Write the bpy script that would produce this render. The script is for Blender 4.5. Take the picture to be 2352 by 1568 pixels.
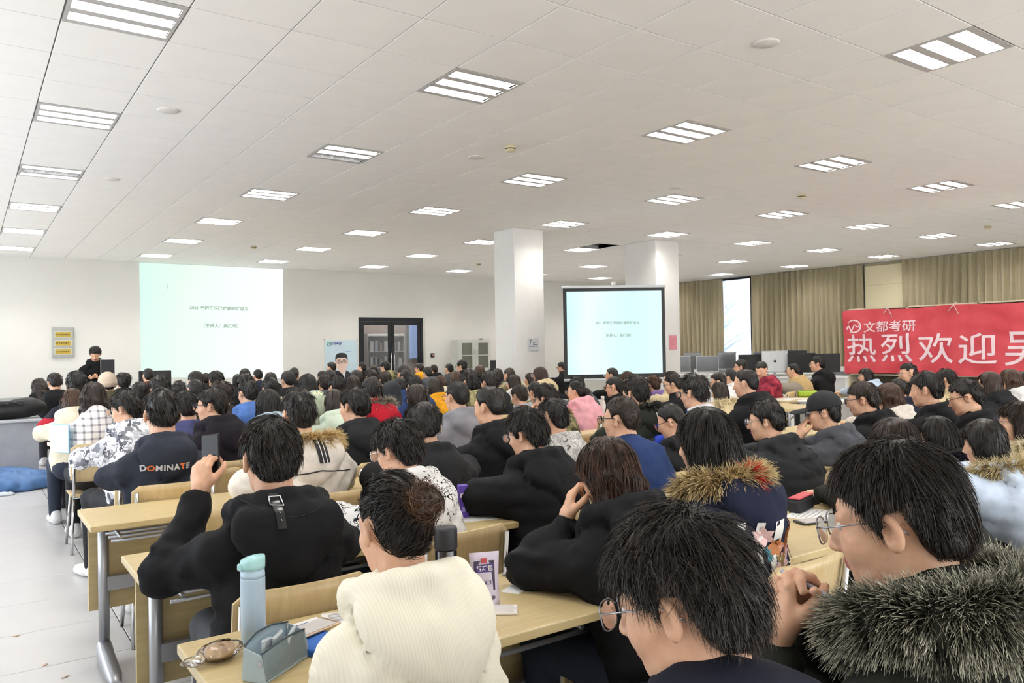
import bpy, bmesh, math, random
import numpy as np
from mathutils import Vector, Matrix
from mathutils.bvhtree import BVHTree

for o in list(bpy.data.objects):
    bpy.data.objects.remove(o)
SC = bpy.context.scene
COL = SC.collection
RNG = np.random.default_rng(7)
random.seed(7)
PI = math.pi

# ------------------------------------------------------------------ camera, world, light, exposure
cam_d = bpy.data.cameras.new('camera')
cam = bpy.data.objects.new('camera', cam_d)
COL.objects.link(cam)
cam_d.sensor_fit = 'HORIZONTAL'
cam_d.sensor_width = 36.0
cam_d.lens = 36.0 * 1784.91 / 2352
cam_d.clip_start = 0.02
cam_d.clip_end = 200
YAW, PITCH, ROLL = 0.61337458, 0.00922516, -0.01688282
fw = Vector((math.sin(YAW) * math.cos(PITCH), math.cos(YAW) * math.cos(PITCH), math.sin(PITCH)))
rt = Vector((math.cos(YAW), -math.sin(YAW), 0))
up = rt.cross(fw)
r2 = math.cos(ROLL) * rt + math.sin(ROLL) * up
u2 = -math.sin(ROLL) * rt + math.cos(ROLL) * up
mw = Matrix(((r2.x, u2.x, -fw.x, 0), (r2.y, u2.y, -fw.y, 0), (r2.z, u2.z, -fw.z, 1.5), (0, 0, 0, 1)))
cam.matrix_world = mw
SC.camera = cam

world = bpy.data.worlds.new('sky')
SC.world = world
world.use_nodes = True
bg = world.node_tree.nodes['Background']
bg.inputs[0].default_value = (0.86, 0.92, 1.0, 1)
bg.inputs[1].default_value = 1.5

def area_light(name, loc, rot, sx, sy, power, color):
    d = bpy.data.lights.new(name, 'AREA')
    d.shape = 'RECTANGLE'; d.size = sx; d.size_y = sy; d.energy = power; d.color = color
    o = bpy.data.objects.new(name, d); COL.objects.link(o)
    o.location = loc; o.rotation_euler = rot
    return o
# daylight through the left wall's window band; the rear light is added fill, source unseen
dl = area_light('daylight_left', (-2.35, 7.4, 1.75), (0, -PI / 2 + 0.35, 0), 2.3, 9.0, 22, (0.92, 0.96, 1.0))
area_light('daylight_rear', (7.0, -3.85, 2.0), (PI / 2, 0, 0), 16.0, 2.2, 110, (1.0, 0.95, 0.87))
TUBE_POWER = 62.0
SC.view_settings.view_transform = 'Standard'
SC.view_settings.look = 'None'
SC.view_settings.gamma = 1.0
SC.view_settings.use_curve_mapping = False
SC.view_settings.exposure = 1.36
SC.cycles.use_denoising = True
SC.cycles.max_bounces = 7
SC.cycles.diffuse_bounces = 4
SC.cycles.use_adaptive_sampling = True
SC.cycles.adaptive_threshold = 0.02
SC.cycles.transparent_max_bounces = 12
SC.cycles.caustics_reflective = False
SC.cycles.caustics_refractive = False
SC.cycles.sample_clamp_indirect = 8.0

# ------------------------------------------------------------------ materials
def hexc(h):
    h = h.lstrip('#')
    v = [int(h[i:i + 2], 16) / 255 for i in (0, 2, 4)]
    return tuple(x / 12.92 if x <= 0.04045 else ((x + 0.055) / 1.055) ** 2.4 for x in v) + (1.0,)

class NT:
    """small wrapper to write node materials in few lines"""
    def __init__(s, name):
        s.m = bpy.data.materials.new(name); s.m.use_nodes = True
        s.t = s.m.node_tree; s.n = s.t.nodes
        s.b = s.n['Principled BSDF']; s.out = s.n['Material Output']
    def add(s, typ, **kw):
        n = s.n.new(typ)
        for k, v in kw.items():
            if k in n.inputs.keys(): n.inputs[k].default_value = v
            else: setattr(n, k, v)
        return n
    def link(s, a, b): s.t.links.new(a, b)
    def coord(s, kind='Object', scale=(1, 1, 1), rot=(0, 0, 0)):
        tc = s.add('ShaderNodeTexCoord'); mp = s.add('ShaderNodeMapping')
        mp.inputs['Scale'].default_value = scale; mp.inputs['Rotation'].default_value = rot
        s.link(tc.outputs[kind], mp.inputs[0]); return mp.outputs[0]
    def ramp(s, fac, stops, interp='LINEAR'):
        r = s.add('ShaderNodeValToRGB'); cr = r.color_ramp; cr.interpolation = interp
        while len(cr.elements) < len(stops): cr.elements.new(0.5)
        for e, (p, c) in zip(cr.elements, stops):
            e.position = p; e.color = c
        s.link(fac, r.inputs[0]); return r.outputs[0]
    def math(s, op, a, b=None, c=None):
        n = s.add('ShaderNodeMath', operation=op)
        for i, v in enumerate((a, b, c)):
            if v is None: continue
            if isinstance(v, (int, float)): n.inputs[i].default_value = v
            else: s.link(v, n.inputs[i])
        return n.outputs[0]
    def mix(s, fac, a, b):
        n = s.add('ShaderNodeMix', data_type='RGBA')
        if isinstance(fac, (int, float)): n.inputs[0].default_value = fac
        else: s.link(fac, n.inputs[0])
        for i, v in ((6, a), (7, b)):
            if isinstance(v, tuple): n.inputs[i].default_value = v
            else: s.link(v, n.inputs[i])
        return n.outputs[2]
    def bump(s, h, strength=0.3, dist=0.01):
        b = s.add('ShaderNodeBump'); b.inputs['Strength'].default_value = strength; b.inputs['Distance'].default_value = dist
        s.link(h, b.inputs['Height']); s.link(b.outputs[0], s.b.inputs['Normal'])

MATS = {}
def M(name, color='#888888', rough=0.6, metal=0.0, var=0.06, vscale=8.0, bump=0.0, bscale=200.0, spec=0.4, emis=None, estr=0, sheen=0):
    if name in MATS: return MATS[name]
    t = NT(name)
    c = hexc(color) if isinstance(color, str) else color
    b = t.b
    b.inputs['Roughness'].default_value = rough; b.inputs['Metallic'].default_value = metal
    b.inputs['Specular IOR Level'].default_value = spec
    if sheen: b.inputs['Sheen Weight'].default_value = sheen
    co = t.coord()
    nz = t.add('ShaderNodeTexNoise', Scale=vscale, Detail=4.0); t.link(co, nz.inputs['Vector'])
    lo = tuple(max(0, x * (1 - var)) for x in c[:3]) + (1,); hi = tuple(min(1, x * (1 + var)) for x in c[:3]) + (1,)
    t.link(t.ramp(nz.outputs[0], [(0.3, lo), (0.7, hi)]), b.inputs['Base Color'])
    if bump:
        n2 = t.add('ShaderNodeTexNoise', Scale=bscale, Detail=2.0); t.link(co, n2.inputs['Vector'])
        t.bump(n2.outputs[0], bump, 0.003)
    if emis:
        b.inputs['Emission Color'].default_value = hexc(emis) if isinstance(emis, str) else emis
        b.inputs['Emission Strength'].default_value = estr
    MATS[name] = t.m
    return t.m

def wood_mat(name, a, b_, scale=(1.2, 14, 14), rough=0.38):
    t = NT(name); co = t.coord(scale=scale)
    nz = t.add('ShaderNodeTexNoise', Scale=4.0, Detail=6.0, Distortion=0.6); t.link(co, nz.inputs['Vector'])
    t.link(t.ramp(nz.outputs[0], [(0.3, hexc(a)), (0.7, hexc(b_))]), t.b.inputs['Base Color'])
    t.b.inputs['Roughness'].default_value = rough
    t.bump(nz.outputs[0], 0.05, 0.002)
    MATS[name] = t.m; return t.m

def glass_mat(name, tint=(0.95, 0.97, 1, 1), gloss=0.08, rough=0.02):
    t = NT(name)
    tr = t.add('ShaderNodeBsdfTransparent'); tr.inputs[0].default_value = tint
    gl = t.add('ShaderNodeBsdfGlossy'); gl.inputs['Roughness'].default_value = rough
    fr = t.add('ShaderNodeFresnel'); fr.inputs[0].default_value = 1.45
    f = t.math('ADD', fr.outputs[0], gloss); f = t.math('MINIMUM', f, 1.0)
    mx = t.add('ShaderNodeMixShader'); t.link(f, mx.inputs[0]); t.link(tr.outputs[0], mx.inputs[1]); t.link(gl.outputs[0], mx.inputs[2])
    t.link(mx.outputs[0], t.out.inputs[0]); MATS[name] = t.m; return t.m

def strand_mat(name, stops, rough=0.45, spec=0.32):
    """hair and fur: colour runs along each strand (attribute t: root 0, tip 1), with clump variation"""
    t = NT(name)
    at = t.add('ShaderNodeAttribute', attribute_name='t')
    co = t.coord(); nz = t.add('ShaderNodeTexNoise', Scale=26.0, Detail=3.0); t.link(co, nz.inputs['Vector'])
    f = t.math('ADD', at.outputs['Fac'], t.math('MULTIPLY', t.math('SUBTRACT', nz.outputs[0], 0.5), 0.9))
    t.link(t.ramp(f, [(p, hexc(c)) for p, c in stops]), t.b.inputs['Base Color'])
    t.b.inputs['Roughness'].default_value = rough; t.b.inputs['Specular IOR Level'].default_value = spec
    MATS[name] = t.m; return t.m

HAIRC = {
    'k': strand_mat('hair_black', [(0.0, '#110e0c'), (0.6, '#1e1916'), (1.0, '#40362f')]),  # lighter tips paint the hair's highlights into its colour
    'd': strand_mat('hair_dark_brown', [(0.0, '#1c1511'), (0.6, '#2e231c'), (1.0, '#453529')]),
    'b': strand_mat('hair_brown', [(0.0, '#2c1d14'), (0.6, '#4a3323'), (1.0, '#76563a')]),
    'r': strand_mat('hair_auburn', [(0.0, '#1f1612'), (0.6, '#3d281f'), (1.0, '#6d4b39')]),
}
FURC = {
    'grey': strand_mat('fur_grey', [(0.0, '#1c1c18'), (0.4, '#3d3d35'), (0.75, '#7c7a6a'), (1.0, '#d6d3bd')], 0.7, 0.2),
    'tan': strand_mat('fur_tan', [(0.0, '#5a452b'), (0.4, '#a58a5c'), (1.0, '#d9c596')], 0.7, 0.2),
    'gold': strand_mat('fur_gold', [(0.0, '#6e5531'), (0.4, '#b08e57'), (1.0, '#dcc593')], 0.7, 0.2),
    'red': strand_mat('fur_red', [(0.0, '#7a1512'), (0.5, '#c3201f'), (1.0, '#d9483c')], 0.7, 0.2),
    'plum': strand_mat('fur_plum', [(0.0, '#17131c'), (0.6, '#2a2532'), (1.0, '#453d4e')], 0.7, 0.2),
    'sand': strand_mat('fur_sand', [(0.0, '#7d6a4a'), (0.5, '#c4b083'), (1.0, '#e4d5ae')], 0.7, 0.2),
    'cream': strand_mat('fur_cream', [(0.0, '#a08d66'), (0.4, '#dccda6'), (1.0, '#f3e9cd')], 0.7, 0.2),
    'brown': strand_mat('fur_brown', [(0.0, '#3c2c1c'), (0.5, '#7c6141'), (1.0, '#b59a70')], 0.7, 0.2),
    'grizzle': strand_mat('fur_grizzle', [(0.0, '#2b2822'), (0.5, '#6d685a'), (1.0, '#c3bca8')], 0.7, 0.2),
    'black': strand_mat('fur_black', [(0.0, '#141412'), (0.6, '#252521'), (1.0, '#4a4a42')], 0.7, 0.2),
}

def skin_mat():
    t = NT('skin'); co = t.coord()
    nz = t.add('ShaderNodeTexNoise', Scale=35.0, Detail=4.0); t.link(co, nz.inputs['Vector'])
    t.link(t.ramp(nz.outputs[0], [(0.3, hexc('#d3a284')), (0.7, hexc('#e3b698'))]), t.b.inputs['Base Color'])
    t.b.inputs['Roughness'].default_value = 0.5; t.b.inputs['Specular IOR Level'].default_value = 0.35
    t.b.inputs['Subsurface Weight'].default_value = 0.12; t.b.inputs['Subsurface Radius'].default_value = (0.012, 0.005, 0.003)
    t.b.inputs['Subsurface Scale'].default_value = 0.2
    t.bump(nz.outputs[0], 0.08, 0.002)
    return t.m
SKIN = skin_mat()
LIP = M('lips', '#b8716a', 0.45)
EYEW = M('eye_white', '#d9d2cc', 0.3); EYEK = M('iris_dark', '#1b1310', 0.2)

CLOTH = {  # plain garment colours
    'cream': '#e6dfc9', 'black': '#121214', 'blackg': '#1c1c1e', 'blackp': '#17131a', 'navyk': '#20222f', 'navy': '#1d2236', 'navyb': '#22345c',
    'olivek': '#23241f', 'ltblue': '#c9d7ea', 'ivory': '#e8dcc8', 'charcoal': '#26272a', 'charcoalb': '#303236', 'greyblue': '#4a4c52',
    'offwhite': '#d8d0c6', 'darkgreen': '#23261f', 'royal': '#223a9c', 'slate': '#272b35', 'grey': '#7c7b80', 'greyc': '#4a4b50', 'indigo': '#3a3c60',
    'paleblue': '#b9cbdc', 'red': '#a31627', 'mint': '#c3cfbc', 'pink': '#dba0a8', 'white': '#d9d7d6', 'umber': '#2f2824', 'denim': '#4a6ba5',
    'sage': '#a9b5a0', 'greycream': '#76737a', 'purple': '#7a6597', 'tanw': '#c9b893', 'taupe': '#8d8578', 'maroon': '#6a1c2c', 'creamw': '#d8cfb8',
    'oliveb': '#45412f', 'yellow': '#d99a1f', 'khaki': '#5d5637', 'greyw': '#9a9a9d', 'crimson': '#a5202f', 'rust': '#5b3a26'}
def cloth_mat(name):
    if 'coat_' + name in MATS: return MATS['coat_' + name]
    t = NT('coat_' + name); b = t.b
    b.inputs['Roughness'].default_value = 0.85; b.inputs['Specular IOR Level'].default_value = 0.2
    co = t.coord()
    fine = t.add('ShaderNodeTexNoise', Scale=420.0, Detail=2.0); t.link(co, fine.inputs['Vector'])
    big = t.add('ShaderNodeTexNoise', Scale=11.0, Detail=4.0); t.link(co, big.inputs['Vector'])
    h = t.math('ADD', t.math('MULTIPLY', fine.outputs[0], 0.25), big.outputs[0])
    if name == 'camo':
        v = t.add('ShaderNodeTexVoronoi', Scale=30.0); dn = t.add('ShaderNodeTexNoise', Scale=22.0, Detail=2.0); t.link(co, dn.inputs['Vector'])
        mx = t.add('ShaderNodeVectorMath', operation='MULTIPLY_ADD'); t.link(dn.outputs[1], mx.inputs[0]); mx.inputs[1].default_value = (0.12,) * 3; t.link(co, mx.inputs[2])
        t.link(mx.outputs[0], v.inputs['Vector'])
        sep = t.add('ShaderNodeSeparateColor'); t.link(v.outputs['Color'], sep.inputs[0])
        col = t.ramp(sep.outputs[0], [(0, hexc('#e4e3e8')), (0.38, hexc('#b7b8bd')), (0.6, hexc('#7c7e85')), (0.78, hexc('#efeef2')), (0.9, hexc('#56585f'))], 'CONSTANT')
    elif name == 'doodle':
        dn = t.add('ShaderNodeTexNoise', Scale=16.0, Detail=1.0); t.link(co, dn.inputs['Vector'])
        mx = t.add('ShaderNodeVectorMath', operation='MULTIPLY_ADD'); t.link(dn.outputs[1], mx.inputs[0]); mx.inputs[1].default_value = (0.16,) * 3; t.link(co, mx.inputs[2])
        v = t.add('ShaderNodeTexVoronoi', Scale=26.0, feature='DISTANCE_TO_EDGE'); t.link(mx.outputs[0], v.inputs['Vector'])
        v2 = t.add('ShaderNodeTexVoronoi', Scale=21.0); t.link(mx.outputs[0], v2.inputs['Vector'])
        msk = t.add('ShaderNodeTexNoise', Scale=19.0, Detail=0.0); t.link(co, msk.inputs['Vector'])
        line = t.math('LESS_THAN', v.outputs['Distance'], 0.055)
        line = t.math('MULTIPLY', line, t.math('GREATER_THAN', msk.outputs[0], 0.5))
        ring = t.math('LESS_THAN', t.math('ABSOLUTE', t.math('SUBTRACT', v2.outputs['Distance'], 0.24)), 0.05)
        ring = t.math('MULTIPLY', ring, t.math('LESS_THAN', msk.outputs[0], 0.47))
        col = t.mix(t.math('MAXIMUM', line, ring), hexc('#dcdad8'), hexc('#17171a'))
    elif name == 'marble':
        n1 = t.add('ShaderNodeTexNoise', Scale=20.0, Detail=5.0, Distortion=2.4); t.link(co, n1.inputs['Vector'])
        col = t.ramp(n1.outputs[0], [(0.3, hexc('#3b3a3a')), (0.43, hexc('#8d8b88')), (0.5, hexc('#d6d3cf')), (0.56, hexc('#8a8885')), (0.68, hexc('#b9b7b3'))])
    elif name == 'plaid':
        sx = t.add('ShaderNodeSeparateXYZ'); t.link(co, sx.inputs[0])
        def stripe(o, fr, w):
            return t.math('LESS_THAN', t.math('FRACT', t.math('MULTIPLY', o, fr)), w)
        s1 = t.math('ADD', stripe(sx.outputs[0], 19, 0.3), stripe(sx.outputs[2], 19, 0.3))
        col = t.mix(t.math('MULTIPLY', s1, 0.42), hexc('#e9e5e3'), hexc('#4d4658'))
    elif name == 'olive':
        n1 = t.add('ShaderNodeTexNoise', Scale=16.0, Detail=2.0); t.link(co, n1.inputs['Vector'])
        col = t.ramp(n1.outputs[0], [(0, hexc('#3a3827')), (0.44, hexc('#6d6747')), (0.56, hexc('#8b8460'))], 'CONSTANT')
    elif name == 'maroon':
        n1 = t.add('ShaderNodeTexNoise', Scale=12.0, Detail=3.0); t.link(co, n1.inputs['Vector'])
        col = t.ramp(n1.outputs[0], [(0.35, hexc('#4d1424')), (0.5, hexc('#7a2132')), (0.65, hexc('#9c3b45'))])
    elif name == 'crimson':
        sx = t.add('ShaderNodeSeparateXYZ'); t.link(co, sx.inputs[0])
        col = t.mix(t.math('GREATER_THAN', sx.outputs[2], 0.92), hexc('#a5202f'), hexc('#1e2029'))
    elif name == 'royal':
        sx = t.add('ShaderNodeSeparateXYZ'); t.link(co, sx.inputs[0])
        col = t.mix(t.math('GREATER_THAN', sx.outputs[2], 1.05), hexc('#223a9c'), hexc('#d5d3d6'))
    elif name == 'greycream':
        sx = t.add('ShaderNodeSeparateXYZ'); t.link(co, sx.inputs[0])
        col = t.mix(t.math('GREATER_THAN', t.math('ABSOLUTE', sx.outputs[0]), 0.13), hexc('#6f6c72'), hexc('#d9cfc2'))
    elif name == 'taupe':
        sx = t.add('ShaderNodeSeparateXYZ'); t.link(co, sx.inputs[0])
        col = t.mix(t.math('GREATER_THAN', t.math('ABSOLUTE', sx.outputs[0]), 0.15), hexc('#b39a6c'), hexc('#8d8578'))
    elif name == 'cream':
        sx = t.add('ShaderNodeSeparateXYZ'); t.link(co, sx.inputs[0])
        rib = t.math('SINE', t.math('MULTIPLY', sx.outputs[0], 900.0))
        col = t.mix(t.math('MULTIPLY_ADD', rib, 0.12, 0.5), hexc('#e6dec8'), hexc('#f6f1e2'))
        h = t.math('ADD', big.outputs[0], t.math('MULTIPLY', rib, 0.12))
    else:
        c = hexc(CLOTH[name])
        col = t.ramp(big.outputs[0], [(0.3, tuple(x * 0.8 for x in c[:3]) + (1,)), (0.7, tuple(min(1, x * 1.18) for x in c[:3]) + (1,))])
    if isinstance(col, tuple): b.inputs['Base Color'].default_value = col
    else: t.link(col, b.inputs['Base Color'])
    t.bump(h, 0.35, 0.006)
    MATS['coat_' + name] = t.m
    return t.m

# ------------------------------------------------------------------ objects and meshes
def link(o, parent=None):
    COL.objects.link(o)
    if parent is not None: o.parent = parent
    return o
def np_mesh(name, V, F, mats=(), smooth=True, mi=None, attr=None):
    """mesh from numpy arrays; F is an (n,3) or (n,4) array, or a list of such arrays"""
    Fs = [f for f in (F if isinstance(F, list) else [F]) if len(f)]
    me = bpy.data.meshes.new(name)
    V = np.asarray(V, np.float32)
    me.vertices.add(len(V)); me.vertices.foreach_set('co', V.ravel())
    tot = np.concatenate([np.full(len(f), f.shape[1]) for f in Fs]).astype(np.int32)
    idx = np.concatenate([np.asarray(f).ravel() for f in Fs]).astype(np.int32)
    st = np.concatenate([[0], np.cumsum(tot)[:-1]]).astype(np.int32)
    me.loops.add(len(idx)); me.loops.foreach_set('vertex_index', idx)
    me.polygons.add(len(tot)); me.polygons.foreach_set('loop_start', st); me.polygons.foreach_set('loop_total', tot)
    if smooth: me.polygons.foreach_set('use_smooth', np.ones(len(tot), bool))
    if mi is not None: me.polygons.foreach_set('material_index', np.asarray(mi, np.int32))
    for m in mats: me.materials.append(m)
    if attr is not None:
        a = me.attributes.new('t', 'FLOAT', 'POINT'); a.data.foreach_set('value', np.asarray(attr, np.float32))
    me.update(calc_edges=True)
    return me
def ob(name, me, parent=None, loc=None, rot=None, kind=None):
    o = bpy.data.objects.new(name, me); link(o, parent)
    if loc is not None: o.location = loc
    if rot is not None: o.rotation_euler = rot
    if kind: o['kind'] = kind
    return o
def tag(o, label, cat, group=None):
    o['label'] = label; o['category'] = cat
    if group: o['group'] = group
    return o
def thing(name, label, cat, loc=(0, 0, 0), rz=0.0, group=None):
    o = bpy.data.objects.new(name, None); link(o)
    o.empty_display_size = 0.1
    o.location = loc; o.rotation_euler = (0, 0, rz)
    return tag(o, label, cat, group)

class MB:
    """collects simple solids and builds them as one mesh"""
    def __init__(s): s.bm = bmesh.new()
    def box(s, x0, x1, y0, y1, z0, z1, mi=0, bev=0.0, seg=1, mat=None):
        g = bmesh.ops.create_cube(s.bm, size=1.0)
        vs = g['verts']
        bmesh.ops.scale(s.bm, vec=(abs(x1 - x0), abs(y1 - y0), abs(z1 - z0)), verts=vs)
        bmesh.ops.translate(s.bm, vec=((x0 + x1) / 2, (y0 + y1) / 2, (z0 + z1) / 2), verts=vs)
        if mat is not None: bmesh.ops.transform(s.bm, matrix=mat, verts=vs)
        fs = set(f for v in vs for f in v.link_faces)
        for f in fs: f.material_index = mi
        if bev:
            es = list(set(e for v in vs for e in v.link_edges))
            r = bmesh.ops.bevel(s.bm, geom=es, offset=bev, segments=seg, affect='EDGES', profile=0.5)
            for f in r['faces']: f.material_index = mi
        return s
    def tube(s, pts, r, n=8, mi=0, cap=True):
        pts = [Vector(p) for p in pts]; rr = r if isinstance(r, (list, tuple)) else [r] * len(pts)
        rings = []; nrm = None
        for i, p in enumerate(pts):
            d = (pts[min(i + 1, len(pts) - 1)] - pts[max(i - 1, 0)]).normalized()
            if nrm is None:
                nrm = d.orthogonal().normalized()
            else:
                nrm = (nrm - d * nrm.dot(d)); nrm = nrm.normalized() if nrm.length > 1e-6 else d.orthogonal().normalized()
            bn = d.cross(nrm)
            rings.append([s.bm.verts.new(p + (nrm * math.cos(2 * PI * k / n) + bn * math.sin(2 * PI * k / n)) * rr[i]) for k in range(n)])
        for a, b in zip(rings, rings[1:]):
            for k in range(n):
                f = s.bm.faces.new((a[k], a[(k + 1) % n], b[(k + 1) % n], b[k])); f.smooth = True; f.material_index = mi
        if cap:
            f = s.bm.faces.new(rings[0][::-1]); f.material_index = mi
            f = s.bm.faces.new(rings[-1]); f.material_index = mi
        return s
    def lathe(s, prof, c=(0, 0, 0), n=24, mi=0, mi_at=None):
        rings = []
        for r, z in prof:
            rings.append([s.bm.verts.new((c[0] + r * math.cos(2 * PI * k / n), c[1] + r * math.sin(2 * PI * k / n), c[2] + z)) for k in range(n)])
        for j, (a, b) in enumerate(zip(rings, rings[1:])):
            for k in range(n):
                f = s.bm.faces.new((a[k], a[(k + 1) % n], b[(k + 1) % n], b[k])); f.smooth = True
                f.material_index = mi_at[j] if mi_at else mi
        s.bm.faces.new(rings[0][::-1]).material_index = mi_at[0] if mi_at else mi
        s.bm.faces.new(rings[-1]).material_index = mi_at[-1] if mi_at else mi
        return s
    def poly(s, pts, mi=0):
        f = s.bm.faces.new([s.bm.verts.new(p) for p in pts]); f.material_index = mi; return s
    def prism(s, pts2, y0, y1, mi=0, axis='y'):
        def P(u, v, w): return (u, w, v) if axis == 'y' else ((w, u, v) if axis == 'x' else (u, v, w))
        a = [s.bm.verts.new(P(u, v, y0)) for u, v in pts2]; b = [s.bm.verts.new(P(u, v, y1)) for u, v in pts2]
        n = len(a)
        fs = [s.bm.faces.new(a), s.bm.faces.new(b[::-1])]
        fs += [s.bm.faces.new((a[(k + 1) % n], a[k], b[k], b[(k + 1) % n])) for k in range(n)]
        for f in fs: f.material_index = mi
        return s
    def mesh(s, name, *mats):
        bmesh.ops.recalc_face_normals(s.bm, faces=s.bm.faces)
        me = bpy.data.meshes.new(name); s.bm.to_mesh(me); s.bm.free()
        for m in mats: me.materials.append(m)
        return me
    def build(s, name, mats, parent=None, loc=None, rot=None, kind=None):
        return ob(name, s.mesh(name, *(mats if isinstance(mats, (list, tuple)) else [mats])), parent, loc, rot, kind)
def copy_tree(o, parent=None):
    c = o.copy(); link(c)
    if parent is not None: c.parent = parent
    for ch in list(o.children): copy_tree(ch, c)
    return c

# ------------------------------------------------------------------ distance fields -> meshes (bodies, clothes, hair, soft things)
NTAB = np.random.default_rng(3).random((32, 32, 32)).astype(np.float32) * 2 - 1
def noise(P):
    i = np.floor(P).astype(np.int32); f = (P - i).astype(np.float32); f = f * f * (3 - 2 * f)
    x0, y0, z0 = (i & 31).T; x1, y1, z1 = ((i + 1) & 31).T
    fx, fy, fz = f.T
    T = NTAB
    a = T[x0, y0, z0] * (1 - fx) + T[x1, y0, z0] * fx; b = T[x0, y1, z0] * (1 - fx) + T[x1, y1, z0] * fx
    c = T[x0, y0, z1] * (1 - fx) + T[x1, y0, z1] * fx; d = T[x0, y1, z1] * (1 - fx) + T[x1, y1, z1] * fx
    return (a * (1 - fy) + b * fy) * (1 - fz) + (c * (1 - fy) + d * fy) * fz
def A3(*v): return np.array(v, np.float32)
def rc(P, a, b, ra, rb=None):
    rb = ra if rb is None else rb
    a = np.asarray(a, np.float32); ba = np.asarray(b, np.float32) - a
    pa = P - a; t = np.clip(pa @ ba / max(float(ba @ ba), 1e-9), 0, 1)
    return np.sqrt(((pa - t[:, None] * ba) ** 2).sum(1)) - (ra + (rb - ra) * t)
def el(P, c, r):
    q = P - np.asarray(c, np.float32); r = np.asarray(r, np.float32)
    k0 = np.sqrt(((q / r) ** 2).sum(1)); k1 = np.sqrt(((q / (r * r)) ** 2).sum(1)) + 1e-9
    return k0 * (k0 - 1) / k1
def smin(a, b, k):
    h = np.clip(0.5 + 0.5 * (b - a) / k, 0, 1); return b * (1 - h) + a * h - k * h * (1 - h)
def smax(a, b, k): return -smin(-a, -b, k)
def chain(P, pts, rs, k=0.02):
    d = None
    for i in range(len(pts) - 1):
        e = rc(P, pts[i], pts[i + 1], rs[i], rs[i + 1]); d = e if d is None else smin(d, e, k)
    return d
def surf(fn, lo, hi, h):
    """surface nets over a distance field"""
    lo = np.asarray(lo, np.float32); hi = np.asarray(hi, np.float32)
    n = np.maximum(2, np.ceil((hi - lo) / h).astype(int) + 1)
    ax = [lo[k] + h * np.arange(n[k], dtype=np.float32) for k in range(3)]
    G = np.stack(np.meshgrid(*ax, indexing='ij'), -1).reshape(-1, 3)
    D = fn(G).reshape(n).astype(np.float32)
    D[0] = np.maximum(D[0], 1e-4); D[-1] = np.maximum(D[-1], 1e-4)
    D[:, 0] = np.maximum(D[:, 0], 1e-4); D[:, -1] = np.maximum(D[:, -1], 1e-4)
    D[:, :, 0] = np.maximum(D[:, :, 0], 1e-4); D[:, :, -1] = np.maximum(D[:, :, -1], 1e-4)
    S = D < 0
    c = sum(S[i:n[0] - 1 + i, j:n[1] - 1 + j, k:n[2] - 1 + k].astype(np.int8) for i in (0, 1) for j in (0, 1) for k in (0, 1))
    act = np.argwhere((c > 0) & (c < 8))
    vid = -np.ones(c.shape, np.int32); vid[tuple(act.T)] = np.arange(len(act))
    acc = np.zeros((len(act), 3), np.float32); cnt = np.zeros(len(act), np.float32)
    cor = [(i, j, k) for i in (0, 1) for j in (0, 1) for k in (0, 1)]
    dv = {q: D[act[:, 0] + q[0], act[:, 1] + q[1], act[:, 2] + q[2]] for q in cor}
    for q in cor:
        for a in range(3):
            if q[a]: continue
            r = list(q); r[a] = 1; r = tuple(r)
            d0, d1 = dv[q], dv[r]; m = (d0 < 0) != (d1 < 0)
            t = np.where(m, d0 / np.where(m, d0 - d1, 1), 0)
            p = np.tile(np.array(q, np.float32), (len(act), 1)); p[:, a] = t
            acc[m] += p[m]; cnt[m] += 1
    V = lo + h * (act + acc / cnt[:, None])
    Q = []
    for a in range(3):
        b, d = (a + 1) % 3, (a + 2) % 3
        sl0 = [slice(None)] * 3; sl1 = [slice(None)] * 3
        sl0[a] = slice(0, -1); sl1[a] = slice(1, None)
        s0, s1 = S[tuple(sl0)], S[tuple(sl1)]
        e = np.argwhere(s0 != s1)
        e = e[(e[:, b] > 0) & (e[:, d] > 0) & (e[:, b] < n[b] - 1) & (e[:, d] < n[d] - 1)]
        if not len(e): continue
        def cell(ob_, od):
            t = e.copy(); t[:, b] -= ob_; t[:, d] -= od; return vid[tuple(t.T)]
        q = np.stack([cell(1, 1), cell(0, 1), cell(0, 0), cell(1, 0)], 1)
        fl = ~s0[tuple(e.T)]
        q[fl] = q[fl][:, ::-1]
        Q.append(q)
    return V, (np.concatenate(Q) if Q else np.zeros((0, 4), int))
def rotm(yaw=0, pitch=0, roll=0):
    """head frame: yaw to the left, pitch down, roll"""
    cy, sy = math.cos(yaw), math.sin(yaw); cp, sp = math.cos(-pitch), math.sin(-pitch); cr, sr = math.cos(roll), math.sin(roll)
    Z = np.array([[cy, -sy, 0], [sy, cy, 0], [0, 0, 1]]); X = np.array([[1, 0, 0], [0, cp, -sp], [0, sp, cp]]); Y = np.array([[cr, 0, sr], [0, 1, 0], [-sr, 0, cr]])
    return (Z @ X @ Y).astype(np.float32)
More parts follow.
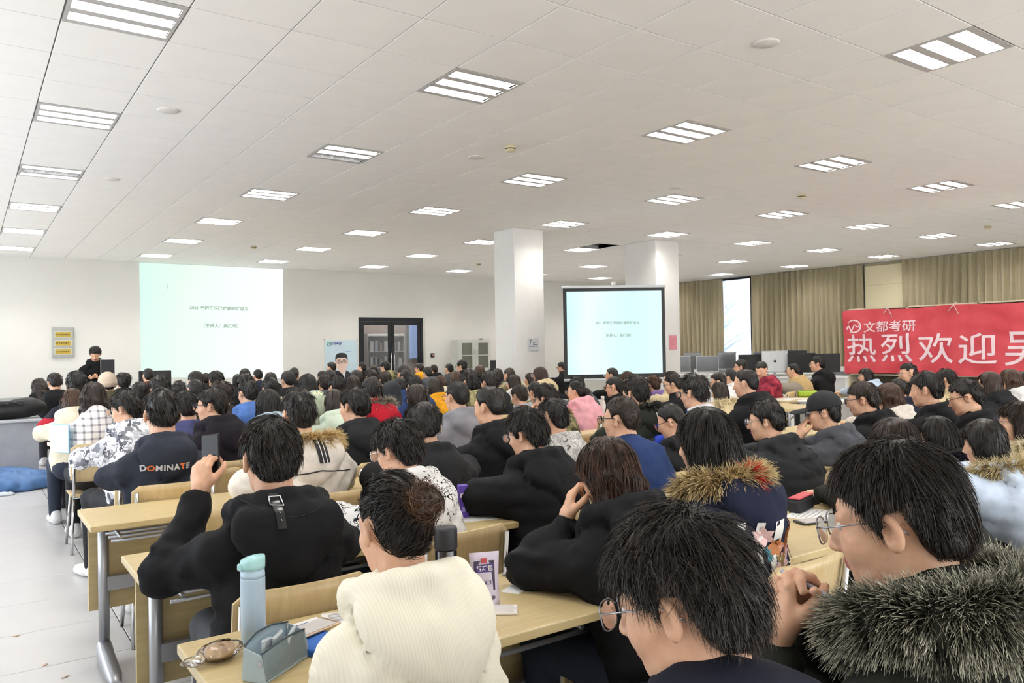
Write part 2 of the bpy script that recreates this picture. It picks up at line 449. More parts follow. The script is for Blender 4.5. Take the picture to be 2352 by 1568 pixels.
def strands(roots, dirs, length, r0, seg=4, grav=0.3, jit=0.25, step=None, rng=RNG):
    """tapered flat strands (each a narrow ribbon turned its own way); returns vertices, faces, attribute t. step(p, d, j) may bend the path"""
    n = len(roots); L = np.asarray(length, np.float32) * np.ones(n, np.float32)
    p = roots.astype(np.float32).copy(); d = dirs + rng.normal(0, jit, (n, 3)); d /= np.linalg.norm(d, axis=1)[:, None] + 1e-9
    path = [p.copy()]
    for j in range(seg):
        d[:, 2] -= grav / seg; d /= np.linalg.norm(d, axis=1)[:, None] + 1e-9
        p = p + d * (L / seg)[:, None]
        if step is not None: p, d = step(p, d, j)
        path.append(p.copy())
    path = np.stack(path, 1)
    side = np.cross(d, rng.normal(0, 1, (n, 3))); side /= np.linalg.norm(side, axis=1)[:, None] + 1e-9
    V = []
    for j in range(seg + 1):
        r = r0 * 1.25 * (1 - 0.85 * j / seg)
        for k in (-1, 1): V.append(path[:, j] + side * (r * k))
    V = np.stack(V, 1).reshape(-1, 3); m = (seg + 1) * 2
    base = (np.arange(n) * m)[:, None]
    loc = [[j * 2, j * 2 + 1, j * 2 + 3, j * 2 + 2] for j in range(seg)]
    F = (base[:, None, :] + np.array(loc)[None]).reshape(-1, 4)
    t = np.tile(np.repeat(np.linspace(0, 1, seg + 1), 2), n)
    return V, F, t
def sample_faces(V, F, n, rng=RNG, keep=None):
    a, b, c, d = (V[F[:, k]] for k in range(4))
    nr = np.cross(c - a, d - b); ar = np.linalg.norm(nr, axis=1); nr /= ar[:, None] + 1e-12
    if keep is not None: ar = ar * keep((a + c) / 2)
    i = rng.choice(len(F), n, p=ar / ar.sum())
    u, v = rng.random((2, n, 1)).astype(np.float32)
    return a[i] * (1 - u) * (1 - v) + b[i] * u * (1 - v) + c[i] * u * v + d[i] * (1 - u) * v, nr[i]
_txt = {}
def text_geo(s, size=1.0, bold=0.0, align='CENTER', sub=0.0):
    """flat outline mesh of a line of writing: (vertices (n,2), faces)"""
    cu = bpy.data.curves.new('writing', 'FONT'); cu.body = s; cu.size = size; cu.align_x = align; cu.align_y = 'CENTER'; cu.offset = bold
    cu.resolution_u = 3
    o = bpy.data.objects.new('writing', cu); link(o)
    me = bpy.data.meshes.new_from_object(o.evaluated_get(bpy.context.evaluated_depsgraph_get()))
    bpy.data.objects.remove(o); bpy.data.curves.remove(cu)
    bm = bmesh.new(); bm.from_mesh(me); bpy.data.meshes.remove(me)
    bmesh.ops.remove_doubles(bm, verts=bm.verts, dist=1e-5)
    if sub:
        for _ in range(3):
            es = [e for e in bm.edges if e.calc_length() > sub]
            if not es: break
            bmesh.ops.triangulate(bm, faces=bm.faces); es = [e for e in bm.edges if e.calc_length() > sub]
            bmesh.ops.subdivide_edges(bm, edges=es, cuts=1)
    bmesh.ops.triangulate(bm, faces=bm.faces)
    bm.verts.index_update()
    V = np.array([v.co[:2] for v in bm.verts]); F = np.array([[v.index for v in f.verts] for f in bm.faces]); bm.free()
    return V, F
def flat_text(name, s, size, mat, parent, origin, ux, uz, bold=0.0, align='CENTER', stretch=1.0, cat=None):
    V, F = text_geo(s, size, bold, align)
    o = np.array(origin); W = o + V[:, :1] * stretch * np.array(ux) + V[:, 1:] * np.array(uz)
    return ob(name, np_mesh(name, W, F, [mat], False), parent)

# ================================================================== the room
CZ = 3.509
GX, GY = 0.4847, 4.1269
X0, X1, Y0, Y1 = -2.5, 18.8, -4.0, 18.38
WALLM = M('wall_paint', '#dedcd5', 0.85, var=0.02, vscale=1.5, spec=0.2)
CEILM = M('ceiling_tile', '#f3f0eb', 0.9, var=0.015, vscale=3, bump=0.1, bscale=300, spec=0.2)
GRIDM = M('ceiling_grid', '#8f8e8c', 0.6)
DARKV = M('plenum_dark', '#3a3a3a', 0.95)
FLOORM = M('floor_tile', '#c6c4c2', 0.32, var=0.03, vscale=3, spec=0.5)
JOINT = M('floor_joint', '#4a4846', 0.9)
WHITE = M('white_laminate', '#dcdcd8', 0.45)
STEEL = M('steel_grey', '#a9abb0', 0.38, 0.75)
CHROME = M('chrome', '#c9c9c9', 0.15, 1.0)
BLACKP = M('black_plastic', '#151516', 0.4)
DARKMET = M('dark_metal', '#202226', 0.4, 0.4)
GREYP = M('grey_plastic', '#74767a', 0.5)
BIRCH = wood_mat('birch', '#bba678', '#cab688')
PLY = wood_mat('plywood', '#bfa678', '#cdb68a', (14, 14, 1.2))
PAPER = M('paper', '#e9e8e6', 0.8, var=0.02)
INK = M('ink', '#2a2a2e', 0.7)
RED = M('red_ink', '#c8202c', 0.6)
GLASS = glass_mat('window_glass')
def struct(o):
    o['kind'] = 'structure'; return o

# ceiling: recessed slab, T-bar grid, tiles
ceil = struct(MB().box(X0, X1, Y0, Y1 + 0.1, CZ + 0.13, CZ + 0.2).build('ceiling', DARKV))
cols = range(-5, 31); rows = range(-14, 24)
LAMPS = [(c, r) for c in range(0, 29, 4) for r in range(-3, 22, 4)]
LSET = set(LAMPS)
PILL = [(7.45, 8.06, 10.48, 11.08), (10.61, 11.23, 10.34, 11.18)]
fwv = np.array(fw); rtv = np.array(r2); upv = np.array(u2)
def pix(x, y, z):
    d = np.array([x, y, z - 1.5]); w = d @ fwv
    if w < 0.1: return None
    return 1176 + 1784.9 * (d @ rtv) / w, 784 - 1784.9 * (d @ upv) / w, w
tl = []
for c in cols:
    for r in rows:
        if (c, r) in LSET or (c, r) == (16, 12): continue
        cx, cy = GX + 0.6 * (c + 0.5), GY + 0.6 * (r + 0.5)
        x0, x1, y0, y1 = cx - 0.2955, cx + 0.2955, cy - 0.2955, cy + 0.2955
        x0, x1, y0, y1 = max(x0, X0), min(x1, X1), max(y0, Y0), min(y1, Y1 - 0.004)
        if x1 - x0 < 0.03 or y1 - y0 < 0.03: continue
        q = pix(cx, cy, CZ); vis = q is not None and -150 < q[0] < 2500 and -150 < q[1]
        tl.append((0 if vis else 1, (q[2] if vis else 99), x0, x1, y0, y1))
tl.sort()
tile_me = MB().box(-0.2955, 0.2955, -0.2955, 0.2955, 0, 0.014, bev=0.0015).mesh('ceiling_tile', CEILM)
rest = MB(); n = 0
for v, dist, x0, x1, y0, y1 in tl:
    if n < 290 and v == 0 and x1 - x0 > 0.59 and y1 - y0 > 0.59:
        ob('ceiling_tile', tile_me, ceil, ((x0 + x1) / 2, (y0 + y1) / 2, CZ)); n += 1
    else:
        rest.box(x0, x1, y0, y1, CZ, CZ + 0.014)
rest.build('ceiling_tiles_far', CEILM, ceil, kind='stuff')
g = MB()
for c in range(-5, 32):
    x = GX + 0.6 * c
    if X0 < x < X1: g.box(x - 0.012, x + 0.012, Y0, Y1, CZ + 0.0145, CZ + 0.018)
for r in range(-14, 25):
    y = GY + 0.6 * r
    if Y0 < y < Y1: g.box(X0, X1, y - 0.012, y + 0.012, CZ + 0.0145, CZ + 0.0175)
g.build('ceiling_grid', GRIDM, ceil, kind='stuff')

# floor slab and tiles (1.2 x 0.6 m), joints recessed
floor = struct(MB().box(X0, X1, Y0, Y1 + 3, -0.12, -0.006).build('floor', JOINT))
ft_me = MB().box(-0.597, 0.597, -0.2975, 0.2975, -0.02, 0, bev=0.0015).mesh('floor_tile', FLOORM)
fr = MB()
fx = [0.70 + 1.2 * k for k in range(-3, 17)]; fy = [4.40 + 0.6 * k for k in range(-14, 24)]
for a in fx:
    for b in fy:
        x0, x1, y0, y1 = max(a + 0.003, X0), min(a + 1.197, X1), max(b + 0.003, Y0), min(b + 0.597, Y1)
        if x1 <= x0 or y1 <= y0: continue
        if -1.8 < a < 2.0 and 0 < b < 13 and x1 - x0 > 1.19: ob('floor_tile', ft_me, floor, (a + 0.6, b + 0.3, 0))
        else: fr.box(x0, x1, y0, y1, -0.02, 0)
fr.build('floor_tiles_far', FLOORM, floor, kind='stuff')

# walls
w = MB()
DX0, DX1, DZ = 8.18, 10.02, 2.365
w.box(X0 - 0.2, DX0, Y1, Y1 + 0.2, 0, 3.7); w.box(DX1, X1 + 0.2, Y1, Y1 + 0.2, 0, 3.7); w.box(DX0, DX1, Y1, Y1 + 0.2, DZ, 3.7)
struct(w.build('wall_front', WALLM))
w = MB()
w.box(X0 - 0.2, X0, Y0, Y1, 0, 0.55); w.box(X0 - 0.2, X0, Y0, Y1, 2.95, 3.7)
for y in (-4.0, 17.9): w.box(X0 - 0.2, X0, y, {-4.0: 2.9, 17.9: Y1}[y], 0.55, 2.95)
struct(w.build('wall_left', WALLM))
w = MB()
w.box(X0, X1, Y0 - 0.2, Y0, 0, 0.9); w.box(X0, X1, Y0 - 0.2, Y0, 3.1, 3.7); w.box(X0, -1.2, Y0 - 0.2, Y0, 0.9, 3.1); w.box(15.2, X1, Y0 - 0.2, Y0, 0.9, 3.1)
struct(w.build('wall_rear', WALLM))
w = MB()
WY0, WY1 = 13.9, 16.2
w.box(X1, X1 + 0.25, Y0, WY0, 0, 3.7); w.box(X1, X1 + 0.25, WY1, Y1, 0, 3.7); w.box(X1, X1 + 0.25, WY0, WY1, 0, 0.55)
struct(w.build('wall_right', WALLM))
# window in the right wall between the curtains
win = struct(MB().box(18.84, 18.94, WY0, WY1, 0.55, 0.62).box(18.84, 18.94, WY0, WY1, 3.45, 3.51).box(18.84, 18.94, WY0, WY0 + 0.06, 0.62, 3.45)
             .box(18.84, 18.94, WY1 - 0.06, WY1, 0.62, 3.45).build('window_1', DARKMET))
MB().box(18.82, 18.95, 14.46, 14.58, 0.62, 3.45).build('mullion', DARKMET, win)
for a, b in ((WY0 + 0.06, 14.46), (14.58, WY1 - 0.06)):
    MB().box(18.885, 18.893, a, b, 0.62, 3.45).build('pane', GLASS, win)
# cream pier between the curtains, of stacked boards
pier = struct(MB().box(18.72, 18.8, 9.95, 10.96, 0, 3.505).build('trim_1', M('pier_core', '#a9a084', 0.8)))
CREAMW = M('cream_board', '#ddd3b2', 0.7, var=0.02)
for k in range(6):
    MB().box(18.70, 18.722, 9.953, 10.957, 0.02 + k * 0.585, 0.6 + k * 0.585 - (0.1 if k == 5 else 0)).build('panel', CREAMW, pier)
# square pillars
PM = M('pillar_paint', '#e3e2de', 0.55, var=0.015, spec=0.4)
for k, (a, b, c, d) in enumerate(PILL):
    struct(MB().box(a, b, c, d, 0, CZ, bev=0.012, seg=2).build('pillar', PM))

# double glass door, black frame
dr = struct(bpy.data.objects.new('door_1', None)); link(dr); dr.location = (DX0, Y1, 0)
W = DX1 - DX0
MB().box(0, 0.07, -0.02, 0.1, 0, DZ).box(W - 0.07, W, -0.02, 0.1, 0, DZ).box(0.07, W - 0.07, -0.02, 0.1, DZ - 0.1, DZ).build('door_frame', DARKMET, dr)
MB().box(W, W + 0.07, -0.012, 0.0, 0, DZ + 0.02).build('reveal_trim', M('door_reveal', '#c9c7bf', 0.7), dr)
for k, (a, b) in enumerate(((0.07, W / 2 - 0.01), (W / 2 + 0.01, W - 0.07))):
    lf = MB().box(a, a + 0.075, 0.0, 0.05, 0.01, DZ - 0.105).box(b - 0.075, b, 0.0, 0.05, 0.01, DZ - 0.105).box(a + 0.075, b - 0.075, 0.0, 0.05, DZ - 0.2, DZ - 0.105).box(a + 0.075, b - 0.075, 0.0, 0.05, 0.01, 0.15).build('door_leaf', DARKMET, dr)
    MB().box(a + 0.075, b - 0.075, 0.02, 0.028, 0.15, DZ - 0.2).build('pane', GLASS, lf)
    hx = b - 0.035 if k == 0 else a + 0.035
    MB().tube([(hx, -0.05, 0.85), (hx, -0.05, 1.45)], 0.016).tube([(hx, 0.0, 0.9), (hx, -0.05, 0.9)], 0.01).tube([(hx, 0.0, 1.4), (hx, -0.05, 1.4)], 0.01).build('pull_handle', CHROME, lf)
# room beyond the door
BEY = M('beyond_wall', '#b9aaa0', 0.8)
w = MB(); w.box(6.5, 6.6, Y1 + 0.2, 21.5, 0, 3.2); w.box(13.4, 13.5, Y1 + 0.2, 21.5, 0, 3.2); w.box(6.5, 13.5, 21.4, 21.5, 0, 3.2); w.box(6.5, 13.5, Y1 + 0.2, 21.5, 3.2, 3.25)
struct(w.build('wall_beyond', BEY))
area_light('beyond_lamp', (10, 20.2, 3.1), (0, 0, 0), 3.0, 1.0, 18, (1, 0.98, 0.95))
bw = struct(MB().box(11.1, 12.6, 21.32, 21.4, 1.2, 2.9).build('window_2', M('far_frame', '#8d9096', 0.5)))
MB().box(11.16, 11.82, 21.3, 21.322, 1.26, 2.84).build('pane', M('dusk_pane', '#7f93b4', 0.2, emis='#8fa5cc', estr=0.25), bw)
MB().box(11.88, 12.54, 21.3, 21.322, 1.26, 2.84).build('pane', MATS['dusk_pane'], bw)
bs = thing('bookcase', 'white bookcase seen through the left glass leaf of the door', 'bookcase', (10.0, 20.7, 0))
BSM = M('far_shelf', '#cfcdc8', 0.6)
MB().box(-0.6, -0.57, -0.17, 0.17, 0, 2.0).box(0.57, 0.6, -0.17, 0.17, 0, 2.0).box(-0.57, 0.57, 0.15, 0.17, 0, 2.0).build('carcass', BSM, bs)
for k in range(5): MB().box(-0.57, 0.57, -0.17, 0.15, 0.08 + k * 0.46, 0.105 + k * 0.46).build('shelf', BSM, bs)
for k in range(4):
    for j in range(7):
        h = 0.24 + 0.1 * RNG.random(); x = -0.5 + j * 0.15
        tag(MB().box(x, x + 0.05 + 0.06 * RNG.random(), -0.14, 0.1, 0, h).build('folder', M('far_file_%d' % (j % 3), ['#d8d6d2', '#b9bcc4', '#9a938c'][j % 3], 0.7), None, (10.0, 20.7, 0.107 + k * 0.46)),
            'pale file or box standing in the bookcase behind the glass door', 'folder', 'files in the bookcase beyond the door')

# ------------------------------------------------------------------ ceiling lamps: three louvred tubes in a 600 mm tray
LAMPB = M('lamp_band', '#b9b6b2', 0.5); LOUV = M('louvre_white', '#f2f2f2', 0.25, spec=0.6)
TUBE = M('tube_lit', '#ffffff', 0.4, emis=(1.0, 0.967, 0.925, 1), estr=TUBE_POWER); TUBEO = M('tube_unlit', '#b8b8b4', 0.4)
lb = MB()
SL = (-0.185, 0.0, 0.185); HW = 0.058
lb.box(-0.294, -0.272, -0.294, 0.294, -0.004, 0.012).box(0.272, 0.294, -0.294, 0.294, -0.004, 0.012)
ys = [-0.294] + [y + s * HW for y in SL for s in (-1, 1)] + [0.294]
for k in range(0, 8, 2): lb.box(-0.272, 0.272, ys[k], ys[k + 1], -0.003, 0.008)
lb.box(-0.285, 0.285, -0.285, 0.285, 0.083, 0.087)
tray_me = lb.mesh('lamp_tray', LAMPB)
lv = MB()
for s in (-1, 1): lv.poly([(-0.272, s * HW, 0.0), (0.272, s * HW, 0.0), (0.272, s * 0.035, 0.08), (-0.272, s * 0.035, 0.08)][::s])
for s in (-1, 1): lv.poly([(s * 0.272, -HW, 0.0), (s * 0.272, HW, 0.0), (s * 0.272, 0.035, 0.08), (s * 0.272, -0.035, 0.08)][::s])
lv.poly([(-0.272, -0.035, 0.08), (0.272, -0.035, 0.08), (0.272, 0.035, 0.08), (-0.272, 0.035, 0.08)])
for k in range(1, 5):
    x = -0.272 + 0.1088 * k
    lv.prism([(-HW, 0.001), (HW, 0.001), (0.045, 0.034), (-0.045, 0.034)], x - 0.002, x + 0.002, axis='x')
louv_me = lv.mesh('lamp_louvre', LOUV)
tube_me = MB().tube([(-0.262, 0, 0.056), (0.262, 0, 0.056)], 0.013, 6).mesh('lamp_tube', TUBE)
tubeo_me = tube_me.copy(); tubeo_me.materials.clear(); tubeo_me.materials.append(TUBEO)
UNLIT = {(0, 9): [1], (4, 5): [2], (16, 9): []}
def where(c, r):
    a = 'left' if c < 3 else ('middle' if c < 15 else 'right')
    return a
for c, r in LAMPS:
    cx, cy = GX + 0.6 * (c + 0.5), GY + 0.6 * (r + 0.5)
    if not (X0 + 0.3 < cx < X1 - 0.25 and Y0 + 0.3 < cy < Y1 - 0.3): continue
    if any(a - 0.35 < cx < b + 0.35 and e - 0.35 < cy < f_ + 0.35 for a, b, e, f_ in PILL): continue
    q = pix(cx, cy, CZ); vis = q is not None and -60 < q[0] < 2410 and -60 < q[1]
    line = c // 4 + 1; row_ = (r + 11) // 4
    extra = ' with one unlit tube' if (c, r) in UNLIT and UNLIT[(c, r)] else ''
    if vis:
        on = ['', 'first', 'second', 'third', 'fourth', 'fifth', 'sixth', 'seventh', 'eighth', 'ninth', 'tenth']
        lab = 'three-tube lamp%s, %s line from left, %s row from front wall' % (extra, on[line], on[max(1, 8 - row_ + 1)])
        grp = 'ceiling lamps'
    else:
        lab = 'three-tube louvred ceiling lamp beyond the picture edge'; grp = 'ceiling lamps beyond the view'
    t = thing('ceiling_lamp', lab, 'ceiling lamp', (cx, cy, CZ), 0, grp)
    ob('lamp_tray', tray_me, t)
    for k, y in enumerate(SL):
        ob('louvre', louv_me, t, (0, y, 0))
        ob('tube', tubeo_me if k in UNLIT.get((c, r), []) else tube_me, t, (0, y, 0))
# smoke detectors and flat round speakers
SDM = M('detector_ivory', '#cfc3a0', 0.5)
det_a = MB().lathe([(0.055, 0.0), (0.055, -0.018), (0.05, -0.02), (0.05, -0.045), (0.038, -0.055), (0.0001, -0.056)], n=20).mesh('detector_body', SDM)
det_b = MB().lathe([(0.0515, -0.024), (0.0515, -0.034)], n=20).mesh('detector_slot', BLACKP)
for (c, r), lab in {(6, 3): 'ivory smoke detector nearest the camera above the middle of the crowd', (14, 3): 'ivory smoke detector on the right half of the ceiling',
                    (23, 3): 'small ivory smoke detector near the right curtains', (6, 17): 'small ivory smoke detector above the wall screen', (15, 18): 'tiny ivory smoke detector left of the first pillar top'}.items():
    t = thing('smoke_detector', lab, 'smoke detector', (GX + 0.6 * (c + 0.6), GY + 0.6 * (r + 0.6), CZ), 0, 'smoke detectors')
    ob('detector_body', det_a, t); ob('detector_slot', det_b, t)
spk = MB().lathe([(0.085, 0.0), (0.085, -0.006), (0.075, -0.011), (0.0001, -0.012)], n=24).mesh('ceiling_speaker', M('speaker_white', '#dcd8d2', 0.6))
for (c, r), lab in {(1, 4): 'flat round speaker between the two left lamp lines', (6, -2): 'flat round speaker at the top right of the ceiling', (6, 4): 'flat round speaker beside the nearest smoke detector',
                    (11, 4): 'flat round speaker above the right middle lamps', (1, 9): 'flat round speaker farther back on the left'}.items():
    tag(ob('ceiling_speaker', spk, None, (GX + 0.6 * (c + 0.5), GY + 0.6 * (r + 0.5), CZ)), lab, 'speaker', 'ceiling speakers')

# ------------------------------------------------------------------ projected picture on the front wall
def screen_mat(name, stops, strength):
    t = NT(name); co = t.coord('Generated')
    sx = t.add('ShaderNodeSeparateXYZ'); t.link(co, sx.inputs[0])
    nz = t.add('ShaderNodeTexNoise', Scale=2.2, Detail=1.0); t.link(co, nz.inputs['Vector'])
    f = t.math('ADD', t.math('MULTIPLY', sx.outputs[0], 0.75), t.math('MULTIPLY', nz.outputs[0], 0.25))
    c = t.ramp(f, [(p, hexc(c)) for p, c in stops])
    t.b.inputs['Base Color'].default_value = (0.02, 0.02, 0.02, 1); t.b.inputs['Roughness'].default_value = 0.9
    t.link(c, t.b.inputs['Emission Color']); t.b.inputs['Emission Strength'].default_value = strength
    return t.m
SCR1 = screen_mat('projection_wall', [(0.1, '#d3f6e8'), (0.35, '#e2fbe9'), (0.6, '#effcf4'), (0.85, '#f4fbfd')], 0.42)
SCR2 = screen_mat('projection_stand', [(0.1, '#c9f3f3'), (0.3, '#e4fbfb'), (0.6, '#cdf3f4'), (0.9, '#d9f8fa')], 0.44)
STXT = M('screen_text', '#000000', 0.9, emis='#b4cdbd', estr=0.36, spec=0.0)
ps = thing('projected_slide', 'large projected slide with grey lines of writing on the front wall', 'projection', (0, 0, 0))
ob('slide_image', np_mesh('slide_image', [(3.1, Y1 - 0.006, 3.5), (6.26, Y1 - 0.006, 3.5), (6.22, Y1 - 0.006, 0.89), (3.11, Y1 - 0.006, 1.02)], np.array([[0, 3, 2, 1]]), [SCR1], False), ps)
flat_text('writing', '2021 考研英语阅读基础班讲义', 0.098, STXT, ps, (4.77, Y1 - 0.009, 2.53), (1, 0, -0.012), (0, 0, 1), 0.004)
flat_text('writing', '（主讲人：吴扶剑）', 0.1, STXT, ps, (4.8, Y1 - 0.009, 2.13), (1, 0, -0.012), (0, 0, 1), 0.004)
for z in (2.95, 1.05): MB().box(3.66, 3.668, Y1 - 0.009, Y1 - 0.008, z, z + 0.09).build('slide_mark', STXT, ps)

# standing screen in front of the pillars
A = Vector((7.76, 9.6, 0)); B = Vector((9.16, 8.75, 0)); ux = (B - A).normalized(); ang = math.atan2(ux.y, ux.x)
ss = thing('projector_screen', 'freestanding black-bordered projector screen with the slide, in front of the pillars', 'projector screen', (A.x, A.y, 0), ang)
L = (B - A).length
MB().box(-0.02, L + 0.02, -0.025, 0.025, 2.44, 2.48, bev=0.008).build('top_case', M('case_white', '#d9dbdc', 0.4), ss)
MB().box(0, L, -0.004, 0.0, 1.0, 2.44).build('fabric_border', BLACKP, ss)
ob('slide_image', np_mesh('slide_image', [(0.055, -0.008, 2.39), (L - 0.055, -0.008, 2.39), (L - 0.055, -0.008, 1.07), (0.055, -0.008, 1.07)], np.array([[0, 3, 2, 1]]), [SCR2], False), ss)
MB().tube([(0, -0.005, 0.985), (L, -0.005, 0.985)], 0.02).build('bottom_bar', M('bar_white', '#cfd2d6', 0.4), ss)
flat_text('writing', '2021 考研英语阅读基础班讲义', 0.054, STXT, ss, (L * 0.53, -0.011, 1.88), (1, 0, -0.01), (0, 0, 1), 0.002)
flat_text('writing', '（主讲人：吴扶剑）', 0.055, STXT, ss, (L * 0.53, -0.011, 1.68), (1, 0, -0.01), (0, 0, 1), 0.002)
MB().tube([(L / 2, 0.05, 0.55), (L / 2, 0.05, 2.52)], 0.014).build('mast', STEEL, ss)
for a in (0.3, 2.4, 4.5): MB().tube([(L / 2, 0.05, 0.6), (L / 2 + 0.45 * math.cos(a), 0.05 + 0.45 * math.sin(a), 0.012)], 0.012).build('leg', STEEL, ss)
MB().box(L / 2 - 0.03, L / 2 + 0.03, -0.03, 0.06, 2.48, 2.54, bev=0.01).build('top_hook', WHITE, ss)

# distribution panel with three yellow windows
ep = thing('distribution_panel', 'grey electrical panel with three yellow windows on the front wall', 'panel', (1.645, Y1, 1.78))
MB().box(-0.19, 0.19, -0.05, 0, -0.31, 0.31, bev=0.006).build('cover', M('panel_grey', '#a8a9a3', 0.5, 0.2), ep)
for k in range(3):
    z = 0.165 - k * 0.175
    f = MB().box(-0.155, 0.155, -0.058, -0.05, z - 0.065, z + 0.065).build('window_rim', M('rim_pale', '#c9c9bf', 0.5), ep)
    MB().box(-0.14, 0.14, -0.061, -0.0585, z - 0.052, z + 0.052).build('yellow_window', M('panel_yellow', '#b59a35', 0.35), f)
    m = MB()
    for j in range(6): m.box(-0.12 + j * 0.04, -0.095 + j * 0.04, -0.064, -0.0615, z - 0.014 + 0.008 * (j % 2), z + 0.01)
    m.build('breakers', M('breaker_brown', '#5e4d22', 0.5), f)

# printed poster with a portrait, hung left of the door
po = thing('poster', 'pale blue hanging poster printed with a suited man in glasses, left of the door', 'poster', (7.27, Y1 - 0.012, 0))
MB().box(0, 0.86, -0.002, 0.002, 0.35, 1.785).build('sheet', M('poster_blue', '#c3d7e0', 0.5, var=0.08, vscale=2), po)
for x in (0.0, 0.86): MB().tube([(x, -0.002, 1.785), (x + (0.02 if x else -0.02), 0.004, 1.815)], 0.004, 5).build('tie', INK, po)
def disc(cx, cz, rx, rz, y, n=28, p=2.0, a0=0, a1=2 * PI):
    pts = []
    for k in range(n):
        a = a0 + (a1 - a0) * k / n; c, s = math.cos(a), math.sin(a)
        pts.append((cx + rx * abs(c) ** (2 / p) * (1 if c >= 0 else -1), y, cz + rz * abs(s) ** (2 / p) * (1 if s >= 0 else -1)))
    return pts
cx, cz = 0.43, 1.22
SKP = M('print_skin', '#e0c3b2', 0.5); DKP = M('print_dark', '#26282d', 0.5); WHP = M('print_white', '#e6e8ec', 0.5); TIE = M('print_tie', '#5c5c92', 0.5); LIPP = M('print_lip', '#b98478', 0.5)
pr = MB()
pr.poly([(cx - 0.3, -0.004, 0.36), (cx + 0.34, -0.004, 0.36), (cx + 0.30, -0.004, 0.93), (cx + 0.12, -0.004, 1.03), (cx - 0.12, -0.004, 1.03), (cx - 0.27, -0.004, 0.93)], 1)
pr.poly([(cx - 0.11, -0.006, 1.04), (cx, -0.006, 0.6), (cx + 0.12, -0.006, 1.04)], 2)
pr.poly([(cx - 0.03, -0.008, 0.9), (cx - 0.045, -0.008, 0.55), (cx + 0.045, -0.008, 0.55), (cx + 0.03, -0.008, 0.9), (cx + 0.035, -0.008, 0.94), (cx - 0.035, -0.008, 0.94)], 3)
pr.poly([(cx - 0.085, -0.008, 1.12), (cx - 0.095, -0.008, 1.0), (cx, -0.008, 0.93), (cx + 0.095, -0.008, 1.0), (cx + 0.085, -0.008, 1.12)], 0)
pr.poly(disc(cx, cz + 0.1, 0.165, 0.15, -0.007, p=2.6), 1)
for s in (-1, 1): pr.poly(disc(cx + s * 0.16, cz + 0.0, 0.025, 0.045, -0.008), 0)
pr.poly(disc(cx, cz - 0.005, 0.15, 0.185, -0.009, p=2.5), 0)
pr.poly([(cx - 0.15, -0.0095, cz + 0.03), (cx - 0.145, -0.0095, cz + 0.14), (cx - 0.10, -0.0095, cz + 0.2), (cx + 0.1, -0.0095, cz + 0.2), (cx + 0.145, -0.0095, cz + 0.14), (cx + 0.15, -0.0095, cz + 0.03), (cx + 0.13, -0.0095, cz + 0.1), (cx + 0.09, -0.0095, cz + 0.125), (cx - 0.09, -0.0095, cz + 0.125), (cx - 0.13, -0.0095, cz + 0.1)], 1)
pr.poly(disc(cx, cz - 0.105, 0.045, 0.008, -0.011), 4)
pr.poly(disc(cx, cz - 0.055, 0.022, 0.006, -0.011), 4)
for s in (-1, 1):
    pr.poly(disc(cx + s * 0.068, cz + 0.02, 0.03, 0.006, -0.011), 1)
    pr.poly(disc(cx + s * 0.068, cz + 0.068, 0.042, 0.007, -0.011), 1)
for s in (-1, 1):
    pr.tube([(q[0], q[1], q[2]) for q in disc(cx + s * 0.07, cz + 0.018, 0.055, 0.033, -0.013, p=3.5)] + [disc(cx + s * 0.07, cz + 0.018, 0.055, 0.033, -0.013, p=3.5)[0]], 0.004, 4, 1)
pr.tube([(cx - 0.015, -0.013, cz + 0.025), (cx + 0.015, -0.013, cz + 0.025)], 0.004, 4, 1)
pr.build('printed_portrait', [SKP, DKP, WHP, TIE, LIPP], po)
LOGOG = M('logo_green', '#5fa06c', 0.5); LOGOP = M('logo_violet', '#55548f', 0.5)
pr = MB(); pr.tube(disc(0.1, 1.69, 0.045, 0.045, -0.005) + disc(0.1, 1.69, 0.045, 0.045, -0.005)[:1], 0.009, 4); pr.tube([(0.06, -0.005, 1.665), (0.1, -0.005, 1.695), (0.15, -0.005, 1.72)], 0.008, 4)
pr.build('emblem', LOGOG, po)
flat_text('writing', '文都考研', 0.075, LOGOP, po, (0.29, -0.004, 1.69), (1, 0, 0), (0, 0, 1), 0.003)
MB().box(0.1, 0.2, -0.005, -0.004, 1.615, 1.622).box(0.52, 0.68, -0.005, -0.004, 1.5, 1.512).box(0.7, 0.82, -0.005, -0.004, 0.98, 0.992).box(0.14, 0.2, -0.005, -0.004, 1.2, 1.24).build('small_print', M('print_blue', '#8aa2c8', 0.5), po)

# fire call point
fc = thing('fire_alarm_button', 'small black and red fire call button right of the glass door', 'alarm button', (10.3, Y1, 1.36))
MB().box(-0.055, 0.055, -0.035, 0, -0.055, 0.055, bev=0.006).build('housing', BLACKP, fc)
MB().lathe([(0.03, 0), (0.03, 0.008), (0.02, 0.012), (0.0001, 0.012)], n=16).build('ring', M('alarm_red', '#a8323a', 0.4), fc, (0, -0.035, 0), (PI / 2, 0, 0))
MB().lathe([(0.015, 0), (0.014, 0.006), (0.0001, 0.007)], n=14).build('push_glass', WHITE, fc, (0, -0.046, 0), (PI / 2, 0, 0))

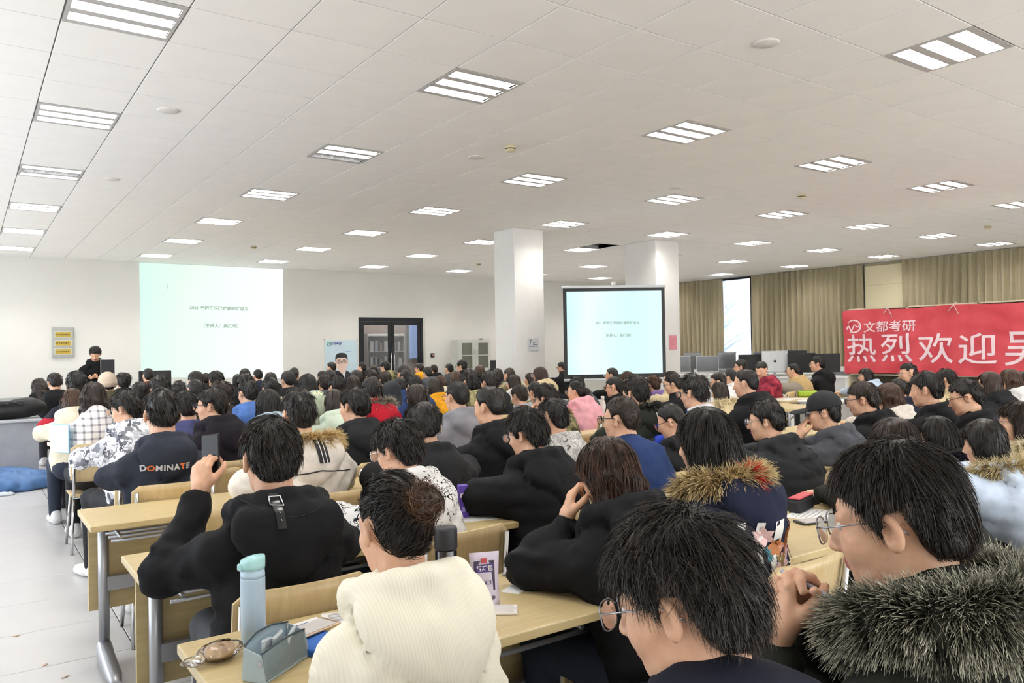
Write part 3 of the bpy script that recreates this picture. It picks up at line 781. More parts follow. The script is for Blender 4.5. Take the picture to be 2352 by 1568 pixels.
# white cabinet with glazed doors
cb = thing('storage_cabinet', 'white steel cabinet with two glazed doors against the front wall', 'cabinet', (10.66, 17.58, 0))
CABM = M('cabinet_white', '#d2d3cb', 0.45)
MB().box(0, 1.02, 0.02, 0.42, 0, 1.76).build('carcass', M('cabinet_side', '#cfd0c8', 0.5), cb)
for k in range(2):
    x = 0.01 + k * 0.505
    d = MB().box(x, x + 0.09, 0, 0.018, 0.05, 1.75).box(x + 0.405, x + 0.495, 0, 0.018, 0.05, 1.75).box(x + 0.09, x + 0.405, 0, 0.018, 1.67, 1.75).box(x + 0.09, x + 0.405, 0, 0.018, 0.05, 1.0).box(x + 0.09, x + 0.405, 0.0, 0.018, 1.33, 1.355).build('door', CABM, cb)
    MB().box(x + 0.09, x + 0.405, 0.012, 0.016, 1.0, 1.67).build('pane', M('cabinet_pane', '#6d6f64', 0.12), d)
    hx = x + 0.45 if k == 0 else x + 0.045
    MB().tube([(hx, -0.02, 1.38), (hx, -0.02, 1.5)], 0.008).tube([(hx, 0, 1.39), (hx, -0.02, 1.39)], 0.005).tube([(hx, 0, 1.49), (hx, -0.02, 1.49)], 0.005).build('handle', CHROME, d)
tag(MB().box(0, 0.09, 0, 0.06, 0, 0.03, bev=0.008).build('cabinet_lock_box', BLACKP, None, (11.42, 17.72, 1.762)), 'small black object lying on top of the white cabinet', 'box')
cc = thing('security_camera', 'small white camera high on the front wall right of the first pillar', 'camera', (16.93, Y1, 3.36))
MB().box(-0.03, 0.03, -0.04, 0, -0.04, 0.04, bev=0.008).build('bracket', WHITE, cc); MB().tube([(0, -0.04, 0), (0, -0.18, -0.02)], 0.04, 10).build('housing', WHITE, cc)

# curtains: hung cloth with deep folds, along the right wall
def curtain_mat():
    t = NT('curtain_taupe'); co = t.coord()
    n1 = t.add('ShaderNodeTexNoise', Scale=120.0, Detail=2.0); t.link(co, n1.inputs['Vector'])
    t.link(t.ramp(n1.outputs[0], [(0.3, hexc('#908669')), (0.7, hexc('#aba083'))]), t.b.inputs['Base Color']); t.b.inputs['Roughness'].default_value = 0.75
    t.b.inputs['Sheen Weight'].default_value = 0.3
    return t.m
CURT = curtain_mat()
def curtain(y0, y1, lab, seed):
    rg = np.random.default_rng(seed); L = y1 - y0; ny = int(L / 0.018); nz = 26
    s = np.linspace(0, 1, ny); ph = np.cumsum(0.7 + 0.6 * rg.random(ny)); ph = ph / ph[-1] * 2 * PI * L / 0.17
    V = []
    for j in range(nz):
        v = j / (nz - 1); z = 0.08 + (3.50 - 0.08) * v
        amp = 0.045 + 0.02 * (1 - v) + 0.012 * np.sin(3 * v + s * 9)
        x = 18.63 + amp * np.sin(ph + 0.5 * np.sin(2.2 * v + s * 13)) + 0.012 * np.sin(ph * 2.3 + 4 * v)
        V.append(np.stack([x, y0 + s * L + 0.012 * np.sin(5 * v + ph), np.full(ny, z)], 1))
    V = np.concatenate(V)
    i = np.arange(ny - 1)[None, :] + ny * np.arange(nz - 1)[:, None]; i = i.ravel()
    F = np.stack([i, i + 1, i + 1 + ny, i + ny], 1)
    V2 = V.copy(); V2[:, 0] += 0.006
    return tag(ob('curtain', np_mesh('curtain', np.concatenate([V, V2]), np.concatenate([F, F[:, ::-1] + len(V)]), [CURT])), lab, 'curtain', 'taupe curtains')
curtain(15.46, 17.32, 'taupe curtain left of the bare window strip, next to the second pillar', 1)
curtain(10.99, 14.42, 'wide taupe curtain between the bare window and the cream pier', 2)
curtain(1.5, 9.93, 'taupe curtain right of the cream pier, above the red banner', 3)
MB_rail = MB().tube([(18.66, 1.5, 3.495), (18.66, 17.35, 3.495)], 0.01, 6).build('trim_2', STEEL); struct(MB_rail)

# bare winter trees outside the window, haze and glare painted into the pale bark
def tree(x, y, h, seed, lab):
    rg = random.Random(seed); t = thing('bare_tree', lab, 'tree', (x, y, -0.5), 0, 'trees outside the window')
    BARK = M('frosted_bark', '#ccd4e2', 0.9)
    trunk = MB(); br = MB(); tw = MB()
    trunk.tube([(0, 0, 0), (0.1, 0.05, h * 0.3), (0.05, -0.1, h * 0.6), (0.1, 0.0, h * 0.95)], [0.16, 0.12, 0.08, 0.02], 7)
    for k in range(26):
        z = h * (0.22 + 0.7 * rg.random()); a = rg.random() * 2 * PI; l = (h - z) * 0.35 + 0.5
        p0 = Vector((0.08, 0, z)); p1 = p0 + Vector((math.cos(a), math.sin(a), 0.7)) * l * 0.6; p2 = p1 + Vector((math.cos(a + 0.4), math.sin(a + 0.4), 0.9)) * l * 0.5
        br.tube([p0, p1, p2], [0.04, 0.025, 0.008], 5)
        for j in range(9):
            q = p0.lerp(p2, 0.3 + 0.7 * rg.random()); b = rg.random() * 2 * PI
            tw.tube([q, q + Vector((math.cos(b) * 0.35, math.sin(b) * 0.35, 0.3)), q + Vector((math.cos(b) * 0.6, math.sin(b) * 0.6, 0.5 * rg.random()))], [0.012, 0.008, 0.003], 3)
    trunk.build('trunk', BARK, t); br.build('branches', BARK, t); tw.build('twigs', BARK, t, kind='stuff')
    return t
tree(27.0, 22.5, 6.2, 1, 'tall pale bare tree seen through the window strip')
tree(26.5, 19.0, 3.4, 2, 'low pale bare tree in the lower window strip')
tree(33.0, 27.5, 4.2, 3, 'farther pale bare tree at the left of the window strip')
struct(MB().box(19.1, 60, -10, 60, -0.7, -0.5).build('ground', M('outside_ground', '#c6cbd0', 0.9)))

# ------------------------------------------------------------------ red banner hung over a long bookshelf
bk = thing('library_shelf', 'long cream library shelf carrying books behind the red banner', 'bookshelf', (12.02, 0, 0))
SHM = M('shelf_cream', '#d5cbb0', 0.6)
SY0, SY1 = 2.0, 7.38
for y in (SY0, 3.1, 4.2, 5.3, 6.35, SY1 - 0.03): MB().box(0, 0.3, y, y + 0.03, 0, 2.06).build('upright', SHM, bk)
for z in (0.1, 0.52, 0.97, 1.4, 1.78, 2.04):
    MB().box(0.0, 0.3, SY0, SY1, z, z + 0.022).build('shelf_board', SHM, bk)
MB().box(0.285, 0.3, SY0, SY1, 0.1, 2.04).build('back_panel', M('shelf_back', '#6b6250', 0.7), bk)
bcols = ['#d8d4cc', '#b04a4e', '#4c6f8d', '#c9c3b4', '#8fb0a8', '#3b3f55', '#dcd6c0', '#8f5360', '#5f7f66', '#b9b4c8']
y = SY0 + 0.05
while y < SY1 - 0.08:
    th = 0.02 + 0.028 * RNG.random(); h = 0.24 + 0.09 * RNG.random()
    if not any(abs(y + th / 2 - u) < 0.055 for u in (3.115, 4.215, 5.315, 6.365)):
        k = int(RNG.integers(10))
        b = ob('book', MB().box(0, 0.2, 0, th, 0, h, bev=0.002).mesh('book', M('book_%d' % k, bcols[k], 0.6)), None, (12.03 + 0.02 * RNG.random(), y, 0.543))
        tag(b, 'book standing in the row of spines showing under the red banner', 'book', 'books under the banner')
    y += th + 0.003
bn = thing('banner', 'long red cloth banner with white Chinese writing hung on the bookshelf at right', 'banner', (0, 0, 0))
def ban_x(y, z):
    return 11.965 + 0.012 * np.sin(y * 5.1 + z * 2) + 0.01 * np.sin(y * 2.3 - z * 6.5) - 0.015 * np.exp(-((y - 5.62) / 0.25) ** 2) * (z - 1.0) + 0.006 * np.sin(z * 23 + 5 * np.sin(y * 2))
yy = np.linspace(7.4, 2.6, 150); zz = np.linspace(0, 1, 32)
V = []
for v in zz:
    z = 0.99 + v * (2.03 - 0.99) + 0.0 * yy - (1 - v) * 0.02 * np.sin(yy * 1.7) + 0.012 * v * np.cos((yy - 5.62) * 4.5)
    V.append(np.stack([ban_x(yy, z), yy, z], 1))
V = np.concatenate(V); ny = len(yy)
i = (np.arange(ny - 1)[None, :] + ny * np.arange(len(zz) - 1)[:, None]).ravel()
F = np.stack([i, i + 1, i + 1 + ny, i + ny], 1)
bt = NT('banner_red'); co = bt.coord(); nz = bt.add('ShaderNodeTexNoise', Scale=3.0, Detail=5.0); bt.link(co, nz.inputs['Vector'])
bt.link(bt.ramp(nz.outputs[0], [(0.3, hexc('#b8323d')), (0.7, hexc('#cf4a53'))]), bt.b.inputs['Base Color']); bt.b.inputs['Roughness'].default_value = 0.6
bt.bump(nz.outputs[0], 0.5, 0.03)
ob('cloth', np_mesh('cloth', V, F, [bt.m]), bn)
BWH = M('banner_white', '#efd9dc', 0.6)
def ban_text(s, y0, y1, z0, z1, bold, name='writing'):
    T, F = text_geo(s, 1.0, bold, 'LEFT', 0.12)
    a, b = T.min(0), T.max(0)
    y = y0 + (T[:, 0] - a[0]) / (b[0] - a[0]) * (y1 - y0); z = z0 + (T[:, 1] - a[1]) / (b[1] - a[1]) * (z1 - z0)
    W = np.stack([ban_x(y, z) - 0.006, y, z], 1)
    ob(name, np_mesh(name, W, F, [BWH], False), bn)

ban_text('热', 7.351, 6.841, 1.181, 1.641, 0.006); ban_text('烈', 6.758, 6.259, 1.19, 1.64, 0.006); ban_text('欢', 6.169, 5.645, 1.173, 1.625, 0.006)
ban_text('迎', 5.574, 5.053, 1.164, 1.616, 0.006); ban_text('吴', 4.959, 4.46, 1.143, 1.619, 0.006)
ban_text('文都考研', 7.048, 6.195, 1.665, 1.845, 0.012)
def ban_stroke(pts, w):
    pts = np.array(pts, float); d = np.gradient(pts, axis=0); d /= np.linalg.norm(d, axis=1)[:, None]; nn = np.stack([-d[:, 1], d[:, 0]], 1)
    ww = np.asarray(w)[:, None] if np.ndim(w) else w
    e = np.concatenate([pts + nn * ww / 2, pts - nn * ww / 2]); n = len(pts); i = np.arange(n - 1)
    W = np.stack([ban_x(e[:, 0], e[:, 1]) - 0.006, e[:, 0], e[:, 1]], 1)
    return W, np.stack([i, i + 1, i + 1 + n, i + n], 1)
a = np.linspace(-2.2, 2.6, 26)
W, F = ban_stroke(np.stack([7.215 - 0.115 * np.cos(a), 1.772 + 0.1 * np.sin(a)], 1), 0.008 + 0.018 * np.abs(np.cos(a / 2)))
ob('emblem', np_mesh('emblem', W, F, [BWH], False), bn)
s = np.linspace(0, 1, 24)
W, F = ban_stroke(np.stack([7.335 - 0.22 * s, 1.72 + 0.05 * np.sin(s * 13) * (1 - s * 0.6) + 0.07 * s], 1), 0.026 * (1 - 0.5 * s))
ob('emblem_wave', np_mesh('emblem_wave', W, F, [BWH], False), bn)
for y in (6.62, 5.62):
    MB().tube([(11.95, y + 0.08, 1.95), (11.945, y + 0.02, 2.03), (12.02, y, 2.075)], 0.006, 5).tube([(11.95, y - 0.06, 1.9), (11.945, y, 2.03)], 0.005, 5).build('tie_string', M('string_white', '#d9d3c9', 0.8), bn)
# painted steel cabinet and wooden rail left of the shelf
rc_ = thing('radiator_cover', 'white radiator cover with a dark grille along the curtains', 'radiator cover', (18.2, 9.2, 0))
MB().box(0, 0.36, 0, 8.2, 0, 0.9, bev=0.01).build('cover', WHITE, rc_)
for k in range(6): MB().box(-0.006, 0, 0.35 + k * 1.35, 1.15 + k * 1.35, 0.68, 0.78).build('grille', GREYP, rc_)

# ------------------------------------------------------------------ desks
DW = 1.2
legc = MB()
legc.tube([(0, 0, 0.1), (0, 0, 0.715)], 0.025, 12).box(-0.03, 0.03, -0.22, 0.08, 0.695, 0.722, bev=0.003)
leg_me = legc.mesh('leg', STEEL)
ft = MB()
secs = [(-0.36, 0.022, 0.045, 0.02), (-0.30, 0.032, 0.075, 0.025), (-0.08, 0.034, 0.10, 0.03), (0.0, 0.034, 0.13, 0.03), (0.05, 0.03, 0.11, 0.03), (0.10, 0.02, 0.07, 0.03)]
rings = []
for y, hw_, zt_, zb in secs:
    rings.append([ft.bm.verts.new(p) for p in ((-hw_, y, zb), (-hw_, y, zt_ * 0.75), (-hw_ * 0.6, y, zt_), (hw_ * 0.6, y, zt_), (hw_, y, zt_ * 0.75), (hw_, y, zb))])
for a, b in zip(rings, rings[1:]):
    for k in range(6): ft.bm.faces.new((a[k], a[(k + 1) % 6], b[(k + 1) % 6], b[k])).smooth = True
ft.bm.faces.new(rings[0]); ft.bm.faces.new(rings[-1][::-1])
foot_me = ft.mesh('foot', STEEL)
lev_me = MB().lathe([(0.022, 0), (0.022, 0.006), (0.008, 0.012), (0.008, 0.035)], n=12).mesh('leveller', CHROME)
top_me = MB().box(-0.598, 0.598, -0.48, 0, 0.722, 0.75, bev=0.004, seg=2).mesh('desk_top', BIRCH)
mod_me = MB().box(-0.56, 0.56, -0.055, -0.037, 0.26, 0.68, bev=0.002).mesh('modesty_panel', BIRCH)
bar_me = MB().box(-0.5, 0.5, -0.12, -0.085, 0.36, 0.43, bev=0.003).mesh('cross_beam', STEEL)
tray_me2 = MB()
for y_ in (-0.36, -0.27, -0.18, -0.09): tray_me2.tube([(-0.5, y_, 0.65), (0.5, y_, 0.65)], 0.008, 6)
for x_ in (-0.46, 0.46): tray_me2.tube([(x_, -0.37, 0.665), (x_, -0.07, 0.665)], 0.008, 6).tube([(x_, -0.08, 0.65), (x_, -0.08, 0.73)], 0.007, 6)
tray_me2 = tray_me2.mesh('book_shelf', STEEL)
def make_desk(x, y, lab, grp, short=False):
    t = thing('desk', lab, 'desk', (x, y, 0), 0, grp); DESKS.append((x, y))
    ob('desk_top', top_me, t); ob('modesty_panel', mod_me, t); ob('cross_beam', bar_me, t); ob('book_shelf', tray_me2, t)
    for s in (-1, 1):
        l = ob('leg', leg_me, t, (s * 0.5, -0.1, 0)); ob('foot', foot_me, l)
        ob('leveller', lev_me, l, (0, -0.33, 0)); ob('leveller', lev_me, l, (0, 0.07, 0))
    return t
DESKS = []
def on_desk(x, y):
    """the nearest place on a desk top of the rows"""
    best = None
    for dx, dy in DESKS:
        q = (min(max(x, dx - 0.5), dx + 0.5), min(max(y, dy - 0.38), dy - 0.1)); e = (q[0] - x) ** 2 + (q[1] - y) ** 2
        if best is None or e < best[0]: best = (e, q)
    return best[1]
PEOPLE = []   # filled below; rows of desks are laid out around the seated people
def desk_y(k): return 2.16 + 1.075 * k
ordn = ['nearest', 'second', 'third', 'fourth', 'fifth', 'sixth', 'seventh', 'eighth', 'ninth', 'tenth', 'eleventh', 'twelfth', 'thirteenth', 'fourteenth']
def lay_desks(people):
    for k in range(-1, 12):
        yf = desk_y(k) + {2: 0.03, 4: -0.01}.get(k, 0)
        x0 = {-1: 1.35, 0: 0.44, 1: 0.47, 2: 0.44, 3: 0.51, 4: 0.52, 5: 0.53, 6: 0.66, 7: 0.86, 8: 1.15, 9: 1.15, 10: 0.5, 11: 0.5}[k]
        nmax = {-1: 3, 0: 5, 1: 6, 2: 7, 3: 7, 4: 7}.get(k, 6)
        for j in range(nmax):
            xc = x0 + 0.6 + j * 1.2
            hit = any(abs(p['X'] - xc) < 0.82 and yf - 0.62 < p['Y'] - p['lean'] * 0.5 < yf + 0.27 and abs(p['Y'] - (yf - 0.5)) > 0.22 for p in people)
            if hit and k >= 2: continue
            if any(a - 0.7 < xc < b + 0.7 and c - 0.2 < yf < d + 0.6 for a, b, c, d in PILL): continue
            if 7.2 < xc < 9.9 and 8.5 < yf < 10.4 or (xc > 6.6 and 5.0 < yf < 7.2): continue
            near = j == 0 and k <= 5
            lab = ('birch desk at the left end of the %s row of desks' % ordn[k + 1]) if j == 0 else 'birch desk number %s from the aisle in the %s row of desks' % (ordn[j].replace('nearest', 'first'), ordn[k + 1])
            make_desk(xc, yf, lab, 'desks in the lecture rows')

# ------------------------------------------------------------------ chairs: bent plywood on steel tube
cm = MB()
def shell(bm, nx, nz, f, th):
    g = [[bm.verts.new(f(i / nx, j / nz, 0)) for i in range(nx + 1)] for j in range(nz + 1)]
    h = [[bm.verts.new(f(i / nx, j / nz, th)) for i in range(nx + 1)] for j in range(nz + 1)]
    for j in range(nz):
        for i in range(nx):
            bm.faces.new((g[j][i], g[j][i + 1], g[j + 1][i + 1], g[j + 1][i])).smooth = True
            bm.faces.new((h[j][i + 1], h[j][i], h[j + 1][i], h[j + 1][i + 1])).smooth = True
    per = [(0, i) for i in range(nx)] + [(j, nx) for j in range(nz)] + [(nz, nx - i) for i in range(nx)] + [(nz - j, 0) for j in range(nz)]
    for (a, b), (c, d) in zip(per, per[1:] + per[:1]): bm.faces.new((g[c][d], g[a][b], h[a][b], h[c][d]))
def backf(u, v, t):
    a = (u - 0.5) * 2; r = 0.055
    x = 0.205 * a; z = 0.54 + 0.29 * v
    cr = max(0, abs(a) - 0.8) / 0.2; z = z - 0.03 * cr * cr if v > 0.5 else z + 0.02 * cr * cr
    return (x, -0.215 - 0.05 * v + 0.035 * a * a - t, z)
shell(cm.bm, 12, 8, backf, 0.012)
back_me = cm.mesh('backrest', PLY)
cm = MB()
def seatf(u, v, t):
    a = (u - 0.5) * 2; b = (v - 0.5) * 2
    k = max(0, abs(a) - 0.75) / 0.25
    return (0.205 * a * (1 - 0.03 * max(0, b)), 0.0 + 0.2 * b - 0.02 * k * k * b, 0.445 - 0.012 * (1 - a * a) - 0.035 * max(0, b - 0.6) - t)
shell(cm.bm, 10, 8, seatf, 0.012)
seat_me = cm.mesh('seat', PLY)
fr_me = MB().tube([(-0.17, 0.15, 0.415), (-0.18, -0.16, 0.42), (-0.185, -0.225, 0.47), (-0.185, -0.262, 0.8)], 0.011, 7).tube([(0.17, 0.15, 0.415), (0.18, -0.16, 0.42), (0.185, -0.225, 0.47), (0.185, -0.262, 0.8)], 0.011, 7).tube([(-0.17, 0.12, 0.41), (0.17, 0.12, 0.41)], 0.009, 6).tube([(-0.18, -0.12, 0.41), (0.18, -0.12, 0.41)], 0.009, 6).mesh('frame', CHROME)
cl = {}
for s in (-1, 1):
    cl[s, 1] = MB().tube([(s * 0.17, 0.13, 0.41), (s * 0.2, 0.19, 0.0)], 0.011, 7).mesh('leg', CHROME)
    cl[s, -1] = MB().tube([(s * 0.175, -0.1, 0.41), (s * 0.205, -0.23, 0.0)], 0.011, 7).mesh('leg', CHROME)
def make_chair(x, y, rz, lab, grp='plywood chairs'):
    t = thing('chair', lab, 'chair', (x, y, 0), rz, grp)
    ob('seat', seat_me, t); ob('backrest', back_me, t); ob('frame', fr_me, t)
    for m in cl.values(): ob('leg', m, t)
    return t

# ------------------------------------------------------------------ computers on white benches at the right and at the front
def bench(x, y, rz, w, lab):
    t = thing('computer_bench', lab, 'table', (x, y, 0), rz)
    MB().box(-w / 2, w / 2, -0.35, 0.35, 0.72, 0.75, bev=0.004).build('bench_top', WHITE, t)
    for s in (-1, 1): MB().box(s * (w / 2 - 0.05) - 0.02, s * (w / 2 - 0.05) + 0.02, -0.33, 0.33, 0, 0.72).build('side_panel', WHITE, t)
    MB().box(-w / 2 + 0.07, w / 2 - 0.07, -0.33, -0.31, 0.25, 0.72).build('front_panel', M('bench_panel', '#c4c5c4', 0.5), t)
    return t
FILM = M('wrap_film', '#595b5e', 0.16, spec=0.8)
def monitor(x, y, z, rz, w, h, lab, shell_c, glassy=False, grp=None):
    t = thing('monitor', lab, 'monitor', (x, y, z), rz, grp)
    MB().box(-w / 2, w / 2, -0.03, 0.0, 0.1, 0.1 + h, bev=0.008).build('casing', shell_c, t)
    MB().box(-w / 2 + 0.015, w / 2 - 0.015, -0.034, -0.0305, 0.12, 0.1 + h - 0.015).build('screen', FILM if glassy else BLACKP, t)
    MB().box(-0.03, 0.03, 0.0, 0.05, 0.01, 0.25).build('neck', shell_c, t)
    MB().box(-0.11, 0.11, -0.07, 0.12, 0, 0.012, bev=0.004).build('base', shell_c, t)
    return t
SILV = M('silver_case', '#c6c9cc', 0.35, 0.3)
va = -math.atan2(14.5, 12.0)      # these screens face the viewer's side of the room
t = bench(14.45, 12.75, -0.75, 1.9, 'white computer bench with film-wrapped screens before the left curtain')
monitor(14.17, 13.15, 0.75, -0.75, 0.6, 0.4, 'film-wrapped grey screen, left of two on the bench before the curtain', M('frame_white', '#cfd0cf', 0.5), True)
monitor(14.67, 12.65, 0.75, -0.75, 0.52, 0.4, 'film-wrapped grey screen, right of two, nearest the window', M('frame_white', '#cfd0cf', 0.5), True)
t = bench(15.62, 10.92, -0.75, 2.2, 'white computer bench under the window carrying dark screens and a silver computer')
monitor(15.05, 11.66, 0.75, -0.75, 0.6, 0.42, 'black screen behind the person before the window', BLACKP)
ap = monitor(15.27, 11.18, 0.75, -0.75, 0.58, 0.5, 'silver all-in-one computer with a black fruit emblem on its back', SILV)
apb = [c for c in ap.children if c.name.startswith('screen')][0]; apb.data = MB().box(-0.28, 0.28, -0.0335, -0.031, 0.13, 0.58).mesh('back_shell', M('silver_back', '#d3d6d9', 0.4))
apb.name = 'back_shell'
am = MB(); pts = []
for k in range(28):
    a = 2 * PI * k / 28; r = 0.028 * (1 + 0.06 * math.cos(2 * a)) - (0.009 if 0.0 < a < 0.7 or a > 6.1 else 0)
    pts.append((r * math.cos(a), 0.36 + r * 1.08 * math.sin(a)))
am.prism(pts, -0.0365, -0.0345); am.prism([(0.0, 0.395), (0.004, 0.408), (0.016, 0.415), (0.012, 0.402)], -0.0365, -0.0345)
am.build('emblem', BLACKP, ap)
monitor(15.62, 10.72, 0.75, -0.75, 0.62, 0.44, 'wide black screen behind the person in taupe jacket', BLACKP)
monitor(15.98, 10.30, 0.75, -0.75, 0.55, 0.42, 'black screen edge behind the upright person in black fleece', BLACKP)
monitor(15.15, 13.55, 0.95, -0.75, 0.45, 0.3, 'grey film-wrapped screen peeking over the left bench', GREYP, True)
monitor(15.75, 12.95, 0.95, -0.75, 0.45, 0.3, 'grey film-wrapped screen peeking over the bench, beside the window', GREYP, True)
monitor(16.35, 12.3, 0.95, -0.75, 0.5, 0.3, 'grey screen peeking over the black one at the window', GREYP, True)
monitor(16.7, 11.6, 0.95, -0.75, 0.5, 0.32, 'dark grey screen peeking over the silver computer', M('dark_frame', '#34363a', 0.5))
t = bench(16.52, 13.1, -0.75, 3.4, 'rear white computer bench against the curtains'); 
for o_ in t.children: pass
for ch in COL.objects:
    if ch.name.startswith('monitor') and ch.parent is None and abs(ch.location.z - 0.95) < 1e-3: ch.location.z = 0.75; ch.scale = (1, 1, 1.42)
MB().box(-0.15, 0.15, -0.2, 0.2, 0, 0.42, bev=0.01)
tag(MB().box(-0.3, 0.3, -0.02, 0.02, 0, 0.5, bev=0.006).build('white_partition', WHITE, None, (13.75, 13.35, 0.75), (0, 0, -0.75)), 'white upright panel at the left end of the computer bench', 'panel')
bench(11.35, 16.4, 0, 1.8, 'white bench before the glazed cabinet')
monitor(11.15, 16.35, 0.75, -0.3, 0.62, 0.38, 'black screen with pale rim in front of the glazed cabinet', M('rim_light', '#c9cac8', 0.5))
monitor(11.72, 16.5, 0.75, -0.9, 0.4, 0.46, 'dark screen turned sideways right of the glazed cabinet', M('dark_frame', '#34363a', 0.5), True)
bench(9.35, 13.0, 0, 1.1, 'white bench between the pillar and the tripod screen')
monitor(9.72, 13.0, 0.75, -0.45, 0.44, 0.46, 'grey screen in a white surround left of the tripod screen', M('frame_white2', '#d6d7d4', 0.5), True)
bench(2.15, 13.3, 0, 1.6, 'white lectern bench in front of the speaker')
monitor(2.45, 13.3, 0.75, 0.05, 0.48, 0.40, 'black screen back at the lower left corner of the wall slide', BLACKP)

# grey steel desk at the left, with its load
gd = thing('steel_desk', 'grey steel desk at the far left of the aisle', 'desk', (0.0, 11.35, 0))
STL = M('steel_desk_paint', '#9c9da1', 0.5)
MB().box(-1.0, 0.76, -0.36, 0.36, 0.715, 0.75, bev=0.006).build('desk_top', M('steel_desk_top', '#b7b8ba', 0.45), gd)
MB().box(-0.98, 0.72, -0.33, -0.31, 0.02, 0.715).box(0.70, 0.72, -0.31, 0.33, 0.02, 0.715).box(-0.98, -0.96, -0.31, 0.33, 0.02, 0.715).build('panels', STL, gd)
for z in (0.2, 0.45, 0.6): MB().box(0.716, 0.724, -0.02, 0.0, z, z + 0.01).build('rivet', BLACKP, gd)
def soft(name, fn, lo, hi, h, mat, parent=None, loc=(0, 0, 0), rz=0):
    V, F = surf(fn, lo, hi, h); return ob(name, np_mesh(name, V, F, [mat]), parent, loc, (0, 0, rz))
bagM = M('bag_black', '#141416', 0.6, bump=0.2)
def bagf(P):
    d = el(P, (0, 0, 0.09), (0.46, 0.17, 0.1)); d = smin(d, el(P, (0.34, -0.02, 0.13), (0.22, 0.15, 0.12)), 0.05)
    d = smin(d, rc(P, (-0.3, -0.1, 0.15), (0.25, -0.14, 0.2), 0.02), 0.03)
    return np.maximum(d + 0.012 * noise(P * 14), -P[:, 2] + 0.002)
bg_ = thing('bag', 'bulky black bag lying on the grey steel desk', 'bag', (0.27, 11.25, 0.75), 0.1)
soft('body', bagf, (-0.55, -0.25, 0), (0.6, 0.25, 0.3), 0.022, bagM, bg_)
MB().tube([(-0.3, -0.13, 0.16), (-0.1, -0.17, 0.22), (0.15, -0.17, 0.21), (0.3, -0.14, 0.16)], 0.012, 6).build('strap', M('strap_black', '#26262a', 0.5), bg_)
tag(MB().box(-0.06, 0.06, 0, 0.03, 0, 0.16).build('paper_stack', M('paper_lilac', '#cfc4d4', 0.8), None, (0.12, 11.02, 0.75)), 'pale lilac packet at the edge of the grey steel desk', 'packet')
lb_ = thing('low_partition', 'low grey partition board standing near the left wall', 'partition', (0.75, 14.6, 0))
MB().box(-0.5, 0.42, 0, 0.03, 0.12, 0.86, bev=0.004).build('board', M('partition_grey', '#a6a8a3', 0.6), lb_)
for s in (-0.45, 0.38): MB().box(s - 0.02, s + 0.02, -0.15, 0.18, 0, 0.12).build('foot', STEEL, lb_)
tarpM = M('tarp_blue', '#4a6f9f', 0.5, var=0.12, vscale=5)
def tarpf(P):
    d = el(P, (0, 0, 0.06), (0.62, 0.46, 0.17)); d = smin(d, el(P, (-0.3, -0.05, 0.1), (0.35, 0.3, 0.17)), 0.08)
    q = P * np.array([7, 7, 4], np.float32); n1 = noise(q); n2 = noise(q * 2.3 + 5)
    return np.maximum(d - 0.035 * np.abs(n1) - 0.018 * np.abs(n2) + 0.02, -P[:, 2] + 0.001)
t = thing('tarpaulin', 'crumpled blue tarpaulin on the floor below the grey steel desk', 'tarpaulin', (0.28, 10.62, 0))
soft('sheet', tarpf, (-0.8, -0.6, 0), (0.75, 0.6, 0.36), 0.018, tarpM, t)
soft('folded_corner', lambda P: np.maximum(el(P, (0, 0, 0.01), (0.1, 0.07, 0.03)) + 0.01 * noise(P * 30), -P[:, 2]), (-0.15, -0.12, 0), (0.15, 0.12, 0.06), 0.01, M('tarp_inner', '#c9ced4', 0.6), t, (0.05, -0.52, 0.0))
# hexagonal table, white box and things near the right
ht = thing('hexagonal_table', 'light wooden hexagonal table behind the black cap', 'table', (7.95, 6.02, 0))
MB().prism([(0.62 * math.cos(PI / 3 * k + 0.4), 0.62 * math.sin(PI / 3 * k + 0.4)) for k in range(6)], 0.72, 0.75, axis='z').build('table_top', BIRCH, ht)
for k in range(3): MB().tube([(0.4 * math.cos(2.1 * k), 0.4 * math.sin(2.1 * k), 0), (0.35 * math.cos(2.1 * k), 0.35 * math.sin(2.1 * k), 0.72)], 0.025, 8).build('leg', STEEL, ht)
rt_ = thing('reading_table', 'wooden reading table with papers before the maroon jacket', 'table', (9.5, 6.55, 0), 0.1)
MB().box(-0.7, 1.3, -0.22, 0.22, 0.72, 0.75, bev=0.004).build('table_top', BIRCH, rt_)
for a in (-0.6, 1.2):
    for b in (-0.17, 0.17): MB().tube([(a, b, 0), (a, b, 0.72)], 0.02, 8).build('leg', STEEL, rt_)
wb = thing('white_case', 'white ribbed storage case on a stool behind the black cap', 'case', (9.35, 6.02, 0))
MB().box(-0.28, 0.28, -0.25, 0.25, 0.45, 0.72, bev=0.012).build('body', M('case_ribbed', '#d9d9d6', 0.5), wb)
MB().box(-0.3, 0.3, -0.27, 0.27, 0.722, 0.75, bev=0.008).build('lid', M('case_lid', '#e9e9e6', 0.4), wb)
for k in range(12): MB().box(-0.284, -0.2805, -0.235 + k * 0.04, -0.215 + k * 0.04, 0.47, 0.7).build('rib', M('case_rib', '#b9bab8', 0.5), wb)
for a in (-0.2, 0.2):
    for b in (-0.18, 0.18): MB().tube([(a, b, 0), (a, b, 0.45)], 0.018, 8).build('stand_leg', STEEL, wb)

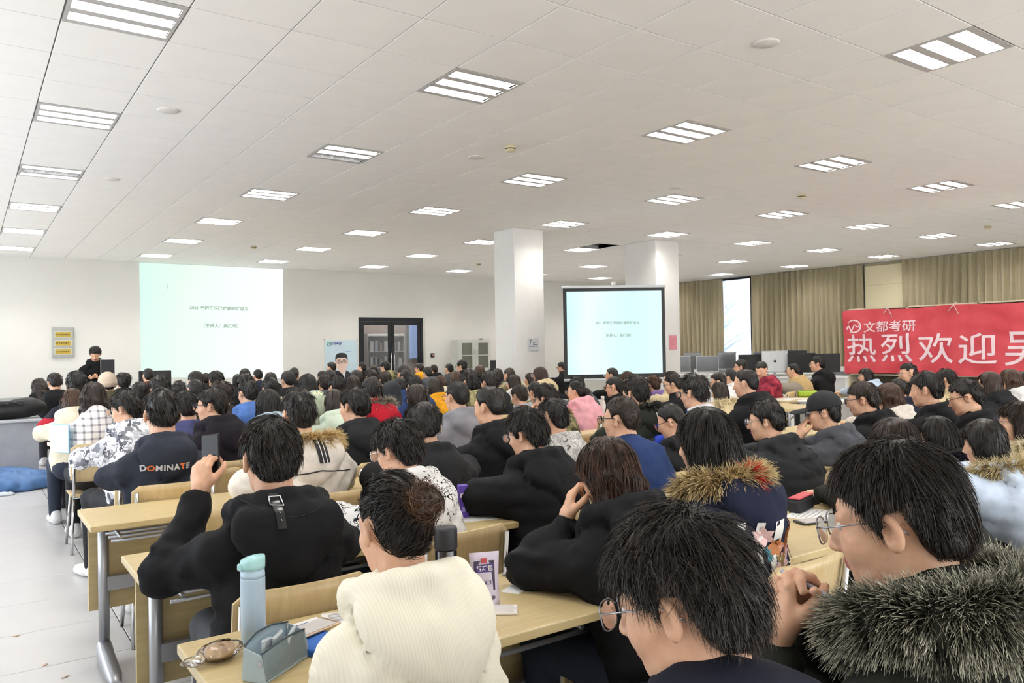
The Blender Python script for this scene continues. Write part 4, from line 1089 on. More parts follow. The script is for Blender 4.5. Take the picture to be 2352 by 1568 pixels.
# ================================================================== people
def flesh(L, face):
    """head in its own frame: x right, y forward, z up, origin in the middle of the skull"""
    X = L.copy(); X[:, 0] = np.abs(X[:, 0])
    d = el(L, (0, -0.012, 0.03), (0.074, 0.093, 0.085))
    d = smin(d, el(L, (0, 0.026, -0.04), (0.060, 0.064, 0.076)), 0.03)
    d = smin(d, rc(X, (0.0, 0.06, -0.096), (0.03, 0.035, -0.085), 0.022, 0.02), 0.025)
    d = smin(d, el(X, (0.034, 0.054, -0.03), (0.028, 0.026, 0.03)), 0.02)
    d = smin(d, rc(X, (0.0, 0.076, 0.022), (0.042, 0.064, 0.018), 0.013), 0.016)
    if face:
        d = smax(d, -el(X, (0.031, 0.094, 0.0), (0.017, 0.014, 0.010)), 0.012)
    d = smin(d, rc(L, (0, 0.084, 0.004), (0, 0.103, -0.034), 0.009, 0.0125), 0.012)
    d = smin(d, el(X, (0.013, 0.094, -0.038), (0.008, 0.009, 0.007)), 0.006)
    d = smin(d, el(L, (0, 0.084, -0.060), (0.022, 0.012, 0.006)), 0.006)
    d = smin(d, el(L, (0, 0.082, -0.071), (0.019, 0.012, 0.006)), 0.006)
    # ears: tilted shell with a hollow
    e = X - A3(0.078, -0.010, -0.008); a = 0.35
    E = np.stack([e[:, 0] * math.cos(a) + e[:, 1] * math.sin(a), -e[:, 0] * math.sin(a) + e[:, 1] * math.cos(a) - 0.15 * e[:, 2], e[:, 2]], 1)
    er = el(E, (0, 0, 0), (0.0095, 0.0185, 0.030)); er = smin(er, el(E, (0.0, 0.004, -0.022), (0.007, 0.010, 0.011)), 0.008)
    er = smax(er, -el(E, (0.013, 0.004, 0.001), (0.0145, 0.0115, 0.0185)), 0.002)
    d = smin(d, er, 0.007)
    return d

ZM_TH = [0, 35, 55, 66, 76, 84, 104, 112, 122, 140, 180]
ZMIN = {
    's': [0.050, 0.046, 0.030, 0.0, -0.03, 0.018, 0.020, -0.005, -0.035, -0.064, -0.074],
    'c': [0.060, 0.060, 0.045, 0.02, -0.01, 0.022, 0.024, 0.005, -0.02, -0.05, -0.062],
    'm': [0.030, 0.028, 0.018, -0.002, -0.02, 0.022, 0.024, -0.015, -0.045, -0.075, -0.084],
    'b': [0.045, 0.035, 0.0, -0.10, -0.12, -0.125, -0.125, -0.13, -0.135, -0.14, -0.14],
    'l': [0.055, 0.045, 0.0, -0.16, -9, -9, -9, -9, -9, -9, -9], 'w': [0.055, 0.045, 0.0, -0.16, -9, -9, -9, -9, -9, -9, -9],
    'p': [0.060, 0.058, 0.045, 0.02, -0.01, 0.018, 0.02, -0.01, -0.04, -0.07, -0.078], 'u': [0.060, 0.058, 0.045, 0.02, -0.01, 0.018, 0.02, -0.01, -0.04, -0.07, -0.078]}
ZMIN['cap'] = ZMIN['s']; ZMIN['beanie'] = ZMIN['c']; ZMIN['hood'] = ZMIN['s']
def hair_base(kind, j, ln):
    jx, jy, jz = j
    R = {'s': (0.083, 0.103, 0.094), 'c': (0.080, 0.100, 0.090), 'm': (0.089, 0.109, 0.100), 'b': (0.090, 0.108, 0.098), 'l': (0.086, 0.106, 0.095), 'w': (0.092, 0.110, 0.100),
         'p': (0.082, 0.102, 0.092), 'u': (0.083, 0.103, 0.093), 'cap': (0.080, 0.1, 0.088), 'beanie': (0.080, 0.1, 0.088), 'hood': (0.084, 0.102, 0.09)}[kind]
    R = (R[0] + jx, R[1] + jy, R[2] + jz)
    def fn(L):
        d = smin(el(L, (0, -0.012, 0.034), R), el(L, (0, -0.043, -0.022), (R[0] * 0.86, 0.062, 0.083)), 0.03)
        X = L.copy(); X[:, 0] = np.abs(X[:, 0])
        if kind == 'b':
            d = smin(d, el(X, (0.03, -0.02, -0.05), (0.072, 0.085, 0.10)), 0.03)
        if kind in 'lw':
            wv = 0.012 * np.sin(L[:, 2] * 55 + L[:, 0] * 20) if kind == 'w' else 0
            Y = L.copy(); Y[:, 0] = Y[:, 0] / 1.35
            d = smin(d, chain(Y, [(0, -0.045, -0.02), (0, -0.075, -0.16), (0, -0.10, -ln)], [0.072, 0.066, 0.042], 0.03) + wv, 0.03)
            d = smin(d, chain(X, [(0.062, -0.01, 0.02), (0.075, -0.012, -0.10), (0.075, -0.03, -0.2)], [0.03, 0.032, 0.022], 0.02), 0.03)
        th = np.degrees(np.arctan2(np.abs(L[:, 0]), L[:, 1] + 0.012))
        d = smax(d, np.interp(th, ZM_TH, ZMIN[kind]).astype(np.float32) - L[:, 2], 0.020)
        if kind == 'p':
            d = smin(d, chain(L, [(0, -0.10, 0.02), (0, -0.135, -0.01), (0.01, -0.14, -0.09), (0.02, -0.13, -0.16)], [0.02, 0.032, 0.034, 0.012], 0.02), 0.012)
        return d
    return fn
def hair_mesh(kind, w, face, seed, hcol, ln=0.30):
    rg = np.random.default_rng(seed)
    j = rg.normal(0, 0.0035, 3)
    base = hair_base(kind, j, ln)
    off = rg.random(3).astype(np.float32) * 20
    amp = {'s': 0.0065, 'c': 0.003, 'm': 0.010, 'b': 0.004, 'l': 0.004, 'w': 0.009, 'p': 0.004, 'u': 0.004}.get(kind, 0.004)
    fq = A3(55, 55, 26) if kind in 'smc' else A3(70, 60, 9)
    def fn(L):
        d = base(L) + amp * noise(L * fq + off)
        if kind in 'sm': d = d + (0.007 if kind == 'm' else 0.004) * noise(L * 26 + off)
        if face:
            X = L.copy(); X[:, 0] = np.abs(X[:, 0])
            d = np.minimum(d, rc(X, (0.016, 0.089, 0.023), (0.046, 0.074, 0.024), 0.0042, 0.003))
        return d
    h = 0.0062 if w >= 130 else 0.0085 if w >= 80 else 0.0105 if w >= 55 else 0.0125 if w >= 34 else 0.016
    lo, hi = A3(-0.125, -0.19, -0.16), A3(0.125, 0.125, 0.16)
    if kind in 'lw': lo = A3(-0.15, -0.19, -ln - 0.06)
    if kind in 'lw': hi = A3(0.15, 0.125, 0.16)
    if kind == 'p': lo = A3(-0.125, -0.2, -0.19)
    V, F = surf(fn, lo, hi, h)
    T = 0.25 + 0.25 * noise(V * A3(90, 90, 20)); Fs = [F]
    n = 9000 if w >= 300 else 5200 if w >= 130 else 2400 if w >= 90 else 900 if w >= 58 else 280 if w >= 32 else 0
    if kind == 'c': n = int(n * 0.7)
    if n:
        def keep(P): return (P[:, 1] < 0.083).astype(float) if kind not in 'smb' else (P[:, 2] > -9) * 1.0
        p, nr = sample_faces(V, F, n, rg, keep)
        crown = A3(0.018, -0.055, 0.135)
        g = p - crown
        if kind in 'u': g = A3(0.028, -0.1, 0.07) - p
        if kind in 'p': g = A3(0, -0.11, 0.02) - p
        if kind in 'lwb': g = g * A3(1, 1, 0.2) + A3(0, 0, -0.12)
        g = g - nr * (g * nr).sum(1)[:, None]; g /= np.linalg.norm(g, axis=1)[:, None] + 1e-6
        lift = {'s': 0.28, 'm': 0.5, 'c': 0.45, 'l': 0.03, 'w': 0.12, 'b': 0.06, 'u': 0.05, 'p': 0.05}.get(kind, 0.1)
        ln_ = {'s': 0.045, 'm': 0.055, 'c': 0.014, 'l': 0.11, 'w': 0.10, 'b': 0.06, 'u': 0.05, 'p': 0.05}.get(kind, 0.03) * (0.6 + 0.8 * rg.random(n))
        cl_ = noise(p * 38 + off)[:, None] * 0.5
        if kind in 'smc':
            thr = np.degrees(np.arctan2(np.abs(p[:, 0]), p[:, 1] + 0.012)); room = p[:, 2] - np.interp(thr, ZM_TH, ZMIN[kind])
            ln_ = ln_ * np.clip(room / 0.055, 0.1, 1)
        side = np.cross(nr, g)
        if kind in 'sm':
            dist = np.linalg.norm(p - crown, axis=1)[:, None]; aw = 0.9 * np.exp(-dist / 0.07) + 0.25
            g = g * np.cos(aw) + side * np.sin(aw)
        d0 = g + side * cl_ + nr * lift * (0.5 + rg.random((n, 1)))
        def step(q, d, jn):
            f0 = base(q); e = 0.004
            gr = np.stack([base(q + A3(e, 0, 0)) - f0, base(q + A3(0, e, 0)) - f0, base(q + A3(0, 0, e)) - f0], 1) / e
            gr /= np.linalg.norm(gr, axis=1)[:, None] + 1e-6
            off_ = 0.002 + 0.0025 * jn * (1 + 2 * (kind == 'm'))
            q = q - gr * np.maximum(f0 - off_ - (0.006 if kind in 'sm' else 0.001), 0)[:, None] * 0.7 - gr * np.minimum(f0 - 0.001, 0)[:, None]
            d = d - gr * np.maximum((d * gr).sum(1) - 0.1, 0)[:, None] * 0.6
            return q, d
        r0 = 0.0007 if w >= 300 else 0.0010 if w >= 130 else 0.0015 if w >= 90 else 0.0019 if w >= 58 else 0.0034
        V2, F2, t2 = strands(p - nr * 0.002, d0, ln_, r0, 4 if w >= 130 else 3, 0.25 if kind not in 'lw' else 0.6, {'m': 0.3, 's': 0.17}.get(kind, 0.1), step, rg)
        Fs.append(F2 + len(V)); V = np.concatenate([V, V2]); T = np.concatenate([T, t2])
    return V, Fs, T

# hands: palm, four unequal fingers with three bends each, thumb from the side of the palm
HANDS = {}
def hand_me(curl, side):
    key = (curl, side)
    if key in HANDS: return HANDS[key]
    def fn(P):
        Q = P.copy(); Q[:, 0] *= side
        d = el(Q, (0.0, 0.05, 0.0), (0.042, 0.05, 0.016)); d = smin(d, rc(Q, (0, -0.05, 0.004), (0, 0.02, 0), 0.025, 0.026), 0.02)
        fl = [(0.029, 0.086, 0.070), (0.010, 0.090, 0.078), (-0.010, 0.087, 0.072), (-0.029, 0.080, 0.056)]
        for k, (x, y, ln) in enumerate(fl):
            a = math.radians(curl * (0.8 + 0.12 * k)); p = np.array([x, y, 0.0]); pts = [p - np.array([0, 0.03, 0.0]), p]; ang = 0
            for seg, fr_ in ((0.46, 0.7), (0.3, 1.0), (0.24, 0.7)):
                ang += a * fr_; p = p + ln * seg * np.array([x * 1.2, math.cos(ang), -math.sin(ang)]); pts.append(p)
            f = chain(Q, pts, [0.011, 0.0098, 0.0088, 0.0079, 0.0066], 0.004)
            d = smin(d, f, 0.006)
        t = chain(Q, [(0.02, 0.02, -0.004), (0.045, 0.048, -0.014), (0.055, 0.078, -0.02 - curl * 0.0003), (0.050, 0.10, -0.026 - curl * 0.0004)], [0.016, 0.0125, 0.0105, 0.0075], 0.006)
        return smin(d, t, 0.01)
    V, F = surf(fn, (-0.075, -0.085, -0.10), (0.075, 0.18, 0.045), 0.0042)
    HANDS[key] = np_mesh('hand', V, F, [SKIN]); return HANDS[key]
def put_hand(root, curl, side, wrist, fdir, palm):
    y = Vector(fdir).normalized(); z = -Vector(palm); z = (z - y * z.dot(y)).normalized(); x = y.cross(z)
    o = ob('hand', hand_me(curl, side), root)
    o.matrix_local = Matrix(((x.x, y.x, z.x, wrist[0]), (x.y, y.y, z.y, wrist[1]), (x.z, y.z, z.z, wrist[2]), (0, 0, 0, 1)))
    return o
# glasses in the head frame
def glass_mesh(r, m):
    b = MB()
    for s in (-1, 1):
        pts = [(s * 0.034 + 0.027 * abs(math.cos(a)) ** 0.7 * (1 if math.cos(a) >= 0 else -1), 0.112 - 0.12 * abs(s * 0.034 + 0.027 * math.cos(a)) ** 1.3, 0.022 * abs(math.sin(a)) ** 0.7 * (1 if math.sin(a) >= 0 else -1) - 0.003) for a in np.linspace(0, 2 * PI, 21)]
        b.tube(pts, r, 5, cap=False)
        b.tube([(s * 0.060, 0.110, 0.006), (s * 0.074, 0.092, 0.007), (s * 0.081, 0.0, 0.010), (s * 0.082, -0.016, 0.004), (s * 0.080, -0.034, -0.014)], r, 5)
    b.tube([(-0.008, 0.112, 0.003), (0, 0.115, 0.006), (0.008, 0.112, 0.003)], r, 5)
    return b.mesh('glasses', m)
GLM = {'metal': M('glasses_metal', '#8b8d92', 0.25, 0.8), 'dark': M('glasses_dark', '#17171a', 0.3), 'white': M('glasses_white', '#dfdcdc', 0.3), 'purple': M('glasses_purple', '#3d2c46', 0.3)}
GL = {k: glass_mesh(0.0014 if k == 'metal' else 0.0021, m) for k, m in GLM.items()}
lb_ = MB()
for s in (-1, 1): lb_.poly([(s * 0.034 + 0.0255 * math.cos(a), 0.1105 - 0.12 * abs(s * 0.034 + 0.0255 * math.cos(a)) ** 1.3, 0.0205 * math.sin(a) - 0.003) for a in np.linspace(0, 2 * PI, 18)[:-1]])
LENS = lb_.mesh('lens', glass_mat('lens_glass', (0.97, 0.98, 1, 1), 0.05))
eb = MB()
eb.lathe([(0.0001, -0.0115), (0.0081, -0.0081), (0.0115, 0), (0.0081, 0.0081), (0.0052, 0.0103), (0.0001, 0.0115)], n=14, mi_at=[0, 0, 0, 0, 1])
EYE = eb.mesh('eye', EYEW, EYEK)
# legs and shoes, seated and standing (shared shapes)
def leg_field(P, stand):
    X = P.copy(); X[:, 0] = np.abs(X[:, 0])
    if stand: d = chain(X, [(0.09, 0, 0.9), (0.10, 0.01, 0.5), (0.11, 0, 0.09)], [0.10, 0.07, 0.055], 0.02)
    else: d = chain(X, [(0.085, -0.02, 0.535), (0.12, 0.40, 0.535), (0.12, 0.41, 0.09)], [0.092, 0.066, 0.05], 0.03)
    return d + 0.004 * noise(P * A3(22, 22, 12))
LEGS = {}
V, F = surf(lambda P: smin(leg_field(P, False), el(P, (0, -0.04, 0.56), (0.18, 0.14, 0.10)), 0.05), (-0.28, -0.22, 0.03), (0.28, 0.52, 0.72), 0.024)
LEGS[0] = np_mesh('trousers', V, F, [M('trousers_black', '#1a1a1d', 0.8)])
V, F = surf(lambda P: smin(leg_field(P, True), el(P, (0, 0, 0.93), (0.17, 0.12, 0.12)), 0.05), (-0.28, -0.22, 0.03), (0.28, 0.3, 1.1), 0.024)
LEGS[1] = np_mesh('trousers', V, F, [MATS['trousers_black']])
TRM = [MATS['trousers_black'], M('trousers_denim', '#222938', 0.8), M('trousers_grey', '#3a3b40', 0.8)]
def shoef(P):
    d = chain(P, [(0, -0.05, 0.05), (0, 0.06, 0.045), (0, 0.15, 0.035)], [0.046, 0.044, 0.036], 0.02)
    d = smin(d, rc(P, (0, -0.045, 0.05), (0, -0.04, 0.10), 0.042), 0.02)
    return np.maximum(d, 0.004 - P[:, 2])
V, F = surf(shoef, (-0.07, -0.12, 0), (0.07, 0.21, 0.16), 0.012)
SHOE = np_mesh('shoe', V, F, [M('shoe_white', '#e2e1e0', 0.5), ]); SHOEM = [M('shoe_black', '#1c1c1e', 0.5), MATS['shoe_white'], M('shoe_grey', '#6a6a6e', 0.6)]

def coat_fn(P, c):
    sy, sz, sw, pad, pz = c['sy'], c['sz'], c['sw'], c['pad'], c['pz']
    d = el(P, (0, 0.0, pz), (0.185 + pad, 0.138 + pad, 0.17))
    mz = (pz + sz) / 2
    d = smin(d, el(P, (0, 0.45 * sy - 0.01, mz), (0.17 + pad, 0.125 + pad, max(0.16, (sz - pz) * 0.75))), 0.08)
    d = smin(d, el(P, (0, sy, sz - 0.17), (sw + 0.005 + pad, 0.12 + pad, 0.19)), 0.07)
    sa = np.stack([np.abs(P[:, 0]), P[:, 1], P[:, 2]], 1)
    d = smin(d, rc(sa, (0.0, sy, sz - 0.02), (sw - 0.015, sy, sz - 0.085), 0.066 + pad, 0.054 + pad), 0.05)
    d = smin(d, rc(P, (0, sy - 0.005, sz - 0.01), (0, sy + 0.02, sz + 0.035), 0.078, 0.07), 0.06)
    arm = None
    for (S, E, W) in c['arms']:
        a = chain(P, [S, E, W], [0.066 + pad, 0.056 + pad * 0.8, 0.040 + pad * 0.4], 0.02)
        arm = a if arm is None else np.minimum(arm, a)
    d = smin(d, arm, 0.03)
    # cloth folds
    sd = c['seed']
    q = P + sd
    if c['type'] == 'p' or c['quilt']:
        zz = P[:, 2] + 0.012 * noise(q * 9) + 0.25 * np.abs(P[:, 0]) * 0.3
        d = d - 0.011 * (np.sqrt(np.abs(np.sin(PI * zz / 0.075))) - 0.5) + 0.003 * noise(q * 40)
    else:
        fr_ = c['fold']
        d = d + fr_ * (0.011 * noise(q * A3(8, 8, 12)) + 0.006 * noise(q * A3(22, 18, 30)) + 0.016 * (0.3 - np.abs(noise(q * A3(10, 10, 17) + 7))) + 0.010 * (0.3 - np.abs(noise(q * A3(20, 20, 30) + 3))))
    if c['type'] in 'hpf' and c['hood']:
        hs = c['hs']
        Hp = P - A3(0, sy - 0.105 - 0.7 * pad, sz - 0.015 * hs); zr = Hp[:, 2] / (0.125 * hs)
        Hp[:, 0] /= np.where(zr > 0, 1 + 0.12 * np.clip(zr, 0, 1), 1 + 0.5 * np.clip(zr, -0.95, 0))
        Hp[:, 1] -= ((sy + 0.019 + pad) / max(0.2, sz - pz) + 0.08) * np.clip(Hp[:, 2], -0.25, 0.1)
        hd = el(Hp, (0, 0, 0), (0.152 * hs, 0.085 * hs, 0.125 * hs)); hd = smax(hd, P[:, 2] - sz - 0.085, 0.03)
        hd = hd + 0.010 * (0.3 - np.abs(noise(q * A3(11, 11, 15) + 4)))
        if c['big']:
            for gx in (-0.055, 0.055) if c['type'] != 'f' else (0.0,):
                hd = hd + 0.007 * np.exp(-((Hp[:, 0] - gx * hs) / 0.006) ** 2)
        hd = hd + 0.007 * noise(q * A3(12, 12, 16))
        d = d + 0.018 * np.exp(-(hd / 0.014) ** 2); d = smin(d, hd, 0.003)
        ring = chain(P, c['ring'], [0.036 if c['type'] != 'f' else 0.03] * len(c['ring']), 0.015)
        d = smin(d, ring + 0.004 * noise(q * 30), 0.012)
    else:
        dx = P - A3(0, sy + 0.018, sz + 0.045)
        rr = np.sqrt(dx[:, 0] ** 2 + (dx[:, 1] * 0.95) ** 2) - 0.074
        d = smin(d, np.sqrt(rr ** 2 + (dx[:, 2] / 2.2) ** 2) - 0.013, 0.012)
    if c['worn']:
        d = smin(d, c['hoodf'](P), 0.03)
    return d

def make_person(p):
    n, ex = p['n'], p['ex']
    stand = 'stand' in ex
    s, z, w = p['s'] * {'m': 0.94, 'b': 0.97, 'w': 0.95}.get(p['hair'], 1.0) * float(p['ex'].get('hsc', 1)), p['z'], p['w']
    big = 'big' in ex; face = 'face' in ex
    hy = math.radians(p['hy']); by = math.radians(ex.get('by', p['hy'] * 0.35)) if not isinstance(ex.get('by'), str) else math.radians(float(ex['by']))
    lean = p['lean']; sd = np.float32((abs(hash_(n)) % 997) / 31.0)
    hz = z - {'m': 0.137, 's': 0.131, 'c': 0.127, 'w': 0.138, 'cap': 0.146, 'beanie': 0.147}.get(p['hair'], 0.133) * s; hyy = lean
    Rb = rotm(by)
    off = Rb @ np.array([0, hyy, 0])
    root = thing('person', p['label'], 'person', (p['X'] - off[0], p['Y'] - off[1], 0), by, p['grp'])
    Hc = A3(0, hyy, hz); Rh = rotm(hy - by, math.radians(p['hp']), math.radians(float(ex.get('roll', 0))))
    fem = p['hair'] in 'lwbpu'
    sw = (0.150 if fem else 0.172) * (0.5 + 0.5 * s)
    typ = p['coat']
    pad = {'p': 0.026, 'f': 0.026, 'h': 0.016, 'c': 0.008}[typ]
    sy, sz = hyy - 0.07, hz - (0.185 if not fem else 0.175) * s
    pz = 0.60 if not stand else 0.95
    L_, R_ = -1, 1
    dz = 0.752 + 0.042 + pad * 0.4
    arm = ex.get('arms', 'desk')
    arms = []; hands = []
    for sg in (-1, 1):
        S = (sg * sw, sy, sz - 0.095)
        if arm == 'desk' or (arm in ('phoneL', 'chinL') and sg == 1):
            E = (sg * (sw + 0.085), sy + 0.13, max(dz + 0.03, sz - 0.29)); W = (sg * 0.10, sy + 0.35, dz)
            hands.append((20, -sg, (sg * 0.08, sy + 0.365, dz - 0.01), (-sg * 0.45, 0.9, -0.02), (0, 0, -1)))
        elif arm == 'phoneL':
            E = (-sw - 0.13, sy + 0.16, dz + 0.01); W = (-sw - 0.01, sy + 0.27, 1.01)
            hands.append((62, 1, (-sw + 0.0, sy + 0.285, 1.035), (0.12, 0.1, 1), (0.75, 0.55, 0.0)))
        elif arm == 'chinL':
            E = (-sw - 0.06, sy + 0.22, dz + 0.01); W = (-0.085, hyy + 0.125 * s, hz - 0.20 * s)
            hands.append((48, 1, (-0.078, hyy + 0.125 * s, hz - 0.175 * s), (0.25, -0.06, 1), (0.8, -0.6, 0.1)))
        elif arm == 'clasp':
            hc = Hc + Rh @ A3(-0.02, 0.195, -0.105) * s
            E = (sg * (sw + 0.02), sy + 0.22, dz + 0.01); W = (float(hc[0]) + sg * 0.055, float(hc[1]) - 0.0, float(hc[2]) - 0.10)
            hands.append((66, -sg, tuple(np.array(W) + np.array([-sg * 0.008, 0.0, 0.025])), (-sg * 0.35, 0.12, 0.92), (-sg * 0.9, -0.3, 0.1)))
        elif arm == 'lap':
            E = (sg * (sw + 0.07), sy + 0.04, sz - 0.30); W = (sg * 0.13, sy + 0.26, 0.665)
            hands.append((25, -sg, (sg * 0.12, sy + 0.275, 0.66), (-sg * 0.5, 0.85, 0), (0, 0, -1)))
        elif arm == 'book':
            E = (sg * (sw + 0.06), sy + 0.08, sz - 0.28); W = (sg * 0.09, sy + 0.27, sz - 0.22)
            hands.append((40, -sg, (sg * 0.08, sy + 0.285, sz - 0.215), (-sg * 0.6, 0.8, 0.1), (0, 0, 1)))
        arms.append((S, E, W))
    hs = float(ex.get('hood', 1.0))
    c = dict(sy=sy, sz=sz, sw=sw, pad=pad, pz=pz, arms=arms, seed=sd, type=typ, fold=1.0 if w > 55 else 0.8, hood='nohood' not in ex, hs=hs, big=big, worn=p['hair'] == 'hood', quilt='quilt' in ex)
    rr = 0.112 * hs; tilt = 0.04 if typ != 'f' else 0.02
    c['ring'] = [(math.sin(a) * rr, sy + 0.018 - math.cos(a) * rr * 0.95, sz + 0.045 + tilt * math.cos(a) - (0.03 if abs(a) > 1.9 else 0)) for a in np.linspace(-2.3, 2.3, 9)]
    if c['worn']:
        def hoodf(P):
            L = (P - Hc) @ Rh / s
            d = smin(el(L, (0, -0.02, 0.03), (0.108, 0.128, 0.118)), el(L, (0, -0.05, -0.10), (0.11, 0.10, 0.13)), 0.05)
            return smax(d, -el(L, (0, 0.12, -0.02), (0.085, 0.09, 0.115)), 0.02) * s + 0.005 * noise(P * 25)
        c['hoodf'] = hoodf
    # coat
    h = 0.0140 if w >= 100 else 0.0182 if w >= 62 else 0.0245 if w >= 40 else 0.032
    lo = A3(-sw - 0.24, min(-0.22, sy - 0.24) - 0.02, pz - 0.2); hi = A3(sw + 0.24, max(sy + 0.42, 0.2), sz + 0.14)
    if arm in ('chinL', 'clasp', 'phoneL'): hi[2] = max(hi[2], hz - 0.08); hi[1] = max(hi[1], hyy + 0.3)
    if c['worn']: hi[2] = z + 0.05
    V, F = surf(lambda P: coat_fn(P, c), lo, hi, h)
    p['coatVF'] = (V, F)
    coat = ob('coat', np_mesh('coat', V, F, [cloth_mat(p['cc'])]), root)
    # skin: head, neck and upper chest in one surface
    Nb = A3(0, sy + 0.012, sz + 0.0)
    def skin(P):
        L = (P - Hc) @ Rh / s
        d = flesh(L, face) * s
        a = Hc + Rh @ A3(0, -0.022, -0.06) * s
        d = smin(d, rc(P, a, Nb, 0.056 * s, 0.062), 0.02)
        return smin(d, el(P, (0, sy, sz - 0.06), (0.12, 0.07, 0.08)), 0.04)
    hh = 0.0040 if w >= 300 else 0.0070 if w >= 100 else 0.0090 if w >= 60 else 0.0115 if w >= 40 else 0.0145
    if face and w > 25: hh = min(hh, 0.0102)
    mid = (Hc + Nb) / 2
    V, F = surf(skin, (-0.16, min(hyy - 0.15, sy - 0.1), sz - 0.14), (0.16, hyy + 0.16, z + 0.03), hh)
    Lc = (V[F].mean(1) - Hc) @ Rh / s
    mi = ((np.abs(Lc[:, 0]) < 0.024) & (Lc[:, 1] > 0.083) & (Lc[:, 2] < -0.053) & (Lc[:, 2] > -0.078)).astype(int)
    ob('body', np_mesh('body', V, F, [SKIN, LIP], True, mi), root)
    # hair
    V, Fs, T = hair_mesh(p['hair'], w, face, abs(hash_(n)) % 9999, p['hc'], float(ex.get('ln', {'l': 0.30, 'w': 0.36}.get(p['hair'], 0.3))))
    hair = ob('hair', np_mesh('hair', (V * s) @ Rh.T + Hc, Fs, [HAIRC[p['hc']]], True, None, T), root)
    if p['hair'] == 'u':
        rg = np.random.default_rng(5); bc = A3(0.028, -0.108, 0.045); rb_ = 0.043 if w > 60 else 0.036
        V, F = surf(lambda L: el(L, bc, (rb_ * 1.05, rb_ * 0.8, rb_)) + 0.006 * noise(L * 60) + 0.008 * np.exp(-(((L - bc)[:, [0, 2]] ** 2).sum(1)) / 0.00012), bc - 0.07, bc + 0.07, 0.006 if w > 60 else 0.012)
        T = 0.5 + 0.4 * noise(V * 90); Fs = [F]
        if w > 60:
            q0, nr = sample_faces(V, F, 1800, rg); tg = np.cross(nr, A3(0.1, -1, 0.15)); tg /= np.linalg.norm(tg, axis=1)[:, None] + 1e-6
            V2, F2, t2 = strands(q0 - nr * 0.001, tg + nr * 0.12, 0.035 * (0.5 + rg.random(1800)), 0.0011, 4, 0.1, 0.3, lambda q, d, jn: (q - nr * 0.002 * jn, d - nr * 0.3), rg)
            Fs.append(F2 + len(V)); V = np.concatenate([V, V2]); T = np.concatenate([T, t2])
        ob('hair_bun', np_mesh('hair_bun', (V * s) @ Rh.T + Hc, Fs, [HAIRC['b']], True, None, T), root)
    Mh = Matrix.Translation(Vector(Hc)) @ Matrix(Rh.tolist()).to_4x4() @ Matrix.Scale(s, 4)
    if face:
        for sg in (-1, 1):
            e = ob('eye', EYE, root); e.matrix_local = Mh @ Matrix.Translation((sg * 0.031, 0.0745, 0.001)) @ Matrix.Rotation(-PI / 2, 4, 'X') @ Matrix.Diagonal((1.05, 0.75, 1, 1))
    if 'gl' in ex:
        g = ob('glasses', GL[ex['gl']], root); g.matrix_local = Mh
        ob('lens', LENS, g)
    if p['hair'] in ('cap', 'beanie'):
        if p['hair'] == 'cap':
            def fn(L):
                d = smax(el(L, (0, -0.012, 0.042), (0.092, 0.112, 0.100)), 0.022 - 0.12 * L[:, 1] - L[:, 2], 0.006)
                b = L - A3(0, 0.135, 0.022); b[:, 2] += 2.6 * b[:, 0] ** 2 + 0.1 * b[:, 1]
                d = smin(d, el(b, (0, 0, 0), (0.082, 0.078, 0.011)), 0.012)
                d = smin(d, el(L, (0, -0.012, 0.142), (0.008, 0.008, 0.006)), 0.003)
                return d + 0.0015 * np.exp(-(L[:, 0] / 0.002) ** 2)
            V, F = surf(fn, (-0.11, -0.14, -0.03), (0.11, 0.23, 0.16), 0.006); mt = M('cap_black', '#19191c', 0.8, bump=0.3)
        else:
            def fn(L):
                d = smax(el(L, (0, -0.014, 0.038), (0.096, 0.115, 0.108)), -0.03 + 0.1 * L[:, 1] - L[:, 2], 0.01)
                d = d - 0.006 * (L[:, 2] < 0.02) + 0.002 * np.sin(np.arctan2(L[:, 0], L[:, 1]) * 60)
                return d
            V, F = surf(fn, (-0.13, -0.15, -0.06), (0.13, 0.13, 0.17), 0.008); mt = M('beanie_beige', '#cbb9a4', 0.9, bump=0.4)
        ob('cap' if p['hair'] == 'cap' else 'knit_beanie', np_mesh('cap', (V * s) @ Rh.T + Hc, F, [mt]), root)
    # fur round the hood
    if 'fur' in ex:
        fr_ = float(ex.get('furr', 0.034)); fl = float(ex.get('furl', 0.05))
        rg = np.random.default_rng(abs(hash_(n)) % 777)
        ring = np.array(c['ring'], np.float32)
        if typ != 'f':
            ring = ring * A3(1.15, 1, 1) + A3(0, -0.03, -0.02)
        else:
            ring = (ring - A3(0, sy, sz)) * A3(*[float(ex.get('furw', 1.15))] * 2, 1) + A3(0, sy - 0.012, sz + (0.012 if 'nohood' in ex else -0.01))
        nst = 16000 if w >= 300 else 5500 if w >= 80 else 2600 if w > 60 else 1300
        u = rg.random(nst) * (len(ring) - 1.001); i = u.astype(int); f = (u - i)[:, None]
        pc = ring[i] * (1 - f) + ring[i + 1] * f; tg = ring[i + 1] - ring[i]; tg /= np.linalg.norm(tg, axis=1)[:, None]
        ph = rg.random(nst) * 2 * PI
        n1 = np.cross(tg, A3(0, 0, 1)); n1 /= np.linalg.norm(n1, axis=1)[:, None] + 1e-6; n2 = np.cross(n1, tg)
        rad = n1 * np.cos(ph)[:, None] + n2 * np.sin(ph)[:, None]
        ce = ring.mean(0); outw = pc - ce; outw[:, 2] = 0; outw /= np.linalg.norm(outw, axis=1)[:, None] + 1e-6
        clump = np.stack([noise(pc * 60 + rad * 2 + o_) for o_ in (0, 9, 17)], 1) * 0.45
        d0 = rad * 0.75 + outw * 0.45 + clump + A3(0, 0, -0.12)
        rads = 0.0009 if w >= 300 else 0.0014 if w >= 80 else 0.0022
